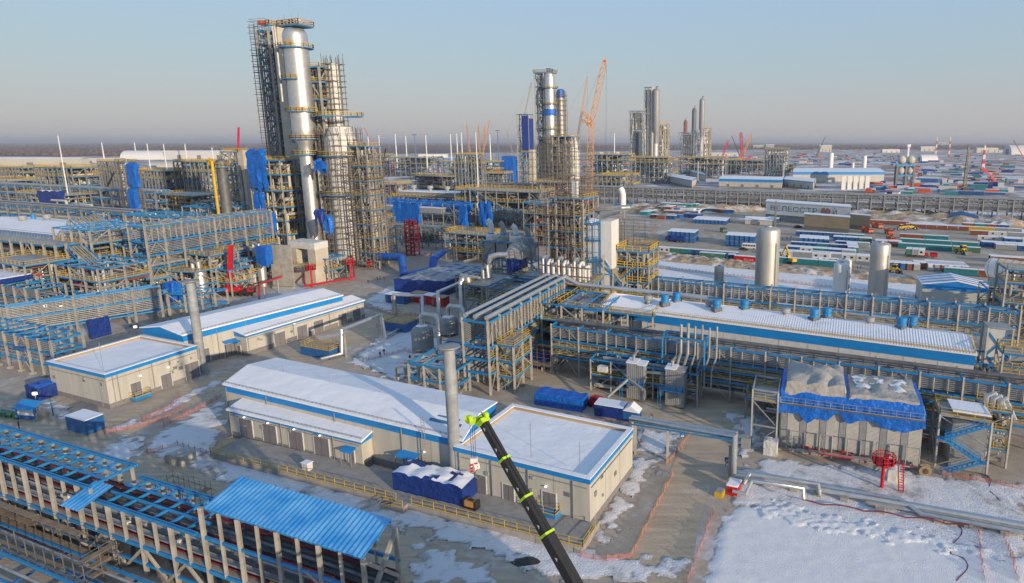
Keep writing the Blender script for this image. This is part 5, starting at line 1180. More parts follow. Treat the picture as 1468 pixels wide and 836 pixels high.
scaf_round('tube_scaffold', 'tube scaffold round the grey cyclone shell between the silver column and white shaft', Vector((rc.x-11,rc.y+8,0)), 4.0, 45, HZ(rc,100), 9, 2.3, .17, .4)
o = rc-V2(-25,6)+V2(75,2); t = frame('steel_tower', 'blue and yellow railed steel frame between silver column and scaffolded regenerator', rc-V2(-25,17)-V2(75,3), V2(-25,11), V2(75,9), [8,16,24,32,40,48,55,62,69,76,82], na=2, nb=2, cw=.8, bw=.6, clutter=190, prm=.7, cat='steel tower', crail=1.5)
t = frame('steel_tower', 'scaffold-hung steel frame with white bracing right of the regenerator below the horizon', rc+V2(-25,7)-V2(75,3), V2(-25,9), V2(75,10), [6,12,18,24,30,36,42,50], na=2, nb=2, cw=.45, bw=.5, clutter=190, prm=.7, cat='steel tower', crail=1.3, cm='column_grey')
scaffold('tube_scaffold', 'ragged tube scaffold on the right flank of the regenerator complex', rc+V2(-25,9)-V2(75,9), V2(-25,10), V2(75,16), 0, 46, sp=2.4, lift=2.2, w=.16, planks=.35)
o = rc-V2(-25,14)-V2(75,14); t = frame('pipe_structure', 'cluttered low steel frame of cream pipes and blue tarps in front of the silver column', rc-V2(-25,36)+V2(75,6), V2(-25,15), V2(75,16), [6,11,17,23,30,37], na=3, nb=2, cw=.42, bw=.5, clutter=190, prm=.6, crail=1.3, cat='steel structure')
t = frame('pipe_structure', 'cluttered pipe frame left of the silver column under the concrete shaft', W(372,372), V2(-25,20), V2(75,16), [6,12,18,24,31,38,44], na=3, nb=2, cw=.42, bw=.55, clutter=220, prm=.7, crail=1.3, cmats=['cream','cream','galvanised','dark_pipe','cladding'])
for i, (x, y, z0, z1, s, lab) in enumerate(((378,372,33,48,10,'large bright blue tarpaulin hung in the frame left of the concrete shaft'),(392,380,16,22,6,'bright blue tarpaulin wrap below the large hanging tarp'),(382,382,24,31,5,'crumpled bright blue tarpaulin under the cream elbow pipe left of the column'),(470,384,41,44,6,'crumpled blue tarpaulin bundle high beside the narrow part of the silver column'),(476,386,17,22,4,'blue tarpaulin wrapped box low beside the silver column base'),(466,388,22,25,4,'dark blue tarpaulin lump on the regenerator platform'))):
    c = W(x,y); tarped('tarpaulin', lab, c-V*3, U*s, V*2, z0, z1, 'tarp_blue' if i != 5 else 'tarp_navy', 'tarp_blue', 60+i, nx=8, ny=3, amp=.6)
# stair tower with concrete wall left of the column
o = W(333,356); t = frame('stair_tower', 'steel stair tower with pale concrete wall and yellow landings left of the tall column', o, U*13, V2(75,9), [6,12,18,24,30,36,42,47], na=2, nb=1, cw=.8, bw=.5, crail=1.5, cat='stair tower', clutter=20); stairs(t, o+U*1-V*1.5, U*5, 0, 46, 5.2, 1.3, 'steel_teal', 'yellow')
MB().para(o+U*10+V*.5, U*5.5, V*9, 0, 48).build('concrete_wall', 'slab', t)
c = W(322,372); t = thing('yellow_pipe', 'tall bright yellow vertical pipe with hooked top left of the stair tower', 'pipe', c); MB().tube([up(c,0), up(c,HZ(c,232)), up(c-U*1.5,HZ(c,229)), up(c-U*2.5,HZ(c,236))], .62, 10).build('pipe', 'yellow', t, True); MB().box(c, 4, 4, 1.5).build('base', 'concrete', t)
c = W(334,370); t = thing('dark_column', 'dark slender column inside scaffolding beside the tall yellow pipe', 'process column', c); vessel('', '', c, 2.2, 0, HZ(c,228), 'dark_pipe', parent=t, n=16); platform(t, c, 2.2, 4, HZ(c,240))
# blue ducts and stacks at right of the column base
o = W(538,370); t = frame('stair_tower', 'stair tower with blue stairs and white cladding beside the bright blue hanging tarp', o, U*8, V2(75,7), [5,9.5,14,18.5], na=1, nb=1, cw=.6, cat='stair tower', crail=1.4, clutter=6); stairs(t, o+U*1-V*1.4, U*5, 0, 18, 4.5, 1.3); MB().para(o+U*.5+V*1, U*3, V2(75,5), 0, 17).build('cladding', 'tarp_white', t)
c = W(536,372); tarped('tarpaulin', 'tall narrow bright blue tarpaulin hanging beside the regenerator foot', c-U*4, U*3.6, V*2.2, 3, 17, 'tarp_blue', 'tarp_blue', 71, nx=6, ny=3, amp=.5)
t = thing('blue_duct', 'bright blue wrapped duct bending down by the regenerator foot', 'duct', W(580,400)); 
MB().tube([up(W(508,378),4), up(W(574,386),5), up(W(577,387),5), up(W(579,398),.5)], 1.5, 10).build('duct', 'tarp_blue', t, True)
for x, y in ((520,382),(545,386)): MB().bar(up(W(x,y),0), up(W(x,y),3.4), .5).build('support', 'column_grey', t)
t = thing('blue_duct', 'bright blue wrapped duct rising from the ground beside the navy tarped stack', 'duct', W(620,392))
MB().tube([up(W(584,400),1.4), up(W(620,391),1.4), up(W(623,390),5.5), up(W(636,380),5.5)], 1.3, 10).build('duct', 'tarp_blue', t, True); MB().tube([up(W(636,380),5.5), up(W(650,372),5.5), up(W(651,385),1.5), up(W(685,375),1.5)], .7, 9).build('pipe', 'galvanised', t, True)
MB().bar(up(W(622,391),0), up(W(622,391),1.0), 1.6).build('support', 'concrete', t)
c = W(566,419); A = W(640,424)-c; t = tarped('tarped_stack', 'wide low stack of goods under navy tarp with dusty pale top', c, A, V2(72,34), 0, 5, 'tarp_navy', 'cabin_grey', 75, nx=20, ny=14, amp=.25)
for i, (x, y, w, m, lab) in enumerate(((566,436,8,'cabin_blue','small navy site cabin with snowy roof beside the navy tarped stack'),(597,434,5,'red','red container at the front of the navy tarped stack, left one'),(613,437,4,'red','low red container with pale lid between two red ones'),(627,440,5,'red','red container at the front of the navy tarped stack, right one'))):
    c = W(x,y); t = thing('container', lab, 'container', c, 'containers by the navy tarped stack'); MB().para(c-U*w/2, U*w, V2(75,4), .2, 3).build('body', m, t); MB().para(c-U*(w/2+.1)-V*.1, U*(w+.2), V2(75,4.2), 3, 3.15).build('roof', 'snow' if i in (0,2) else 'plywood', t); MB().para(c-U*w/2+U*.3-V*.05, U*1, V*.05, .4, 2.4).build('door', 'door_grey', t)
# silver pipes over the yard between the halls
def piperun(label, pts, r=.35, m='cladding', posts=()):
    t = thing('pipe_run', label, 'pipeline', up(W(*pts[0][:2]),0)); MB().tube([up(W(x,y),z) for x,y,z in pts], r, 9).build('pipe', m, t, True)
    for x, y, z in posts: MB().bar(up(W(x,y),0), up(W(x,y),z), .4).build('post', 'column_grey', t)
    return t
piperun('silver pipe on posts crossing the road between the two snowy halls', [(460,520,.9),(490,512,.9),(492,510,6.6),(546,486,6.6),(549,485,6.6),(552,488,.9),(610,455,.9)], .42, posts=((497,512,6),(545,488,6)))
piperun('grey pipe portal over the road beside the red containers', [(567,440,.8),(567,452,.8),(567,452,6.5),(606,454,6.5),(607,455,6.5),(607,470,.8)], .45, posts=((564,452,6),(604,456,6)))
piperun('grey pipe portal stepping up behind the two snow-capped vessels', [(632,470,.8),(630,458,.8),(630,456,8),(662,440,8),(664,440,10.5),(690,446,10.5)], .5, posts=((630,455,7.5),(660,442,7.5)))
piperun('tall shiny vertical pipe bend beside the railed pump deck', [(662,470,1),(663,452,1),(663,450,10),(668,449,11),(674,450,11),(676,450,8)], .7)
for i, (x, y) in enumerate(((590,472),(560,462))): pass
c = W(452,512); t = thing('blue_basin', 'blue steel basin with yellow railings behind the front hall roof', 'basin', c); MB().para(c-U*5, U*10, V2(75,5), 0, 2.2).build('basin', 'cabin_blue', t); MB().para(c-U*4.6+V*.3, U*9.2, V2(75,4.4), 2.2, 2.3).build('cover', 'plywood', t); rail(t, ring(c-U*5,U*10,V2(75,5),2.2))
c = W(566,476); t = thing('blue_basin', 'blue steel basin with yellow rails near the two grey vessels', 'basin', c); MB().para(c-U*4, U*8, V2(75,6), 0, 2.6).build('basin', 'cabin_blue', t); MB().para(c-U*3.6+V*.3, U*7.2, V2(75,5.4), 2.6, 2.7).build('cover', 'plywood', t); rail(t, ring(c-U*4,U*8,V2(75,6),2.6))
# ---------------------------------------------------------------- centre
# railed pump deck and its equipment left of the white heater
o = W(668,452); t = frame('pump_deck', 'grey pipe deck with yellow railings and shiny pipe bends left of the scaffolded heater', o, U*26, V2(75,18), [5,9.5], na=4, nb=2, clutter=60, bm='steel_teal', cmats=['galvanised','dark_pipe','cladding'], cat='platform')
MB().tube([up(o+U*3+V*12,10), up(o+U*3+V*12,15), up(o+U*3.6+V*12,16.5), up(o+U*6+V*13,17.2), up(o+U*9+V*14,17.2)], .8, 10).build('pipe_bend', 'cladding', t, True); MB().tube([up(o+U*2+V*9,10), up(o+U*2+V*9,13), up(o+U*4+V*9,14), up(o+U*4+V*9,10.4)], .6, 10).build('pipe_bend', 'cladding', t, True)
c = W(722,432); drape('tarpaulin', 'tan sheet hanging over a navy wrapped vessel on the pump deck', c+V*3, U*6, V*6, 17, 3, 'tarp_tan', 91, nx=10, ny=8, amp=1.0, dome=2.5, bulge=.2, scal=.3)
tarped('tarped_vessel', 'navy tarpaulin wrapped vessel under the tan sheet', c+V*3.2+U*.2, U*5.6, V*5.5, 7, 15.4, 'tarp_navy', 'tarp_navy', 92, nx=10, ny=6, amp=.5)
o = W(694,412); t = frame('fan_cooler', 'blue-topped row of four grey boxes carrying bent white exhaust vents', o, U*21, V2(75,6), [6,10.5,17], na=4, nb=1, floors=True, fsel=[2], rails=False, clutter=26, bm='steel_blue', cat='cooler')
for i in range(4):
    c = o+U*(.6+i*5.3); MB().para(c+V*.3, U*4.2, V2(75,5), 11.2, 16.8).build('cooler_box', 'vessel_grey', t); c = c+U*2+V*3; m = ['white_paint','cabin_grey','white_paint','vessel_grey'][i]
    MB().lathe(up(c,17.3), [(2.0,0),(2.0,1.4),(1.1,2.2)], 12).build('vent_base', 'tarp_white' if m == 'white_paint' else m, t, True); MB().tube([up(c,19), up(c,22.4 - i*.7), up(c-V2(0,.5),23.8-i*.7), up(c-V2(0,1.3),24.4-i*.7)], .95, 12).build('vent_pipe', m, t, True); MB().tube([up(c,19.4), up(c,19.8)], 1.15, 12).build('vent_band', 'steel_blue', t)
# white heater tower
c = W(846,446); zt = HZ(c,318); t = thing('heater_tower', 'tall white-walled heater shaft with blue railed platforms and scaffolds', 'fired heater', c)
MB().para(c+U*4.2-V*.5, U*3.6, V2(75,8), 0, zt+.5).build('shaft', 'white_paint', t); MB().para(c-U*3.8, U*8, V2(75,7), 9, zt-1).build('casing', 'white_paint', t); MB().para(c-U*3.4+V*.3, U*7.4, V2(75,6), 0, 9).build('base', 'concrete', t)
MB().lathe(up(c-U*.2+V*3.5,zt-1), [(3.2,0),(3.0,.8),(1.2,1.6),(.1,1.7)], 16).build('roof_cone', 'snow_thin', t, True)
for z in (9,16,22.5,zt-.5):
    p = MB().para(c-U*5-V*1.4, U*9.4, V*1.4, z, z+.2).build('platform', 'steel_blue', t); rail(p, [up(c-U*5,z+.2), up(c-U*5-V*1.4,z+.2), up(c+U*4.4-V*1.4,z+.2)], m='steel_blue', sp=1.4, w=.1)
for k in range(6): MB().bar(up(c-U*(5-k*1.85)-V*1.45,9), up(c-U*(5-k*1.85)-V*1.45,zt+2.5), .18).build('post', 'steel_blue', t)
for z in (13,19,26): MB().bar(up(c-U*5-V*1.45,z), up(c+U*4.4-V*1.45,z), .15).build('rail_beam', 'steel_blue', t)
for dx in (-6.2,): MB().para(c+U*dx+V*1, U*1.6, V*2, 20, zt+12).build('duct', 'white_paint', t)
MB().tube([up(c-U*2+V*7,zt+3), up(c+U*9+V*7,zt+4), up(c+U*11+V*9,zt+4)], .7, 10).build('blue_pipe', 'galvanised', t, True)
o = W(775,452); t = frame('pipe_structure', 'tall frame of red-brown trays, pipes and scaffolds left of the white heater shaft', o+V*8, U*12.5, V2(75,15), [5,10,15,20,25,30,35], na=4, nb=3, cw=.4, bw=.4, clutter=260, cmats=['galvanised','dark_pipe','rust','cream','scaffold_grey'], crail=1.2)
scaffold('tube_scaffold', 'tall dense tube scaffold left of the white heater shaft', o+V*6-U*1, U*13.5, V2(75,18), 8, 40, sp=2.2, lift=2.2, w=.14, planks=.6, pm='rust')
scaffold('tube_scaffold', 'inner tube scaffold rising behind the dense scaffold left of the heater', o+V*15+U*1, U*9, V2(75,10), 8, 50, sp=2.4, lift=2.4, w=.14, planks=.4, pm='plank')
o = W(772,470); t = frame('pipe_structure', 'blue-beamed pipe module with rows of white hoop pipes before the scaffolds', o+V*2, U*17, V2(75,10), [4.5,9,13.5], na=4, nb=2, clutter=50, cat='pipe module')
for k in range(9): c = o+V*2.5+U*(1+k*1.7); MB().tube([up(c,14), up(c,19.5-(k%3)), up(c+V*1.2,20.2-(k%3)), up(c+V*3,20-(k%3)), up(c+V*3,14)], .34, 8).build('hoop_pipe', 'white_paint' if k % 3 else 'cladding', t, True)
for z in (15.5,18): MB().bar(up(o+V*2,z), up(o+V*2+U*17,z), .25).build('beam', 'rust', t)
c = W(776,462); tarped('tarpaulin', 'small bright blue tarpaulin at the left end of the white hoop pipes', c+V*1, U*2.2, V*2, 13, 19, 'tarp_blue', 'tarp_blue', 95, nx=5, ny=4, amp=.3)
t = frame('pipe_structure', 'yellow-railed lattice of stairs and pipes right of the white heater shaft', W(884,445), U*11, V2(75,13), [5,9.5,14,19], na=3, nb=2, clutter=110, crail=1.7, cw=.32, cmats=['galvanised','dark_pipe','cream','scaffold_grey']); stairs(t, W(884,447), U*6, 0, 14, 4.7, 1.4, 'steel_blue', 'yellow')
scaffold('tube_scaffold', 'tube scaffold right of the white heater shaft behind the yellow rails', W(880,432), U*13, V2(75,10), 0, 27, sp=2.2, lift=2.2, w=.13, planks=.35)
c = W(893,420); t = thing('vent_stack', 'white bent-topped vent pipe on a slim blue-topped frame right of the heater', 'vent stack', c); z = HZ(c,296)
for s in (-.7,.7): MB().bar(up(c+U*s,0), up(c+U*s,z), .35).build('column', 'column_grey', t)
MB().para(c-U*3-V*1, U*6, V*3, z, z+.6).build('cap', 'steel_blue', t); MB().tube([up(c,z), up(c,z+4), up(c-U*.4,z+5.4), up(c-U*.9,z+6)], 1.1, 12).build('vent_pipe', 'white_paint', t, True); MB().tube([up(c-U*1,z-2), up(c-U*8,z-4)], .5, 9).build('pipe', 'galvanised', t)
slope_trays('cable_slope', 'dark cable slope descending right of the white heater to the rear rack', W(866,450), W(892,452)+V*1, 17, 9, V2(75,5), 3, 2)
p0 = W(700,470); rack('pipe_rack', 'shaded low rack behind the three silver pipes at centre', p0, p0+V*30, V2(-25,9), [5,9,12], bay=6, pipes=[(5.1,8,.3),(9.1,8,.3)], trays=[(9.3,11.8,6,0)], bm='steel_teal', pm=['dark_pipe','galvanised'])
# racks and tarps behind, between the columns
p0 = W(548,352); rack('pipe_rack', 'long grey pipe rack with truss crossing the centre behind the blue ducts', p0, p0+U*88, V2(75,6), [4,8.5,10.5], bay=9, pipes=[(8.6,4,.6),(10.6,3,.45)], bm='steel_teal', rails=[(10.7,1)], pm='galvanised', cm='column_far', brace=1)
p0 = W(548,332); t = rack('pipe_rack', 'rack with pale box roof wrapped in bright blue tarpaulin right of the regenerator', p0, p0+U*62, V2(75,12), [6,12,18], bay=8, bm='steel_teal', cm='column_far', pipes=[(6.1,6,.4),(12.1,6,.4)])
MB().para(p0-V*1, U*46, V*5, 12.6, 15.5).build('cooler_box', 'cabin_grey', t); MB().para(p0-V*1.2, U*46.4, V*5.4, 15.5, 15.7).build('roof', 'snow', t)
c = W(548,332); tarped('tarpaulin', 'very long bright blue tarpaulin over the pale box roof right of the regenerator', c+V*4.4, U*62, V*4, 15, 18.6, 'tarp_blue', 'tarp_blue', 101, nx=40, ny=4, amp=.5)
tarped('tarpaulin', 'bright blue tarpaulin bundle hanging at the right end of the long blue cover', c+U*58-V*1, U*5, V*4, 4, 17, 'tarp_blue', 'tarp_blue', 103, nx=6, ny=4, amp=.6)
p0 = W(562,318); t = frame('process_block', 'snow-topped grey process block with long yellow deck behind the blue tarpaulins', p0, U*62, V2(75,22), [6,11,17], na=8, nb=2, clutter=90, bm='steel_teal', cm='column_far', cat='process unit', crail=1.6)
MB().para(p0+U*6+V*3, U*46, V2(75,14), 17.5, 20).build('upper_box', 'cabin_grey', t); MB().para(p0+U*5.5+V*2.6, U*47, V2(75,15), 20, 20.4).build('roof', 'snow', t)
for k in range(3): MB().lathe(up(p0+U*(14+k*14)+V*9,20.4), [(1.2,0),(1.2,1.5),(2,1.8),(2,3.4),(1.6,3.6)], 12).build('roof_vent', 'cabin_grey', t, True)
for i, (x, y, z0, z1, s, lab) in enumerate(((566,340,8,19,18,'big bright blue tarpaulin on the side of the snow-topped process block'),(688,344,9,20,8,'bright blue tarpaulin sheet hanging in the racks left of the second column'),(748,330,12,19,16,'bright blue tarpaulin along the sloping rack before the second column'),(778,326,12,23,9,'bright blue tarpaulin at the foot of the second column'))):
    c = W(x,y); tarped('tarpaulin', lab, c, U*s, V*2, z0, z1, 'tarp_blue', 'tarp_blue', 110+i, nx=12, ny=3, amp=.6)
p0 = W(655,330); t = frame('process_block', 'big teal-beamed pipe block left of the second column, with sloping trays', p0, U*60, V2(75,24), [6,12,18,24], na=8, nb=3, clutter=240, bm='steel_teal', cm='column_far', cat='process unit', crail=1.6, cw=.6, prm=.8)
slope_trays('cable_slope', 'grey tray slope descending right across the pipe block before the second column', p0+U*12-V*1, p0+U*40-V*1, 25, 12, V2(75,8), 3, 5)
p0 = W(700,338); rack('pipe_rack', 'tray rack with yellow walkway below the bright blue tarps at centre', p0, p0+U*38, V2(75,8), [5,10,15], bay=6, minor=1, trays=[(10.3,14.6,7,0)], bm='steel_teal', cm='column_far', rails=[(5.2,0)])
c = W(583,366); t = thing('red_tower', 'tall red lattice stair tower on the red kerb right of the regenerator', 'tower', c); z = HZ(c,322); w = U*5
for a, b in ((0,0),(1,0),(1,1),(0,1)): MB().bar(up(c+U*5*a+V*4*b,0), up(c+U*5*a+V*4*b,z), .6).build('column', 'red', t)
for k in range(7): 
    zz = z*(k+1)/7; MB().para(c, U*5, V*4, zz-.3, zz).build('landing', 'red', t); MB().bar(up(c,zz-z/7), up(c+U*5,zz), .4).build('brace', 'red', t)
rail(t, ring(c,U*5,V*4,z), m='red', w=.3, h=1.8)
# ---------------------------------------------------------------- filler modules of the plant
def module(label, px, py, la, lb, hgt, nl, clutter=90, cm='column_grey', bm='steel_blue', tarp=None, name='process_module', prm=.45, crail=1.3, cmats=None, ang=None, fs=None):
    o = W(px,py); a = U*la if ang is None else V2(ang,la); b = V2(75,lb)
    t = frame(name, label, o, a, b, [hgt*(i+1)/nl for i in range(nl)], na=max(2,int(la/6)), nb=max(1,int(lb/7)), cw=.42, bw=.42, cm=cm, bm=bm, clutter=clutter, cat='process unit', crail=crail, prm=prm, fsel=fs or list(range(0,nl,2)), cmats=cmats or ['galvanised','galvanised','dark_pipe','cream','cladding','vessel_grey','rust'])
    for k in range(int(clutter/14)):                     # valves, motors, exchangers
        u, v = R.uniform(.1,.85), R.uniform(0,.8); z = hgt*R.randrange(nl)/nl+.3; m = R.choice(['cladding','vessel_grey','cabin_grey','yellow','deep_blue','cabin_white','red']); c = up(o+a*u+b*v, z)
        if R.random() < .5: MB().tube([c+Vector((0,0,.9)), c+Vector((0,0,.9))+R.choice((U,V))*R.uniform(1.5,4)], R.uniform(.4,.9), 10).build('exchanger', m, t, True)
        else: MB().box(c, R.uniform(.6,1.8), R.uniform(.6,1.4), R.uniform(.7,2), radians(-25)).build('equipment_box', m, t)
    return t
module('crowded blue and yellow pipe module at the left edge under the navy tarp roof', -10, 440, 24, 14, 15, 3, 110)
module('crowded pipe module between the tray gallery and the sloping trays at left', 92, 452, 22, 16, 16, 4, 130)
module('crowded pipe module with yellow decks below the long tray gallery, left part', 170, 420, 22, 14, 17, 4, 130)
module('crowded pipe module below the long tray gallery, behind the silver vessels', 255, 418, 20, 12, 14, 3, 130, prm=.55)
module('low pipe module with yellow rails beside the conical silver vessel', 296, 420, 14, 9, 9, 2, 80)
module('pipe module with blue beams in front of the concrete shaft foot', 336, 396, 16, 10, 13, 3, 110)
module('crowded deck of pipes right of the draped concrete block', 440, 402, 12, 10, 9, 2, 80)
module('crowded module of pipes behind the long tray gallery', 190, 372, 30, 20, 20, 4, 160, bm='steel_blue', prm=.6)
module('crowded module of pipes left of the stair tower with concrete wall', 270, 362, 26, 18, 22, 4, 160, prm=.7)
module('wide far module of cream pipes behind the big left roof', 30, 312, 60, 25, 17, 3, 170, cm='column_far', prm=.8, cmats=['cream','cream','galvanised','dark_pipe','yellow'])
module('wide far module of pipes right of the draped scaffold tower', 225, 318, 40, 25, 18, 3, 150, cm='column_far', prm=.8, cmats=['cream','cream','galvanised','dark_pipe','yellow'])
module('far module of teal beams under the white hangar', 110, 268, 110, 40, 16, 3, 190, cm='column_far', bm='steel_blue', prm=1.0, crail=2)
module('far module of teal beams at the left edge of the plant', -40, 282, 70, 40, 16, 3, 150, cm='column_far', bm='steel_blue', prm=1.0, crail=2)
module('far module of teal beams left of the stair tower', 240, 276, 70, 40, 18, 3, 170, cm='column_far', bm='steel_blue', prm=1.0, crail=2)
module('teal pipe module right of the regenerator behind the thin black boom', 520, 290, 40, 25, 16, 3, 150, cm='column_far', bm='steel_teal', prm=.9, crail=2)
module('teal pipe module behind the snow-topped process block', 590, 276, 60, 25, 17, 3, 170, cm='column_far', bm='steel_teal', prm=.9, crail=2)
module('teal pipe module left of the navy-draped steel block', 680, 272, 40, 25, 18, 3, 150, cm='column_far', bm='steel_teal', prm=.9, crail=2)
module('dense pipe module in front of the second silver column', 765, 318, 28, 18, 26, 5, 200, cm='column_far', bm='steel_teal', prm=.7, cmats=['galvanised','dark_pipe','rust','cream','tarp_white'])
module('dense pipe module between the second column and the dense scaffold', 752, 352, 26, 14, 22, 4, 180, cm='column_far', prm=.6, cmats=['galvanised','dark_pipe','rust','cream'])
module('low pipe module under the four white vents', 655, 428, 22, 10, 8, 2, 90, bm='steel_teal')
module('teal pipe module with snowy roof right of the orange crane', 862, 270, 40, 30, 15, 3, 150, cm='column_far', bm='steel_teal', prm=1.0, crail=2)
module('teal pipe module below the farthest slim reactors', 985, 248, 90, 40, 22, 3, 160, cm='column_far', bm='steel_teal', prm=1.3, crail=2)
module('teal pipe module below the matt grey reactor', 900, 256, 70, 40, 26, 3, 160, cm='column_far', bm='steel_teal', prm=1.3, crail=2)
module('teal pipe module between the far red crane and the far compressor hall', 1075, 246, 80, 30, 14, 2, 120, cm='column_far', bm='steel_teal', prm=1.2, crail=2)
module('crowded pipe module at the right edge under the white drum', 1412, 470, 22, 12, 11, 2, 110)
module('dark pipe module under the right end of the long front rack', 1395, 575, 20, 10, 8, 2, 90, cmats=['dark_pipe','galvanised','cladding'])
module('shaded pipe module behind the three silver pipes', 690, 505, 16, 20, 11, 3, 120, cmats=['dark_pipe','galvanised','dark_pipe','cladding'])
module('shaded pipe module at the foot of the white heater', 800, 505, 26, 16, 12, 3, 150, cmats=['dark_pipe','galvanised','dark_pipe','cladding'])
module('pipe module left of the white heater before the hoop pipes', 740, 448, 12, 12, 11, 3, 110)
module('blue-railed pipe module under the left-edge rack, behind the navy tarp roof', 12, 408, 22, 12, 13, 3, 120, crail=1.6)
module('blue-railed pipe module beside the sloping grey trays at left', 118, 412, 18, 10, 13, 3, 120, crail=1.6)
module('pipe module with yellow decks in front of the tall tray gallery, middle', 228, 412, 16, 8, 12, 3, 110, crail=1.6)
module('pipe module with yellow decks between conical vessel and grey panel', 318, 412, 12, 8, 10, 2, 100, crail=1.6)
module('teal pipe module in front of the long blue tarpaulin cover', 575, 345, 26, 10, 8, 2, 110, cm='column_far', bm='steel_teal', crail=1.6)
module('teal pipe module behind the four white vents', 640, 372, 24, 12, 12, 3, 130, cm='column_far', bm='steel_teal', crail=1.6)
# unseen rack added below the frame to shade the foot of the halls
rack('pipe_rack', 'unseen tray rack added below the frame to shade the foot of the halls', Vector((-15,46.5,0)), Vector((34,25,0)), -V2(75,6), [4,8.5,15.4], bay=7, trays=[(8.8,15.2,14,0),(8.8,15.2,14,1),(4.4,8.2,9,0)], pipes=[(4.1,5,.3)], rails=[(8.6,0)])
# ---------------------------------------------------------------- the air
def haze():
    m = bpy.data.materials.new('haze'); m.use_nodes = True; n = m.node_tree; n.nodes.clear(); out = n.nodes.new('ShaderNodeOutputMaterial'); v = n.nodes.new('ShaderNodeVolumePrincipled')
    v.inputs['Color'].default_value = (.80,.82,.88,1); v.inputs['Density'].default_value = HAZE; v.inputs['Anisotropy'].default_value = .2; n.links.new(v.outputs[0], out.inputs['Volume'])
    me = MB().box((0,34800,-1.5), 120200, 70600, 136).mesh('haze', m); o = bpy.data.objects.new('haze', me); COL.objects.link(o); o['kind'] = 'stuff'; return o
HAZE = 0.75e-4
haze()
# ---------------------------------------------------------------- far units
def simple_col(name, label, c, prof, m, cat='process column', n=18):
    t = thing(name, label, cat, c); MB().lathe((c.x,c.y,0), prof, n).build('shell', m, t, True); return t
# second column complex
c2 = W(792,290); Zf = lambda py: HZ(c2,py); t = simple_col('silver_column', 'second shiny silver column with a blue wrapped collar, left of the orange crane', c2, [(3.6,0),(3.6,Zf(215)),(4.6,Zf(200)),(4.6,Zf(112)),(3.6,Zf(106)),(1.6,Zf(104)),(.1,Zf(103.5))], 'cladding')
for k in range(14): MB().lathe((c2.x,c2.y,Zf(285-k*5.4)), [(3.7,0),(3.75,.2),(3.75,.9),(3.7,1.1)], 16).build('ring', 'tarp_white', t)
MB().lathe((c2.x,c2.y,Zf(166)), [(4.8,0),(5.2,3),(4.8,5.5)], 16).build('blue_wrap', 'tarp_blue', t, True)
scaf_round('tube_scaffold', 'far tube scaffold wrapped round the narrow lower half of the second silver column', c2, 5.2, 18, Zf(196), 10, 4, .34, .5)
for py in (127,150,186,205): platform(t, c2, 4.6, 6.8, Zf(py), 0, 360, w=.3)
o = c2+V2(162,13)-V2(72,2); zt = Zf(105)
t = frame('steel_tower', 'tall teal-braced steel tower left of the second silver column', o, V2(-18,8.5), V2(72,8), [10*i*zt/100 for i in range(1,11)], na=1, nb=1, cw=1.1, bw=.9, bm='steel_teal', bracem='steel_teal', rails=False, clutter=90, prm=1.0, cat='steel tower')
MB().para(o+V2(-18,9.2), V2(-18,2.2), V2(72,6), 20, zt-1).build('concrete_shaft', 'slab', t); MB().para(o-V2(-18,1), V2(-18,18), V2(72,9), zt, zt+1).build('top_deck', 'column_far', t); rail(t, ring(o-V2(-18,1), V2(-18,18), V2(72,9), zt+1), h=2, w=.4, m='column_grey'); MB().para(c2-V2(-18,3), V2(-18,4), V2(72,4), zt+1, zt+4).build('blue_wrap', 'tarp_blue', t)
t = frame('steel_tower', 'navy-draped steel block beside the second column, left side', W(744,262), V2(-18,16), V2(72,14), [HZ(W(744,262),164)*k_/6 for k_ in range(1,7)], na=2, nb=2, cw=1, bw=.8, bm='steel_teal', cat='steel tower', rails=False, clutter=20); o = W(744,262)
MB().para(o+V2(-18,7)-V2(72,.8), V2(-18,9), V2(72,.6), 30, HZ(W(744,262),166)).build('blue_wrap', 'tarp_navy', t); MB().para(o+V2(-18,16.4), V2(-18,.5), V2(72,12), 10, HZ(W(744,262),170)).build('blue_wrap', 'tarp_navy', t)
c = W(720,262); tarped('tarpaulin', 'large bright blue tarpaulin covered block left of the pale stair tower', c, V2(-18,17), V2(72,10), 3, 33, 'tarp_blue', 'tarp_blue', 120, nx=12, ny=5, amp=.6)
o = W(747,270); t = frame('stair_tower', 'pale far stair tower with zigzag teal flights left of the second column', o, V2(-18,16), V2(72,8), [8*i for i in range(1,6)], na=2, nb=1, cw=.9, bw=.7, bm='steel_teal', cat='stair tower', crail=1.6); stairs(t, o+V2(-18,1)-V2(72,2), V2(-18,9), 0, 40, 6, 2, 'steel_teal', 'steel_teal'); MB().para(o+V2(-18,11), V2(-18,5), V2(72,7), 0, 43).build('wall', 'slab', t)
c = c2+V2(-18,8.2)+V2(72,4); t = simple_col('process_column', 'slim banded far column with blue top right of the second silver column', c, [(2.6,0),(2.6,Zf(140)),(3,Zf(138)),(3,Zf(131)),(.1,Zf(130))], 'tarp_white'); MB().lathe((c.x,c.y,Zf(140)), [(3.2,0),(3.3,6),(2,7)], 12).build('blue_wrap', 'tarp_blue', t)
scaf_round('tube_scaffold', 'far tube scaffold round the slim banded column right of the second silver column', c, 3.6, 30, Zf(133), 8, 4, .35, .4)
t = frame('steel_tower', 'far scaffold-like pipe tower with pale shells right of the second silver column', c2+V2(-18,4)-V2(72,6), V2(-18,18), V2(72,18), [8,16,24,32,40,48,56], na=3, nb=3, cw=.8, bw=.6, clutter=240, prm=1.1, cat='steel tower', cmats=['cream','tarp_white','galvanised','dark_pipe'], crail=1.6)
MB().lathe((c2.x+18,c2.y-2,0), [(6,0),(6,30),(5,50),(3,57),(.1,58)], 16).build('shell', 'tarp_white', t, True)
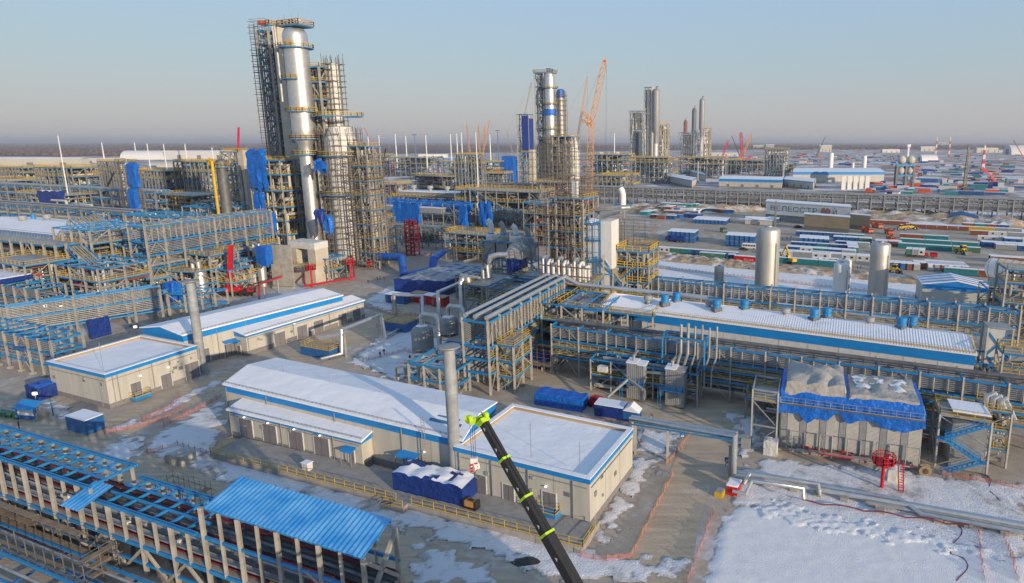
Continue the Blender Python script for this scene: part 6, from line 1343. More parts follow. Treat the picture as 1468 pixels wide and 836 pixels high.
scaffold('tube_scaffold', 'far tube scaffold enclosing the foot of the second silver column', c2-V2(-18,8)-V2(72,9), V2(-18,26), V2(72,12), 0, 50, sp=4, lift=4, w=.3, planks=.3)
scaffold('tube_scaffold', 'rusty far tube scaffold in front of the second silver column, below its narrow part', c2-V2(-18,2)-V2(72,16), V2(-18,22), V2(72,6), 0, 34, sp=3.4, lift=3.2, w=.28, planks=.4, pm='rust')
# third and fourth complexes
def reactor(label, px, py, top, neck, foot, wpx, m='vessel_grey', white=True):
    c = W(px,py); k = F/(c.y*cP+H*sP); r = wpx/2/k; z = lambda q: HZ(c,q); t = thing('reactor', label, 'process column', c)
    MB().lathe((c.x,c.y,0), [(r*.55,z(foot)),(r*.55,z(neck+6)),(r,z(neck)),(r,z(top+4)),(r*.8,z(top+1.5)),(r*.3,z(top)),(.1,z(top-.3))], 18).build('shell', m, t, True)
    if white: MB().lathe((c.x,c.y,0), [(r*.5,0),(r*.5,z(foot)+.2)], 14).build('skirt', 'white_paint', t, True)
    MB().tube([up(c,z(top)), up(c,z(top-2)), up(c+Vector((r*.5,0,0)),z(top-3))], r*.14, 6).build('top_pipe', 'dark_pipe', t); return t
reactor('tall matt grey reactor with a slender white leg, right of the far teal tower', 940, 240, 127, 186, 206, 10)
reactor('slim grey reactor with white leg, tallest of the farthest group', 1005, 227, 141, 184, 197, 8)
reactor('dark grey reactor in the middle of the farthest group', 994, 227, 155, 205, 220, 6.5, 'dark_pipe', False)
reactor('short brown-grey reactor at the left of the farthest group', 982, 224, 172, 205, 218, 5.5, 'rust', False)
def ftower(name, label, x0, x1, yb, yt, n, m='steel_teal', clutter=20, wall=None, dep=.8, rails=False, cm='column_far'):
    c = W(x0,yb); k = F/(c.y*cP+H*sP); a = Vector(((x1-x0)/k,0,0)); b = V2(75,a.length*dep); z = HZ(c,yt)
    t = frame(name, label, c, a, b, [z*(i+1)/n for i in range(n)], na=2, nb=1, cw=1.0, bw=.9, bm=m, cm=cm, bracem=m, rails=rails, clutter=int(clutter*1.6), prm=1.5, core='dark_pipe' if not wall and m == 'steel_teal' else 'tarp_white', cat='steel tower', crail=2)
    if wall: MB().para(c+a*.05-V*.5, a*.9, V*.4, z*.1, z*.98).build('wall', wall, t)
    return t
ftower('steel_tower', 'tall narrow teal tower beside the matt grey reactor', 923, 933, 240, 125, 9, clutter=25)
t = ftower('steel_tower', 'lower dark teal block left of the narrow far tower', 902, 921, 238, 159, 6, clutter=40)
t = ftower('stair_tower', 'pale panelled far stair tower in front of the dark teal block', 909, 920, 246, 188, 6, wall=None, clutter=5); c = W(909,246); MB().para(c+Vector((8,-1,0)), Vector((6,0,0)), V*9, 0, HZ(c,188)).build('wall', 'slab', t)
c = W(934,240); t = thing('concrete_shaft', 'slim pale far shaft between teal tower and matt grey reactor', 'concrete tower', c); MB().para(c, V2(0,2.6), V*4, 10, HZ(c,124)).build('shaft', 'slab', t); MB().para(c-V2(0,1), V2(0,5), V*5, 0, 10).build('base', 'concrete', t)
ftower('steel_tower', 'cream scaffolded far tower right of the matt grey reactor', 944, 957, 248, 179, 9, 'column_grey', 120, rails=True, cm='column_grey')
ftower('steel_tower', 'cream scaffolded far tower right of the farthest slim reactor', 1007, 1018, 229, 184, 8, 'column_grey', 80, rails=True, cm='column_grey')
ftower('steel_tower', 'low dark frame at the feet of the farthest reactors', 972, 1002, 229, 190, 4, clutter=60)
ftower('steel_tower', 'teal frame holding the middle reactor of the farthest group', 990, 998, 229, 186, 5, clutter=20)
# pipe blocks
for x0, x1, yb, yt, dep, cl, lab in ((842,905,264,222,.6,90,'wide teal pipe block below the far teal tower, right of the orange crane'),(905,960,262,226,.5,70,'teal pipe block below the matt grey reactor'),(970,1040,254,226,.4,70,'long low teal pipe block below the farthest reactors'),(1040,1100,250,230,.4,50,'low teal pipe block between farthest reactors and the red crane'),(1095,1128,256,214,.5,50,'teal and cream stair block left of the far compressor hall'),
     (845,900,280,252,.5,60,'teal pipe block with long snowy roof just right of the orange crane'),(635,720,262,232,.5,110,'far teal pipe block among the light masts left of the second column'),(560,635,252,226,.4,90,'far low teal pipe block right of the regenerator'),(520,560,250,222,.6,60,'far teal pipe block just right of the regenerator'),(655,700,285,222,.25,40,'narrow far yellowish scaffold tower beside white light masts'),
     (0,70,275,240,.5,80,'far teal pipe block at the left edge of the horizon'),(60,150,300,240,.4,110,'wide far pipe block with blue roof beams behind the big left roof'),(150,200,296,232,.5,70,'far pipe block left of the draped scaffold tower'),(205,265,300,245,.5,90,'far pipe block right of the draped scaffold tower'),(258,330,300,232,.4,100,'far pipe block between white mast and yellow pipe')):
    c = W(x0,yb); k = F/(c.y*cP+H*sP); a = Vector(((x1-x0)/k,0,0)); n = 3 if yb-yt < 35 else 5; z = HZ(c,yt); a = U*(a.length*1.03)
    t = frame('pipe_block', lab, c, a, V2(75,a.length*dep), [z*(i+1)/n for i in range(n)], na=8, nb=2, cw=.8, bw=.7, bm='steel_teal', cm='column_far', clutter=int(cl*1.3), prm=.9, cat='process unit', crail=1.8, fsel=[n-1, n-2], cmats=['galvanised','cream','dark_pipe','cream','steel_teal','white_paint'])
# racks across the left distance
for i, (x0, y0, L, zs, lab) in enumerate(((-30,330,150,[6,11,16],'second far rack band with cream pipe loops behind the big left roof'),(-30,300,230,[8,14,20],'third far rack band at left with yellow walkway'),(-30,278,300,[8,15],'fourth far rack band at left with teal beams'),(-30,262,420,[8,15],'farthest rack band at left just below the white sheds'))):
    p0 = W(x0,y0); rack('pipe_rack', lab, p0, p0+U*L, V2(75,12), zs, bay=12, cw=.8, bw=.8, bm='steel_blue' if i < 2 else 'steel_teal', cm='column_far', pipes=[(z,4,.6) for z in zs], pm=['cream','galvanised','dark_pipe'], rails=[(zs[-1],0)] if i < 2 else [], brace=3)
for i, (x, y, s, hh, lab) in enumerate(((100,322,10,15,'cream pipe loop rising highest behind the big left roof'),(135,318,8,11,'cream pipe loop right of the navy tarp at far left'),(222,318,7,12,'row of cream pipe bends right of the draped scaffold tower'),(300,322,10,13,'cream pipe loop left of the tall yellow pipe'))):
    c = W(x,y); t = thing('pipe_loop', lab, 'pipeline', c); MB().tube([up(c-U*s*1.6,hh), up(c,hh), up(c+U*.6,hh-.6), up(c+U*.6,hh-5), up(c+U*2,hh-5.6), up(c+U*s*2,hh-5.6)], .75, 9).build('pipe', 'cream', t, True)
    for k in (-1,1): MB().bar(up(c+U*s*k,0), up(c+U*s*k,hh-.7 if k < 0 else hh-6.3), .6).build('post', 'column_grey', t)
# draped scaffold tower at left
o = W(180,330); k = F/(o.y*cP+H*sP); zt = HZ(o,232); scaffold('tube_scaffold', 'tall grey scaffold tower with bright blue drape among the left pipe racks', o, U*9, V2(75,9), 0, zt, sp=2.2, lift=2.4, w=.2, planks=.5)
t = thing('column_core', 'pale column inside the draped scaffold tower at left', 'process column', o+U*4.5+V*4.5); MB().lathe(up(o+U*4.5+V*4.5,0), [(2.6,0),(2.6,zt-2),(.1,zt)], 14).build('shell', 'tarp_white', t, True); MB().lathe(up(o+U*4.5+V*4.5,zt), [(1,0),(.9,1.2),(.1,1.4)], 10).build('top_nozzle', 'vessel_grey', t)
tarped('tarpaulin', 'long bright blue drape on the right face of the left scaffold tower', o+U*9.5-V*1, U*6, V*3, 10, 25, 'tarp_blue', 'tarp_blue', 131, nx=7, ny=3, amp=.5); tarped('tarpaulin', 'upper bright blue drape near the top of the left scaffold tower', o+U*10.5-V*0, U*7, V*3, 26, zt-1, 'tarp_blue', 'tarp_blue', 132, nx=7, ny=3, amp=.5)
# long far rack line on the embankment
p0 = W(650,283); p1 = W(1700,323); q = p1-p0
t = rack('pipe_rack', 'very long grey-brown rack line crossing the picture beyond the camp', p0, p0+U*q.length, V2(75,14), [6,10.5,13], top=14, bay=9, cw=.7, bw=.7, cm='column_far', bm='column_far', minor=1, trays=[(6.5,10,4,0),(10.8,13,3,0)], pipes=[(6.2,5,.6),(10.7,5,.6),(13.2,4,.7)], pm=['galvanised','dark_pipe','cabin_grey'], brace=2)
# far buildings
def fbuild(name, label, pts, z, zr=None, **kw):
    q = [W(x,y,z) for x, y in pts]; return gable(name, label, *q, z, zr or z+1.5, guard=False, **kw)
fb1 = fbuild('far_building', 'far flat cream building with blue plinth and snowy blue-edged roof', [(956,252),(992,259),(964,249)], 9, plinth=2, fascia=.8)
fb2 = fbuild('far_building', 'far cream building with bright blue gable roof just behind the flat one', [(990,246),(1012,251),(984,243)], 9, fascia=1.5)
fb3 = fbuild('far_building', 'far long hall with blue band and row of grey doors, centre right', [(1031,256),(1121,258),(1040,252)], 10, fascia=3.2)
fb4 = fbuild('far_building', 'far low annex with grey doors in front of the long blue-banded hall', [(1041,259),(1098,260),(1043,257)], 7, fascia=.8)
fb5 = fbuild('far_building', 'far flat cream block right of the long hall and its grey stack', [(1123,257),(1166,261),(1130,253)], 8.5, fascia=.8)
for tt, o, a, b in (fb3, fb4, fb5):
    for f in (.15,.38,.62,.85): wall_bits(tt, o, a, doors=[(a.length*f,.2,3.6,3.8)])
fbuild('far_building', 'far compressor hall with long blue-banded snowy roof and roof stacks', [(1137,246),(1268,246),(1140,241)], 14, fascia=4)
t = thing('far_cooler', 'far row of white louvred coolers before the far compressor hall', 'cooler', W(1206,272)); 
for k in range(5): c = W(1206+k*8.5,272-.1*k); MB().para(c, Vector((4.6,0,0)), V*8, 0, 15).build('cooler_box', 'tarp_white', t)
for x, y, tp, r, lab in ((1000,262,231,1.2,'far grey exhaust stack before the flat cream far building'),(1122,266,233,1.4,'far grey exhaust stack between long hall and flat far block')): stack('exhaust_stack', lab, W(x,y), r, HZ(W(x,y),tp))
for x, y, tp, w, lab in ((1190,249,219,7,'tallest far white tank behind the far compressor hall'),(1238,249,223,6,'second far white tank behind the far compressor hall'),(1222,249,233,4,'short far white tank between the two tall ones')):
    c = W(x,y); k = F/(c.y*cP+H*sP); t = vessel('storage_tank', lab, c, w/2/k, 0, HZ(c,tp), 'white_paint', 'tank', .3); MB().lathe((c.x,c.y,HZ(c,tp)-.3), [(.8,0),(.8,1.2),(.1,1.4)], 8).build('top_hatch', 'galvanised', t)
c = W(1283,268); t = thing('sphere_block', 'blue frame on dark legs carrying four pale spheres, far right', 'tank structure', c); k = F/(c.y*cP+H*sP)
for z in (12, 24): MB().para(c-V*1, Vector((26/k,0,0)), V*14, z, z+2.2).build('deck', 'steel_blue', t)
for dx in (1, 14, 25): 
    for dy in (0, 12): MB().box(c+Vector((dx/k,0,0))+V*dy, 2.4, 2.4, 24).build('leg', 'dark_pipe', t)
for dx in (7, 20):
    for z in (18.5, 31): MB().lathe(up(c+Vector((dx/k,0,0))+V*4,z), [(.1,-5)]+[(5*cos(a_),5*sin(a_)) for a_ in [x*pi/10 for x in range(-4,5)]]+[(.1,5)], 16).build('sphere', 'cream', t, True)
# horizon: hangars, sheds, hills of material
def hangar(label, px0, px1, py, top, dep, m='white_paint', n=14):
    c = W(px0,py); k = F/(c.y*cP+H*sP); w = (px1-px0)/k; hgt = HZ(c,top); t = thing('hangar', label, 'hangar', c); L = dep; vs = []; fs = []
    for j in (0, 1):
        for i in range(n+1): a = pi*i/n; vs.append((c.x+j*w, c.y+L/2-L/2*cos(a), hgt*sin(a)))
    for i in range(n): fs.append((i,i+1,n+2+i,n+1+i))
    fs += [tuple(range(n,-1,-1)), tuple(range(n+1,2*n+2))]; b = MB(); b.add(vs, fs).build('roof', m, t, True); MB().box((c.x-.3,c.y+L/2,0), .4, L*.3, hgt*.6).build('door', 'door_grey', t)
hangar('white vaulted hangar near the left horizon', 172, 236, 229, 216, 60); hangar('low cream vaulted tent hangar in front of the white hangar', 212, 246, 240, 232, 40, 'cream'); hangar('pale vaulted hangar at the right edge of the horizon', 1450, 1500, 222, 208, 70, 'cabin_white'); hangar('small white tent with ridged roof among the far right heaps', 1322, 1345, 231, 222, 40, 'white_paint')
def shed(label, x0, x1, y, top, dep=40, m='white_paint', roof='snow', cat='shed'):
    c = W(x0,y); k = F/(c.y*cP+H*sP); w = (x1-x0)/k; h_ = HZ(c,top); t = thing('far_shed', label, cat, c); MB().para(c, Vector((w,0,0)), Vector((0,dep,0)), 0, h_*.9).build('wall', m, t)
    r = MB(); q = [up(c+Vector((-1,-1,0)),h_*.9), up(c+Vector((w+1,-1,0)),h_*.9), up(c+Vector((w+1,dep/2,0)),h_), up(c+Vector((-1,dep/2,0)),h_)]; q2 = [up(c+Vector((-1,dep+1,0)),h_*.9), up(c+Vector((w+1,dep+1,0)),h_*.9)]
    T = Vector((0,0,.4)); r.hexa(q, [x+T for x in q]); r.hexa([q[3],q[2],q2[1],q2[0]], [x+T for x in (q[3],q[2],q2[1],q2[0])]); r.build('roof', roof, t)
    for k2 in (.2,.5,.8): MB().para(c+Vector((w*k2,-.25,0)), Vector((w*.06,0,0)), Vector((0,.2,0)), 0, h_*.5).build('door', 'door_grey', t)
for x0, x1, y, tp, m, lab in ((-40,118,240,226,'cream','very long white-roofed shed at the left edge of the horizon'),(236,330,229,216,'cabin_white','long ridged pale shed right of the white hangar'),(118,172,234,227,'cream','low cream shed between the long shed and white hangar'),(860,888,224,218,'white_paint','white far shed left of the teal far tower'),(1080,1095,214,208,'cabin_grey','tiny far grey apartment-like block on the horizon, left one'),(1098,1110,214,207,'cabin_grey','tiny far grey apartment-like block on the horizon, right one'),(1175,1192,218,208,'cream','tiny far cream silo block on the horizon right of the red crane'),
  (1320,1343,217,210,'cream','cream far warehouse left of the striped masts'),(1400,1431,219,212,'cream','cream far warehouse right of the striped masts'),(1432,1445,219,216,'cream','small low cream shed beside the right far warehouse'),(1020,1060,224,219,'cream','cream far shed behind the red crane'),(1100,1130,222,217,'cabin_white','pale far shed right of the red crane'),(1265,1290,219,214,'cabin_white','pale far shed near the white tower'),(640,660,232,226,'steel_blue','bright blue far shed among the light masts'),(600,640,226,221,'white_paint','white far shed among the light masts'),(660,690,245,237,'steel_blue','blue far shed with snow left of the second column'),(1345,1360,208,204,'cabin_grey','tiny distant slab building between the two striped masts')):
    shed(lab, x0, x1, y, tp, m=m, dep=30 if y < 225 else 22)
t = thing('white_tower', 'slim white far water tower with block top at right', 'tower', W(1301,229)); c = W(1301,229); k = F/(c.y*cP+H*sP); MB().box(c, 2.2/k, 2.2/k, HZ(c,210)).build('shaft', 'white_paint', t); MB().box(up(c,HZ(c,211)), 4.5/k, 4.5/k, HZ(c,207)-HZ(c,211)).build('head', 'white_paint', t)
def lmast(label, x, yb, yt, striped=True, w0=4.5, rr=.45):
    c = W(x,yb); t = thing('lattice_mast', label, 'mast', c); z = HZ(c,yt)
    for i in range(6): lattice(t, up(c,z*i/6), up(c,z*(i+1)/6), max(w0*.27,w0*(1-i*.13)), ('red' if i % 2 == 0 else 'white_paint') if striped else 'scaffold_grey', 'mast_section', taper=1, r=rr)
lmast('red and white striped far mast, left of the pair on the horizon', 1341, 226, 197); lmast('red and white striped far mast, right of the pair on the horizon', 1360, 226, 197); lmast('red and white lattice mast before the right cream warehouse', 1408, 248, 209); lmast('slender dark lattice mast rising from the blue container at far right', 1382, 276, 208, False, 3, .3)
lmast('slim lattice mast standing in the camp in front of the lettered hall', 1111, 326, 288, False, 1.3, .12)
# light masts
ml = [(104,316,193),(151,238,204),(196,228,204),(222,284,205),(242,262,206),(310,262,211),(268,230,206),(548,262,193),(570,244,191),(585,250,194),(599,270,193),(614,258,193),(649,258,191),(657,240,191),(664,246,189),(687,300,188),(704,240,192),(716,258,187),(881,256,190),(420,235,205),(531,240,195),(1112,300,230)]
for i, (x, yb, yt) in enumerate(ml[:-1]):
    c = W(x,yb); z = HZ(c,yt); t = thing('light_mast', f'slender white light mast with lamp crown, {["first","second","third","fourth","fifth","sixth","seventh","eighth","ninth","tenth","eleventh","twelfth","thirteenth","fourteenth","fifteenth","sixteenth","seventeenth","eighteenth","nineteenth","twentieth","twenty-first"][sorted(range(len(ml)-1), key=lambda j: ml[j][0]).index(i)]} from the left', 'light mast', c, 'white light masts across the plant')
    w = 1.4/ (F/(c.y*cP+H*sP)) ; MB().tube([up(c,0), up(c,z)], w*.6, 7, rs=[w*.75,w*.4]).build('pole', 'white_paint', t); MB().box(up(c,z-.6), w*4.4, w*1.2, w*.6).build('lamp_crown', 'cabin_grey', t)
# forest
def forest(name, y0, y1, x0, x1, n, hmin, hmax, seed, m='forest'):
    rr = random.Random(seed); mb = MB()
    for i in range(n):
        py = y0+(y1-y0)*rr.random(); p = W(x0+(x1-x0)*rr.random(), py); hgt = rr.uniform(hmin,hmax); w = hgt*rr.uniform(.35,.8)*(1.6 if p.y > 3500 else 1)
        vs = [(p.x+w*cos(a_)*rr.uniform(.7,1.2), p.y+w*sin(a_), hgt*zf) for zf, s_ in ((.12,.6),(.55,1)) for a_ in [k*pi/2.5 for k in range(5)]]+[(p.x,p.y,hgt)]
        mb.add(vs, [(k,(k+1)%5,5+(k+1)%5,5+k) for k in range(5)]+[(5+k,5+(k+1)%5,10) for k in range(5)])
    o = mb.build(name, m); o['kind'] = 'stuff'; return o
for i, (y0, y1, x0, x1, n) in enumerate(((205,207.5,-300,1900,5200),(208,211,-300,520,1600),(209,215,1050,1700,2600),(213,218,-200,420,900),(209,213,480,1080,1500),(219,224,-100,300,420))): forest('distant_woods', y0, y1, x0, x1, n, 8, 18, 70+i)
# ---------------------------------------------------------------- the camp
def text(s, parent, name, m, pos, ux, height, extrude=.02, up_=Vector((0,0,1)), stretch=1.0):
    cu = bpy.data.curves.new(name, 'FONT'); cu.body = s; cu.size = 1.0; cu.extrude = extrude
    tmp = bpy.data.objects.new('tmp_text', cu); COL.objects.link(tmp); dg = bpy.context.evaluated_depsgraph_get(); me = bpy.data.meshes.new_from_object(tmp.evaluated_get(dg)); bpy.data.objects.remove(tmp)
    xs = [v.co.x for v in me.vertices]; w = max(xs) if xs else 1
    o = bpy.data.objects.new(name, me); COL.objects.link(o); me.materials.clear(); me.materials.append(MATS[m]); ux = ux.normalized(); n = ux.cross(up_).normalized(); up2 = n.cross(ux).normalized()
    M = Matrix((ux*height*stretch, up2*height, n)).transposed().to_4x4()
    me.transform(M); me.transform(Matrix.Translation(pos-ORG[parent.name])); o.parent = parent; ORG[o.name] = ORG[parent.name]; return o, w*height*stretch
ORD = ['first','second','third','fourth','fifth','sixth','seventh','eighth','ninth','tenth','eleventh','twelfth','thirteenth','fourteenth']
CN = {'cabin_blue':'blue','teal':'teal','rust':'rusty red','cabin_green':'green','cabin_white':'white','cabin_grey':'grey','red':'bright red','tarp_navy':'navy','orange_red':'orange','cream':'cream','yellow':'yellow'}
PROTO = {}
def container_proto(m, L, Wd, Hh, snow, end):
    key = (m, round(L,1), Wd, Hh, snow, end)
    if key in PROTO: return PROTO[key], False
    t = thing('site_container', 'x', 'container' if m not in ('cabin_blue','cabin_white') else 'site cabin', (0,0,0))
    b = MB(); b.box((0,0,.15), L, Wd, Hh-.15); k = int(L/.5)
    for i in range(k):
        for s in (-1,1): b.box((-L/2+.25+i*.5, s*(Wd/2+.02), .3), .22, .05, Hh-.5)
    b.build('body', m, t); MB().box((0,0,Hh), L+.06, Wd+.06, .14).build('roof', snow, t)
    if L > 1: 
        MB().box((L/2+.04,-Wd*.24,.25), .05, Wd*.46, Hh-.45).build('door', m, t); MB().box((L/2+.04,Wd*.24,.25), .05, Wd*.46, Hh-.45).build('door', m, t)
        if m in ('cabin_blue','cabin_white'):
            for x in (-.25,.25): MB().box((L*x,-Wd/2-.06,1.1), 1.0, .05, .9).build('window', 'glass', t); MB().box((-L/2-.04,0,1.1), .05, .9, .9).build('window', 'glass', t)
        for s in (-1,1):
            for e in (-1,1): MB().box((e*(L/2-.07),s*(Wd/2-.05),0), .18, .18, Hh+.01).build('corner_post', m, t)
    PROTO[key] = t; return t, True
used_labels = set()
def place(m, p, rz, L, label, group, z=0, Wd=2.45, Hh=2.65, snow='snow', end=False):
    t, new = container_proto(m, L, Wd, Hh, snow, end)
    if new: o = t; o.location = up(p,z); o.rotation_euler = (0,0,rz); o['label'] = label; o['group'] = group
    else: o = put(t, up(p,z), rz, label=label, group=group)
    return o
def row(desc, px, py, n, L, mats, m=1, stack=1, along='U', gap=.35, wd=2.45, snow='snow', hh=2.65, dirU=V2(-26.5)):
    dirV = V2(75); p0 = W(px,py); i = 0
    for s in range(stack):
        for j in range(m):
            for k in range(n):
                mt = mats[i % len(mats)] if len(mats) > 1 else mats[0]; i += 1
                if along == 'U': p = p0+dirU*(k*(L+gap)+L/2)+dirV*(j*(wd+gap)+wd/2); rz = radians(-26.5)
                else: p = p0+dirU*(k*(wd+gap*.3)+wd/2)+dirV*(j*(L+gap)+L/2); rz = radians(75-180)
                w = f'{CN[mt]} {"cabin" if mt in ("cabin_blue","cabin_white") else "container"}'
                if n > 1: w += f' {ORD[k]} from left'
                if m > 1: w += ' in '+['front row','second row','third row','fourth row'][j]
                if stack > 1: w += [' downstairs',' upstairs'][s]
                w += ', '+desc
                place(mt, p, rz, L, w, 'containers and cabins of the camp', z=s*(hh+.16), snow=snow if s == stack-1 else 'cabin_grey', Wd=wd, Hh=hh)
row('mixed line along the camp fence', 931, 361, 8, 5.2, ['teal','cabin_white','cabin_green','teal','cabin_blue','cabin_blue','teal','cabin_blue'])
row('fence line, long with pale lettering', 1003, 370, 1, 12, ['cabin_green']); row('fence line beside the bright red one', 1044, 373, 1, 3, ['cabin_blue']); row('fence line with white lettering on its side', 1053, 375, 1, 12, ['red'])
tred = [o for o in bpy.data.objects if o.get('label','').startswith('bright red container, fence line')][0]
def lettering(o, s, m, L, y, h, x0, z):
    ORG[o.name] = ZERO; q, w = text(s, o, 'lettering', m, Vector((x0,-2.45/2-.09,z)), Vector((1,0,0)), h); KIDS.setdefault(o.name, []).append(q)
lettering(tred, 'X L U K', 'white_paint', 12, 0, 1.3, -1.6, .8)
tgr = [o for o in bpy.data.objects if o.get('label','').startswith('green container, fence line')][0]; lettering(tgr, 'TUREX', 'cream', 12, 0, .6, -.6, 1.7)
row('two-storey block left of the bus', 957, 346, 6, 6.2, ['cabin_blue'], m=2, stack=2, along='V'); row('two-storey block behind the bus', 1040, 352, 6, 6.2, ['cabin_blue'], m=2, stack=2, along='V'); row('low snowy office block, mid camp', 993, 320, 9, 6.2, ['cabin_blue'], m=3, along='V')
row('far left camp corner', 932, 313, 3, 6, ['rust','cabin_green','cabin_blue'], m=2); row('row behind the low office block', 1007, 304, 3, 8, ['teal','rust','cabin_blue']); row('pair at the far left camp road', 938, 302, 2, 6.5, ['cabin_blue','rust'])
row('pair of blue cabins under the lettered wall', 1100, 319, 3, 6, ['cabin_blue','tarp_navy','cabin_blue'], along='V', m=3)
row('snowy line before the plywood hall', 1141, 338, 3, 12, ['cabin_blue','cabin_blue','teal']); row('snowy block left of the orange trucks', 1146, 348, 6, 6.2, ['cabin_blue'], m=2, along='V'); row('snowy row right of that block', 1195, 346, 3, 6.2, ['cabin_blue','cabin_blue','cabin_green'], m=2); row('snowy row with grey gable ends', 1198, 353, 2, 8, ['cabin_blue','cabin_grey'])
row('low blue line behind the yellow excavator', 1134, 354, 5, 6.1, ['cabin_blue','cabin_blue','teal','cabin_blue','cabin_blue']); row('snowy row next to the excavator', 1112, 367, 3, 8, ['cabin_white','cabin_grey','cabin_white'], m=2); row('teal line beside the yellow excavator', 1112, 377, 3, 9, ['teal','teal','teal']); row('grey line right of the excavator', 1165, 378, 6, 2.6, ['cabin_grey','cabin_white','cabin_grey','rust','red','cabin_white'], along='V')
row('long snowy roofs behind the white tanks', 1165, 370, 4, 6.1, ['cabin_white','cabin_grey','cabin_white','cabin_white'], m=2)
row('dark row beside the silver tank', 1272, 385, 5, 6, ['cabin_blue','tarp_navy','cabin_blue','rust','cabin_grey'], along='V'); row('snowy row beside the red flatbed truck', 1310, 385, 8, 6, ['cabin_grey','rust','rust','cabin_white','teal','cabin_white','cabin_white','rust'], along='V'); row('long teal line with ribbed side near the gabled shed', 1354, 393, 2, 12, ['teal','rust'])
row('teal line in the middle of the right yard', 1288, 356, 3, 12, ['teal','teal','cabin_green']); row('second teal line in the right yard', 1290, 349, 3, 12, ['teal','teal','teal']); row('rusty line in the right yard', 1290, 342, 2, 12, ['rust','teal'])
row('rusty line below the snow bank', 1299, 327, 6, 5.5, ['rust'], along='U'); row('rusty pair right of the plywood hall', 1245, 321, 2, 12, ['rust','rust']); row('row at the foot of the snow bank', 1318, 318, 7, 6, ['cabin_blue','teal','cabin_white','cabin_grey','cabin_blue','rust','teal'])
row('rusty group right of the blue tent', 1381, 326, 4, 6, ['rust','teal','rust','cabin_blue'], along='U', m=2); row('yellow-edged line at the right camp road', 1387, 331, 2, 14, ['yellow','cabin_grey']); row('rusty-ended line at the right camp road', 1391, 337, 4, 9, ['rust','cabin_white','cabin_grey','cabin_white']); row('cream-ended line at the right camp road', 1402, 345, 3, 10, ['cabin_white','cabin_white','cabin_grey']); row('blue-ended line at the right camp road', 1407, 354, 3, 10, ['cabin_blue','cabin_blue','rust'], m=2); row('grey-ended line at the right camp road', 1428, 358, 3, 9, ['cabin_grey','cabin_blue','cabin_blue'], m=2); row('long red-sided line at the right edge', 1420, 376, 2, 14, ['rust','rust'], m=2); row('snowy pair behind the white drum', 1422, 384, 3, 8, ['cabin_white','cabin_blue','cabin_white'])
row('row of cabins near the far striped masts', 1320, 268, 2, 14, ['tarp_navy','rust']); row('bright blue long box beyond the far rack line', 1366, 279, 1, 28, ['cabin_blue'], hh=4)
RS = random.Random(5)
FARC = [('cabin_blue','tiny'),('teal','tiny'),('rust','tiny'),('cabin_white','tiny'),('orange_red','tiny'),('tarp_navy','tiny')]
far_zones = [(1040,1130,226,245,34,'beyond the red lattice crane'),(1140,1290,220,238,46,'behind the far white tanks'),(1300,1460,222,262,56,'on the far right construction ground'),(820,900,232,262,16,'right of the big orange crane'),(930,1000,300,312,14,'along the camp road at far left'),(540,780,228,250,24,'among the far light masts'),(0,330,240,262,22,'before the white sheds at left'),(1240,1468,262,282,22,'beyond the long rack line')]
fm_ = {}
for x0, x1, y0, y1, n, d in far_zones:
    for i in range(n*2):
        p = W(RS.uniform(x0,x1), RS.uniform(y0,y1)); m, _ = RS.choice(FARC); k = RS.choice((6,6,12,12,18,26)); rz = radians(RS.choice((-26,-26,64))); hh = RS.choice((2.65,2.65,5.3,4)); wd = 2.45 if k < 12 else 6
        fm_.setdefault(m, MB()).box(p, k, wd, hh, rz); fm_.setdefault('snow' if RS.random() < .6 else 'cabin_grey', MB()).box(up(p,hh), k+.1, wd+.1, .2, rz)
for m, b_ in fm_.items(): b_.build('distant_containers', m, None, kind='stuff')
row('second blue row behind the yellow excavator', 1128, 361, 5, 6.1, ['cabin_blue','cabin_white','teal','cabin_blue','cabin_grey'], m=2); row('snowy rows left of the near silver tank', 1215, 362, 2, 6.1, ['cabin_blue','teal'], m=3, along='V'); row('grey rows at the camp road', 1255, 352, 2, 6.1, ['cabin_grey','rust'], m=2); row('white rows near the gabled shed', 1330, 388, 6, 6, ['cabin_white','cabin_grey','rust'], along='V', m=2); row('blue rows at the right yard edge', 1440, 349, 3, 8, ['cabin_blue','cabin_white','cabin_blue'], m=2)
# white hall with lettering and plywood hall
c = W(1097,316); A = W(1218,327)-c; zt = HZ(c,289); t = thing('lettered_hall', 'long white hall wall lettered with the Cyrillic company name and round emblem', 'hall', c)
MB().para(c+V*2, A, V*16, 0, 4.5).build('lower_wall', 'cabin_grey', t); MB().para(c, A, V*17, 4.5, zt).build('upper_wall', 'white_paint', t); MB().para(c-V*.4-U*.4, A+U*.8, V*18, zt, zt+.4).build('roof', 'snow', t)
mat('letter_grey', (0.10,0.15,0.18), 0.6, 0, 0.1); mat('emblem_brown', (0.42,0.17,0.08), 0.6, 0, 0.1); mat('emblem_teal', (0.05,0.22,0.30), 0.6, 0, 0.1)
Au = A.normalized(); L_ = A.length; hz = zt-4.5; bz = zt-5.4; ch = 4.5; fp = Au.cross(Vector((0,0,1))).normalized()*.12
_, w1 = text('ВЕЛЕССТР', t, 'lettering', 'letter_grey', up(c+Au*L_*.055,bz)+fp, Au, ch)
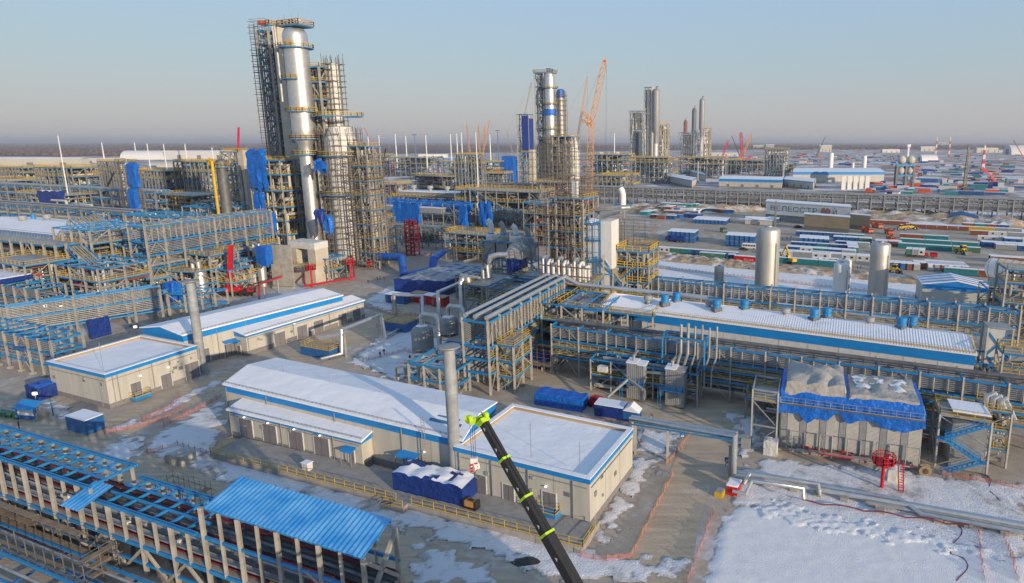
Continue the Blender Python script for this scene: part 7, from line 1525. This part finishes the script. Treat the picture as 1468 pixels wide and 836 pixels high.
# fit the word to its place on the wall
o_ = bpy.data.objects[_.name]; k_ = (L_*.575)/w1
M = Matrix.Translation(up(c+Au*L_*.055,bz)-ORG[t.name])
o_.data.transform(M.inverted()); sx_ = Matrix.Identity(3)
for r_ in range(3):
    for q_ in range(3): sx_[r_][q_] += (k_-1)*Au[r_]*Au[q_]
o_.data.transform(sx_.to_4x4()); o_.data.transform(M)
em = up(c+Au*L_*.725,bz+1.7)+fp; ro = 2.5; e1 = MB(); pts = [em+Au*ro*1.35*cos(a_)+Vector((0,0,ro*sin(a_))) for a_ in [i*2*pi/24 for i in range(24)] if sin(a_) > -.72]
e1.add(pts+[p+fp*.4 for p in pts], [tuple(range(len(pts)))[::-1], tuple(range(len(pts),2*len(pts)))]+[(i,(i+1)%len(pts),len(pts)+(i+1)%len(pts),len(pts)+i) for i in range(len(pts))]); e1.build('emblem', 'emblem_brown', t)
e2 = MB(); f2 = fp*1.6
for dx, s_ in ((0,1),):
    q = [em+f2+Au*(-ro*.62)+Vector((0,0,-ro*.7)), em+f2+Au*(ro*.62)+Vector((0,0,-ro*.7)), em+f2+Vector((0,0,ro*.35))]; e2.add(q+[p+fp*.4 for p in q], [(2,1,0),(3,4,5),(0,1,4,3),(1,2,5,4),(2,0,3,5)])
e2.build('emblem_peak', 'emblem_teal', t)
e3 = MB(); q = [em+f2*1.3+Au*(-ro*.16)+Vector((0,0,ro*.55)), em+f2*1.3+Au*(ro*.16)+Vector((0,0,ro*.55)), em+f2*1.3+Au*(ro*.0)+Vector((0,0,ro*1.0))]; 
q = [em+f2+Au*(-ro*.2)+Vector((0,0,ro*1.02)), em+f2+Vector((0,0,ro*.42)), em+f2+Au*(ro*.2)+Vector((0,0,ro*1.02))]; e3.add(q+[p+fp*.4 for p in q], [(2,1,0),(3,4,5),(0,1,4,3),(1,2,5,4),(2,0,3,5)]); e3.build('emblem_notch', 'white_paint', t)
o_, w1 = text('Й', t, 'lettering', 'letter_grey', up(c+Au*L_*.80,bz)+fp, Au, ch)
c = W(1152,329); A = W(1217,335)-c; zt = HZ(c+V*9,305); t = thing('plywood_hall', 'big windowless plywood-coloured hall standing before the lettered white wall', 'hall', c); MB().para(c, A, V*9, 2.2, zt).build('wall', 'plywood', t); MB().para(c+V*.2, A*.99, V*8.6, 0, 2.2).build('base', 'plinth', t); MB().para(c-V*.3-U*.3, A+U*.6, V*9.6, zt, zt+.3).build('roof', 'snow_thin', t); MB().para(c+A*.5-V*.06, A.normalized()*.12, V*.05, 2.2, zt).build('panel_joint', 'plank', t)
c = W(1218,329); A = W(1247,332)-c; zt = HZ(c+V*9,306); t = thing('plywood_hall', 'lower plywood-coloured annex at the right end of the big plywood hall', 'hall', c); MB().para(c+V*3, A, V*7, 2.6, zt).build('wall', 'plywood', t); MB().para(c+V*3.2, A, V*6.6, 0, 2.6).build('base', 'plinth', t); MB().para(c+V*2.8, A+U*.3, V*7.4, zt, zt+.3).build('roof', 'snow_thin', t)
e = W(1068,322); fbx = gable('camp_canteen', 'low cream camp building with snowy gable roof left of the lettered hall', up(e,0), up(e+V2(-26,18),0), up(e+V2(75,12),0), 3.4, 4.6, guard=False, fascia=.4, plinth=.4); wall_bits(fbx[0], fbx[1], fbx[2], doors=[(9,.1,1.6,2.2)])
e = W(1361,318); gable('blue_tent', 'bright blue gable-fronted tent hall below the snow bank', up(e+V2(75,0)+U*0,0), up(e+V2(75,14),0), up(e+V2(155,0.1)-U*14,0), 5, 7, guard=False, fascia=2.5) if False else None
t = thing('blue_tent', 'bright blue gable-fronted tent below the snow bank', 'tent', e); q = [up(e,0), up(e+U*17,0), up(e+U*17,4.6), up(e+U*8,6.6), up(e,4.6)]; b_ = MB(); b_.add(q+[x+V*9 for x in q], [(0,1,2,3,4),(9,8,7,6,5)]+[(i,5+i,5+(i+1)%5,(i+1)%5) for i in range(5)]); b_.build('cover', 'cabin_blue', t); MB().para(e+U*7-V*.1, U*3.5, V*.1, 0, 3.4).build('door', 'door_grey', t)
for i, (x, y) in enumerate(((1425,327),(1438,328))):
    c = W(x,y); t = thing('fuel_tank', ['pale horizontal fuel tank at the right end of the camp, left of the pair','pale horizontal fuel tank at the right end of the camp, right of the pair'][i], 'tank', c); MB().tube([up(c,2.2), up(c+V*7,2.2)], 2.0, 16).build('shell', 'cream', t, True); MB().box(up(c+V*3.5,0), 3, 5, .6, radians(-15)).build('saddle', 'concrete', t)
# ---------------------------------------------------------------- vehicles
def wheels(t, L, w, r, n=2, xs=None):
    for x in (xs or [-L*.32, L*.3]):
        for s in (-1,1):
            k = MB().tube([(x,s*(w/2-.25),r), (x,s*(w/2),r)], r, 12).build('wheel', 'tyre', t); MB().tube([(x,s*(w/2-.02),r), (x,s*(w/2+.03),r)], r*.5, 8).build('hub', 'galvanised', k)
def truck(label, cab, body, L=8.0, load=None, h=1.4, cat='truck'):
    t = thing('truck', label, cat); wheels(t, L, 2.5, .55, xs=[L*.36,-L*.18,-L*.34]); MB().box((0,0,.7), L, 1.0, .3).build('chassis', 'black', t)
    b = MB(); b.box((L*.38,0,.8), L*.24, 2.5, 1.1); b.box((L*.37,0,1.9), L*.2, 2.4, .9); k = b.build('cab', cab, t); MB().box((L*.375+.1,0,2.0), L*.2, 2.44, .6).build('window', 'glass', k)
    b = MB(); b.box((-L*.14,0,1.05), L*.7, 2.5, .15)
    for s in (-1,1): b.box((-L*.14,s*1.2,1.2), L*.7, .08, h)
    for x in (-L*.49,L*.21): b.box((x,0,1.2), .08, 2.5, h)
    b.build('cargo_bed', body, t); return t
def bus(label):
    t = thing('bus', label, 'bus'); wheels(t, 7.5, 2.3, .45); MB().box((0,0,.4), 7.5, 2.3, 2.3).build('body', 'white_paint', t)
    for i in range(5):
        for s in (-1,1): MB().box((-2.9+i*1.35,s*1.155,1.45), 1.1, .03, .8).build('window', 'glass', t)
    MB().box((3.76,0,1.3), .03, 2.0, 1.0).build('windscreen', 'glass', t); MB().box((0,0,2.7), 6.8, 2.0, .12).build('roof', 'snow', t); return t
def car(label, m='black'):
    t = thing('car', label, 'car'); wheels(t, 4.4, 1.8, .33); b = MB(); b.box((0,0,.35), 4.4, 1.8, .6); b.hexa([(-1.5,-.85,.95),(1.0,-.85,.95),(1.0,.85,.95),(-1.5,.85,.95)],[(-1.2,-.7,1.5),(.4,-.7,1.5),(.4,.7,1.5),(-1.2,.7,1.5)]); k = b.build('body', m, t)
    for s in (-1,1): MB().box((-.35,s*.8,1.02), 1.6, .06, .38).build('window', 'glass', k)
    return t
def excavator(label, m='yellow'):
    t = thing('excavator', label, 'excavator')
    for s in (-1,1): MB().box((0,s*1.15,0), 4.2, .6, .9).build('crawler_track', 'tyre', t)
    MB().box((-.6,0,1.0), 3.6, 2.6, 1.1).build('upperworks', m, t); k = MB().box((.9,.75,1.1), 1.4, 1.0, 1.9).build('cab', m, t); MB().box((1.0,.75,1.9), 1.3, 1.04, .9).build('window', 'glass', k)
    MB().bar((1.0,-.2,1.8), (3.4,-.2,5.6), .5).build('boom', m, t); MB().bar((3.4,-.2,5.6), (5.4,-.2,2.6), .4).build('arm', m, t); b = MB(); b.box((5.4,-.2,1.4), .9, 1.1, 1.1); b.build('bucket', 'dark_pipe', t); return t
def loader(label, m='yellow'):
    t = thing('wheel_loader', label, 'wheel loader'); wheels(t, 6, 2.4, .8); MB().box((-1.3,0,1.0), 3.0, 2.0, 1.2).build('engine_body', m, t); k = MB().box((.3,0,1.1), 1.5, 1.7, 2.2).build('cab', m, t); MB().box((.3,0,2.1), 1.55, 1.74, .9).build('window', 'glass', k)
    for s in (-1,1): MB().bar((1.0,s*.6,1.8), (3.2,s*.6,.8), .3).build('lift_arm', m, t)
    MB().hexa([(3.0,-1.4,.2),(4.2,-1.4,.1),(4.2,1.4,.1),(3.0,1.4,.2)],[(3.0,-1.4,1.3),(3.4,-1.4,1.3),(3.4,1.4,1.3),(3.0,1.4,1.3)]).build('bucket', 'dark_pipe', t); return t
def at(t, px, py, deg, sc=1.0): t.location = W(px,py); t.rotation_euler = (0,0,radians(deg)); t.scale = (sc,)*3; return t
at(bus('white bus with row of dark windows parked behind the long green container'), 1075, 357, -26); at(truck('white lorry facing the camera left of the white bus', 'white_paint', 'white_paint', 6), 1059, 352, -70); at(car('small dark car parked in front of the white bus'), 1066, 359, -26)
at(truck('navy-tarped lorry parked before the left two-storey office block', 'tarp_navy', 'tarp_navy', 11, h=2.4), 968, 347, 154); at(truck('orange lorry in the camp, nearest the silver tank', 'orange_red', 'orange_red'), 1277, 347, -95, 1.15); at(truck('orange lorry parked left of the two middle ones, near the plywood hall', 'orange_red', 'orange_red'), 1243, 334, -80, 1.15); at(truck('orange lorry standing behind the nearest orange one', 'orange_red', 'orange_red'), 1274, 336, -95, 1.15); at(truck('orange lorry beside the rusty containers, farthest of the orange ones', 'orange_red', 'orange_red'), 1257, 327, -80, 1.1); at(truck('orange flatbed with snowy load below the snow bank', 'orange_red', 'orange_red', 12), 1290, 313, -26); at(truck('long bright red flatbed lorry with containers on its bed, right yard', 'red', 'red', 14, h=.8), 1320, 369, -26)
for i, m in enumerate(('cabin_green','cabin_grey','cabin_white')): p = W(1320,369)+V2(154,5.2-i*2.7)*1; place(m, p, radians(64), 6, f'{CN[m]} container {["left of","in the middle of","right of"][i]} the three on the red flatbed', 'containers on the red flatbed', z=1.25)
at(excavator('yellow excavator with raised arm beside the teal containers'), 1134, 378, 115, 1.25); at(loader('yellow wheel loader facing the camera in the right yard'), 1379, 364, -80, 1.3); at(loader('yellow wheel loader digging by the dark containers'), 1281, 391, -40, 1.1); at(loader('yellow loader near the rusty containers, right one of the far pair'), 1306, 329, 0, 1.1); at(loader('yellow loader near the rusty containers, left one of the far pair'), 1292, 330, 180, 1.1); at(car('dark car parked beside the plywood hall corner'), 1144, 327, 20, 1.2); at(truck('green lorry between the two blue office blocks', 'cabin_green', 'dark_pipe', 6), 1037, 333, -80); at(truck('red lorry on the open ground left of the far red crane', 'red', 'black', 8), 1398, 259, 0, 1.3); at(truck('red lorry on the far right road', 'red', 'red', 8), 1436, 244, 160, 1.3)
at(truck('black lorry parked under the regenerator foot', 'black', 'black', 7), 488, 391, 10, 1.2); at(truck('red and grey forklift-like lorry by the blue duct', 'red', 'cabin_grey', 6), 525, 383, -30, 1.0)
# red boom lift in the shaded yard
c = W(856,583); t = thing('boom_lift', 'red boom lift with folded grey arm beside the blue tarped boxes', 'boom lift', c); MB().box(up(c,.5), 3.2, 2.0, .9, radians(-40)).build('chassis', 'red', t)
MB().box(up(c,1.4), 2.4, 1.6, .7, radians(-40)).build('turntable', 'red', t)
for s in (-1,1):
    for e in (-1,1): p = c+V2(-40,1.1*s)+V2(50,.95*e); MB().tube([up(p-V2(50,.18),.5), up(p+V2(50,.18),.5)], .5, 12).build('wheel', 'tyre', t)
b1 = up(c+U*2+V*1,2.0); b2 = up(c+U*5.5+V*5,5.0); MB().bar(b1, b2, .45).build('boom', 'vessel_grey', t); MB().bar(b2, up(c+U*9+V*4,3.5), .45).build('boom', 'vessel_grey', t); MB().bar(up(c+U*0+V*8,5.2), up(c+U*13+V*6.5,6.8), .4).build('jib', 'vessel_grey', t); MB().box(up(c-U*1.2+V*8,4.6), 2.2, 1.2, 1.2, radians(-25)).build('basket', 'tarp_white', t); MB().bar(b2, up(c+V*8+U*3,5.4), .35).build('strut', 'vessel_grey', t)
# ---------------------------------------------------------------- yard things near the halls
c = W(766,580); tarped('tarped_stack', 'long bright blue tarpaulin covered box in the shaded yard behind the flat-roofed block', c, W(834,592)-c, V2(75,4), 0, 2.5, 'tarp_blue', 'tarp_blue', 141, nx=14, ny=5, amp=.2)
c = W(852,596); t = thing('site_container', 'navy container with snow-dusted roof in the shaded yard beside the boom lift', 'container', c); A = W(893,603)-c; MB().para(c, A, V2(75,3.2), .1, 2.4).build('body', 'tarp_navy', t); MB().para(c-V*.1, A, V2(75,3.4), 2.4, 2.55).build('roof', 'snow_thin', t)
c = W(893,603); t = thing('tent_booth', 'small blue and white tent booth at the yard edge, left of the walking worker', 'tent', c); A = U*3.2; B = V*2.6; MB().para(c, A, B, 0, 2).build('wall', 'cabin_blue', t); b_ = MB(); q = [up(c-U*.2,2), up(c+A+U*.2,2), up(c+A*.5,3.2)]; b_.add(q+[x+B for x in q], [(0,1,2),(5,4,3),(0,3,4,1),(1,4,5,2),(2,5,3,0)]); b_.build('roof', 'snow_thin', t)
c = W(97,617); A = W(128,626)-c; t = thing('site_container', 'navy container with snowy lid on the road verge left of the foreground gallery', 'container', c); A = V2(-24,6.0); MB().para(c, A, V2(75,3.4), .1, 2.8).build('body', 'cabin_blue', t); MB().para(c-V*.06, A, V2(75,3.5), 2.8, 2.92).build('roof', 'snow_thin', t); MB().para(c+A-U*.0, U*.06, V2(75,3.0), .3, 2.6).build('door', 'cabin_blue', t)
c = W(26,602); t = thing('smoking_shed', 'small open shed with blue gable roof and white boards at left', 'shed', c); A = V2(-12,4.2); B = V2(75,3.2)
for p in (c, c+A, c+A+B, c+B): MB().bar(up(p,0), up(p,2.5), .16).build('post', 'cabin_blue', t)
MB().para(c+V*.05, A, V*.1, .2, 1.0).build('board', 'cabin_blue', t); MB().para(c+V*.05, A, V*.1, 1.05, 1.7).build('board', 'white_paint', t); b_ = MB(); q = [up(c-V*.5,2.4), up(c+B*.5,3.5), up(c+B+V*.5,2.4)]; A2 = A*1.15
b_.add([x-A*.08 for x in q]+[x+A*1.08 for x in q]+[x-A*.08+Vector((0,0,.12)) for x in q]+[x+A*1.08+Vector((0,0,.12)) for x in q], [(0,3,4,1),(1,4,5,2),(6,7,10,9),(7,8,11,10),(0,1,7,6),(1,2,8,7),(3,9,10,4),(4,10,11,5),(0,6,9,3),(2,5,11,8)]); b_.build('roof', 'fascia', t)
c = W(38,570); tarped('tarped_stack', 'dark blue tarpaulin covered heap left of the flat-roofed building corner', c, U*5, V2(75,4), 0, 2.8, 'tarp_navy', 'tarp_blue', 143, nx=8, ny=6, amp=.25)
for i, x in enumerate((-3,4,11,19)):
    c = W(x,597+i*1.2); t = thing('waste_bin', ['green waste bin at the very left edge','green waste bin, second from the left edge','green waste bin, third from the left edge','green waste bin nearest the blue-roofed shed'][i], 'waste bin', c, 'green bins by the blue shed'); MB().hexa([up(c+V2(75*0,0),.1), up(c+U*1.0,.1), up(c+U*1.0+V*.8,.1), up(c+V*.8,.1)], [up(c-U*.1-V*.1,1.1), up(c+U*1.1-V*.1,1.1), up(c+U*1.1+V*.9,1.1), up(c-U*.1+V*.9,1.1)]).build('body', 'cabin_green', t); MB().para(c-U*.12-V*.12, U*1.25, V*1.05, 1.1, 1.2).build('lid', 'cabin_green', t)
c = W(238,664); tarped('tarped_heap', 'olive tarpaulin covered heap on the snow left of the terrace railing', c, V2(-20,3.6), V2(70,2.6), 0, 1.5, 'tarp_tan', 'tarp_tan', 147, nx=7, ny=6, amp=.35)
t = thing('rubble_heap', 'dark bundle of sheeting lying on the snow below the terrace', 'heap', W(756,806)); c = W(756,806); b_ = MB(); vs = []
for j in range(6):
    for i in range(12): a_ = 2*pi*i/12; rr = 1.5*(1-j/5.5)*(1+.3*NZ.noise(Vector((i*.9,j,3)))); vs.append((c.x+rr*1.3*cos(a_), c.y+rr*.8*sin(a_), .5*sin(j/5*pi/2)+.1*NZ.noise(Vector((i,j*1.4,9)))))
b_.add(vs, [(j*12+i, j*12+(i+1)%12, j*12+12+(i+1)%12, j*12+12+i) for j in range(5) for i in range(12)]); b_.build('sheeting', 'black', t, True)
scaffold('tube_scaffold', 'low heap of scaffold tubes standing on the snow beside the gallery', W(225,712), U*9, V2(75,3), 0, 2.0, sp=1.2, lift=.9, w=.05, planks=.2)
# fences: dark posts along the gallery, pink nets
for i in range(26):
    s = 88-i*4.2; c = G(s,1.9); t = tag(MB().bar(up(c,0), up(c,1.7), .13).build('fence_post', 'black', None, base=c), 'bare dark fence post in the line between road and foreground gallery', 'fence post', 'dark posts along the gallery')
def net(label, pts, h=1.1, m='net_red', tilt=.25):
    P = [W(x,y) for x, y in pts]; t = thing('safety_net', label, 'net fence', P[0]); ps = []; b_ = MB()
    for p, q in zip(P, P[1:]):
        L = (q-p).length; n = max(1,int(L/1.5)); nr = Vector((-(q-p).y,(q-p).x,0)).normalized()
        for i in range(n):
            a, b = p.lerp(q,i/n), p.lerp(q,(i+1)/n); s0 = .2*sin(i*2.1)+tilt*NZ.noise(Vector((a.x*.3,a.y*.3,1))); s1 = .2*sin((i+1)*2.1)+tilt*NZ.noise(Vector((b.x*.3,b.y*.3,1))); g0 = 1-.3*abs(sin(i*1.7)); g1 = 1-.3*abs(sin((i+1)*1.7)); mid = a.lerp(b,.5); gm = min(g0,g1)-.12
            A_, M_, B_ = [[up(x,.06), up(x+nr*s_*h*.5,h*g*.5), up(x+nr*s_*h,h*g)] for x, s_, g in ((a,s0,g0),(mid,(s0+s1)/2,gm),(b,s1,g1))]
            for X, Y in ((A_,M_),(M_,B_)):
                for k in (0,1): b_.add([X[k],Y[k],Y[k+1],X[k+1]], [(0,1,2,3)])
                b_.bar(X[2], Y[2], .035)
            ps.append(MB().bar(up(a,0), up(a,h*1.05), .05))
    b_.build('netting', m, t); flush('post', 'rust', t, ps)
net('sagging pink safety net along the road from the left block corner', [(205,604),(245,585),(262,568)]); net('pink safety net looping on the snow before the left flat-roofed building', [(150,622),(200,612),(240,600),(264,582)]); net('pink safety net between the road and the front hall, left end', [(235,612),(280,590),(318,570)]); net('pink safety net left of the terrace on the snow', [(212,652),(255,640),(305,655)])
net('orange-pink net along the left side of the side road', [(905,800),(940,730),(966,680)], m='orange_net'); net('pink net on the right side of the side road at the bottom', [(985,836),(1012,770),(1024,730)]); net('pink net beside the road sign below the pipe bridge', [(955,668),(975,645),(990,622)], m='orange_net'); net('orange net on the snow right of the fire monitor', [(1350,682),(1400,690),(1468,704)], m='orange_net'); net('pink net running down the snow at bottom right, left strand', [(1402,757),(1405,800),(1412,836)]); net('pink net running down the snow at bottom right, right strand', [(1436,764),(1448,800),(1460,836)])
net('pink net at the terrace corner beside the black crane boom', [(832,800),(870,806),(905,800)]); net('pink net across the snowy yard behind the front hall', [(520,520),(580,505),(640,520)]); net('pink net by the small basin and grey vessels', [(540,470),(600,462),(640,470)]); net('pink net along the shaded yard edge by the tarped blue boxes', [(740,590),(800,598),(900,612)]); net('pink net along the road near the navy tarped stack', [(520,440),(560,452),(640,455)])
net('long orange net along the camp side of the snow strip', [(928,384),(1100,403),(1330,430)], m='orange_net', h=1.6); net('orange net along the camp embankment top', [(928,367),(1060,380),(1190,392)], m='net_red', h=1.4); net('red net line beside the tall red tower', [(560,362),(600,368),(690,360)], m='net_red', h=1.6)
# road signs
def sign(label, px, py, round_=True):
    c = W(px,py); t = thing('road_sign', label, 'road sign', c); n = Vector((-c.x,-c.y,0)).normalized(); s_ = Vector((-n.y,n.x,0)); MB().tube([up(c,0), up(c,3.2)], .05, 6).build('pole', 'galvanised', t); p = c+n*.07
    b = MB().para(p-s_*.42, s_*.84, n*.03, 2.35, 3.2).build('panel', 'cabin_blue', t); q = [up(p+n*.04-s_*.3,2.5), up(p+n*.04+s_*.3,2.5), up(p+n*.04,3.05)]; MB().add(q+[x+n*.02 for x in q], [(0,1,2),(5,4,3),(0,3,4,1),(1,4,5,2),(2,5,3,0)]).build('triangle', 'white_paint', b)
    f = MB(); f.tube([up(p+n*.075,2.62), up(p+n*.075,2.9)], .045, 6); f.tube([up(p+n*.075,2.92), up(p+n*.075,3.0)], .05, 6); f.build('pictogram', 'black', b)
    if round_:
        d = MB().tube([up(p,1.95), up(p,1.95)+n*.03], .38, 18).build('disc', 'red', t); MB().tube([up(p,1.95)+n*.031, up(p,1.95)+n*.045], .27, 16).build('disc_face', 'white_paint', d)
sign('blue crossing sign above a round red-rimmed sign at the pipe bend', 1042, 682); sign('blue crossing sign on the snow under the pipe bridge', 978, 645, False)
c = W(1064,622); t = thing('warning_sign', 'pink warning triangle on a post near the slim steel frame', 'road sign', c); MB().tube([up(c,0), up(c,1.5)], .05, 6).build('pole', 'galvanised', t); n = Vector((-c.x,-c.y,0)).normalized(); s_ = Vector((-n.y,n.x,0)); q = [up(c+n*.06-s_*.5,1.4), up(c+n*.06+s_*.5,1.4), up(c+n*.06,2.3)]; MB().add(q+[x+n*.04 for x in q], [(0,1,2),(5,4,3),(0,3,4,1),(1,4,5,2),(2,5,3,0)]).build('triangle', 'net_red', t)
c = W(30,500); t = thing('name_board', 'blue site name board fixed to the low left rack', 'sign board', up(c,6.5)); e = W(22,502,6.5); MB().para(W(18,497,6.6), V2(-25,4.6), V*.1, 5.9, 6.8).build('board', 'cabin_blue', t)
# lamps that are lit
for i, (x, y, z) in enumerate(((194,470,5),(88,440,9),(65,440,9),(50,566,3.5))):
    c = W(x,y,z); t = thing('work_lamp', ['lit work lamp on a post behind the left flat roof','lit work lamp in the left racks, right one of two','lit work lamp in the left racks, left one of two','lit work lamp above the dark blue tarped heap'][i], 'lamp', up(c,0)); MB().tube([up(c,0), up(c,z)], .08, 6).build('pole', 'galvanised', t); MB().box(up(c,z), .7, .4, .5).build('lamp_head', 'lamp_white', t)
# ---------------------------------------------------------------- people
def person_mesh(pose):
    J = {'stand': [(0,0,.95),(0,0,1.2),(0,0,1.42),(0,0,1.52),(0,.02,1.66),(.1,0,.9),(.11,.02,.5),(.11,0,.06),(.11,.14,.04),(-.1,0,.9),(-.11,.02,.5),(-.11,0,.06),(-.11,.14,.04),(.19,0,1.38),(.25,-.01,1.1),(.26,.08,.86),(-.19,0,1.38),(-.25,-.01,1.1),(-.26,.08,.86)],
         'walk': [(0,0,.93),(0,.02,1.19),(0,.04,1.41),(0,.05,1.51),(0,.08,1.65),(.1,.02,.89),(.11,.24,.52),(.11,.3,.08),(.11,.44,.06),(-.1,-.02,.89),(-.11,-.1,.48),(-.11,-.36,.14),(-.11,-.26,.04),(.19,.03,1.37),(.25,-.14,1.12),(.26,-.1,.88),(-.19,.05,1.37),(-.25,.16,1.12),(-.25,.3,.92)]}[pose]
    E = [(0,1),(1,2),(2,3),(3,4),(0,5),(5,6),(6,7),(7,8),(0,9),(9,10),(10,11),(11,12),(2,13),(13,14),(14,15),(2,16),(16,17),(17,18)]
    Rr = [.17,.17,.17,.07,.12,.11,.085,.07,.055,.11,.085,.07,.055,.085,.065,.05,.085,.065,.05]
    me = bpy.data.meshes.new('person'); me.from_pydata(J, E, []); ob = bpy.data.objects.new('tmp_person', me); COL.objects.link(ob); sk = ob.modifiers.new('s', 'SKIN')
    for i, v in enumerate(me.skin_vertices[0].data): v.radius = (Rr[i],Rr[i]*.8); v.use_root = (i == 0)
    sb = ob.modifiers.new('u', 'SUBSURF'); sb.levels = 1; sb.render_levels = 1; dg = bpy.context.evaluated_depsgraph_get(); dg.update(); m2 = bpy.data.meshes.new_from_object(ob.evaluated_get(dg)); bpy.data.objects.remove(ob); m2.materials.clear(); return m2
PM = {p: person_mesh(p) for p in ('stand','walk')}
def person(label, px, py, deg, pose, top, legs='black', hat='orange_red', z=0):
    t = thing('person', label, 'person', W(px,py,z)); t.rotation_euler = (0,0,radians(deg)); bd = PM[pose].copy(); bd.materials.append(MATS[legs]); b = bpy.data.objects.new('body', bd); COL.objects.link(b); b.parent = t
    b_ = MB(); dy = .03 if pose == 'walk' else 0; b_.lathe((0,dy,0), [(.19,.92),(.215,1.1),(.225,1.32),(.17,1.45),(.08,1.5)], 12).build('jacket', top, t, True); MB().lathe((0,dy+.04,0), [(.14,1.69),(.15,1.72),(.12,1.8),(.04,1.84),(.01,1.845)], 12).build('helmet', hat, t, True); MB().lathe((0,dy+.09,0), [(.05,1.56),(.09,1.62),(.09,1.68),(.05,1.71)], 10).build('face', 'skin', t, True)
    for k, s in enumerate((-1,1)):
        pts = {'stand': [(s*.19,0,1.38),(s*.25,-.01,1.1),(s*.26,.06,.92)], 'walk': [(s*.19,.04,1.37),(s*.25,(-.14 if s > 0 else .16),1.12),(s*.255,(-.11 if s > 0 else .26),.95)]}[pose]; MB().tube(pts, .085, 8).build('sleeve', top, t)
    return t
for a in (('worker in red jacket walking in the shaded yard beside the tent booth',934,604,200,'walk','red'),('worker in red vest standing at the road, left edge of the photo',28,615,120,'stand','orange_red'),('worker in yellow vest walking on the snowy yard, left of a pair',545,513,60,'walk','yellow'),('worker in yellow vest walking on the snowy yard, right of the pair',551,509,60,'walk','yellow'),('worker in yellow vest standing alone beside the bent pipe frame',588,518,0,'stand','yellow'),('dark-clad worker in the group below the blue duct, left one',541,402,30,'stand','black'),('dark-clad worker in the group below the blue duct, second one',545,401,80,'walk','black'),('dark-clad worker in the group below the blue duct, third one',551,402,200,'stand','black'),('dark-clad worker apart from the group, nearer the navy tarped stack',528,407,10,'stand','black'),
   ('dark-clad person by the dug bank under the white tanks, left one',1229,387,0,'stand','black'),('dark-clad person by the dug bank under the white tanks, right one',1234,386,40,'walk','black'),('dark-clad person walking near the yellow wheel loader, left one',1382,352,0,'walk','black'),('dark-clad person walking near the yellow wheel loader, right one',1387,352,10,'walk','black'),('person walking alone on the camp road at left',940,340,70,'walk','black'),('person standing by the camp fence at the teal container',958,367,0,'stand','black'),('person standing by the camp fence in front of the blue container',977,368,0,'stand','black'),('person in red jacket in the group before the snowy cabins',1122,345,0,'stand','red'),('dark person in the group before the snowy cabins, left one',1128,344,30,'stand','black'),('dark person in the group before the snowy cabins, right one',1134,342,60,'walk','black'),('worker in yellow vest among the left racks under the tray gallery',40,442,0,'stand','yellow'),('worker in dark clothes standing at the two-door transformer boxes',900,556,0,'stand','black')): person(*a)
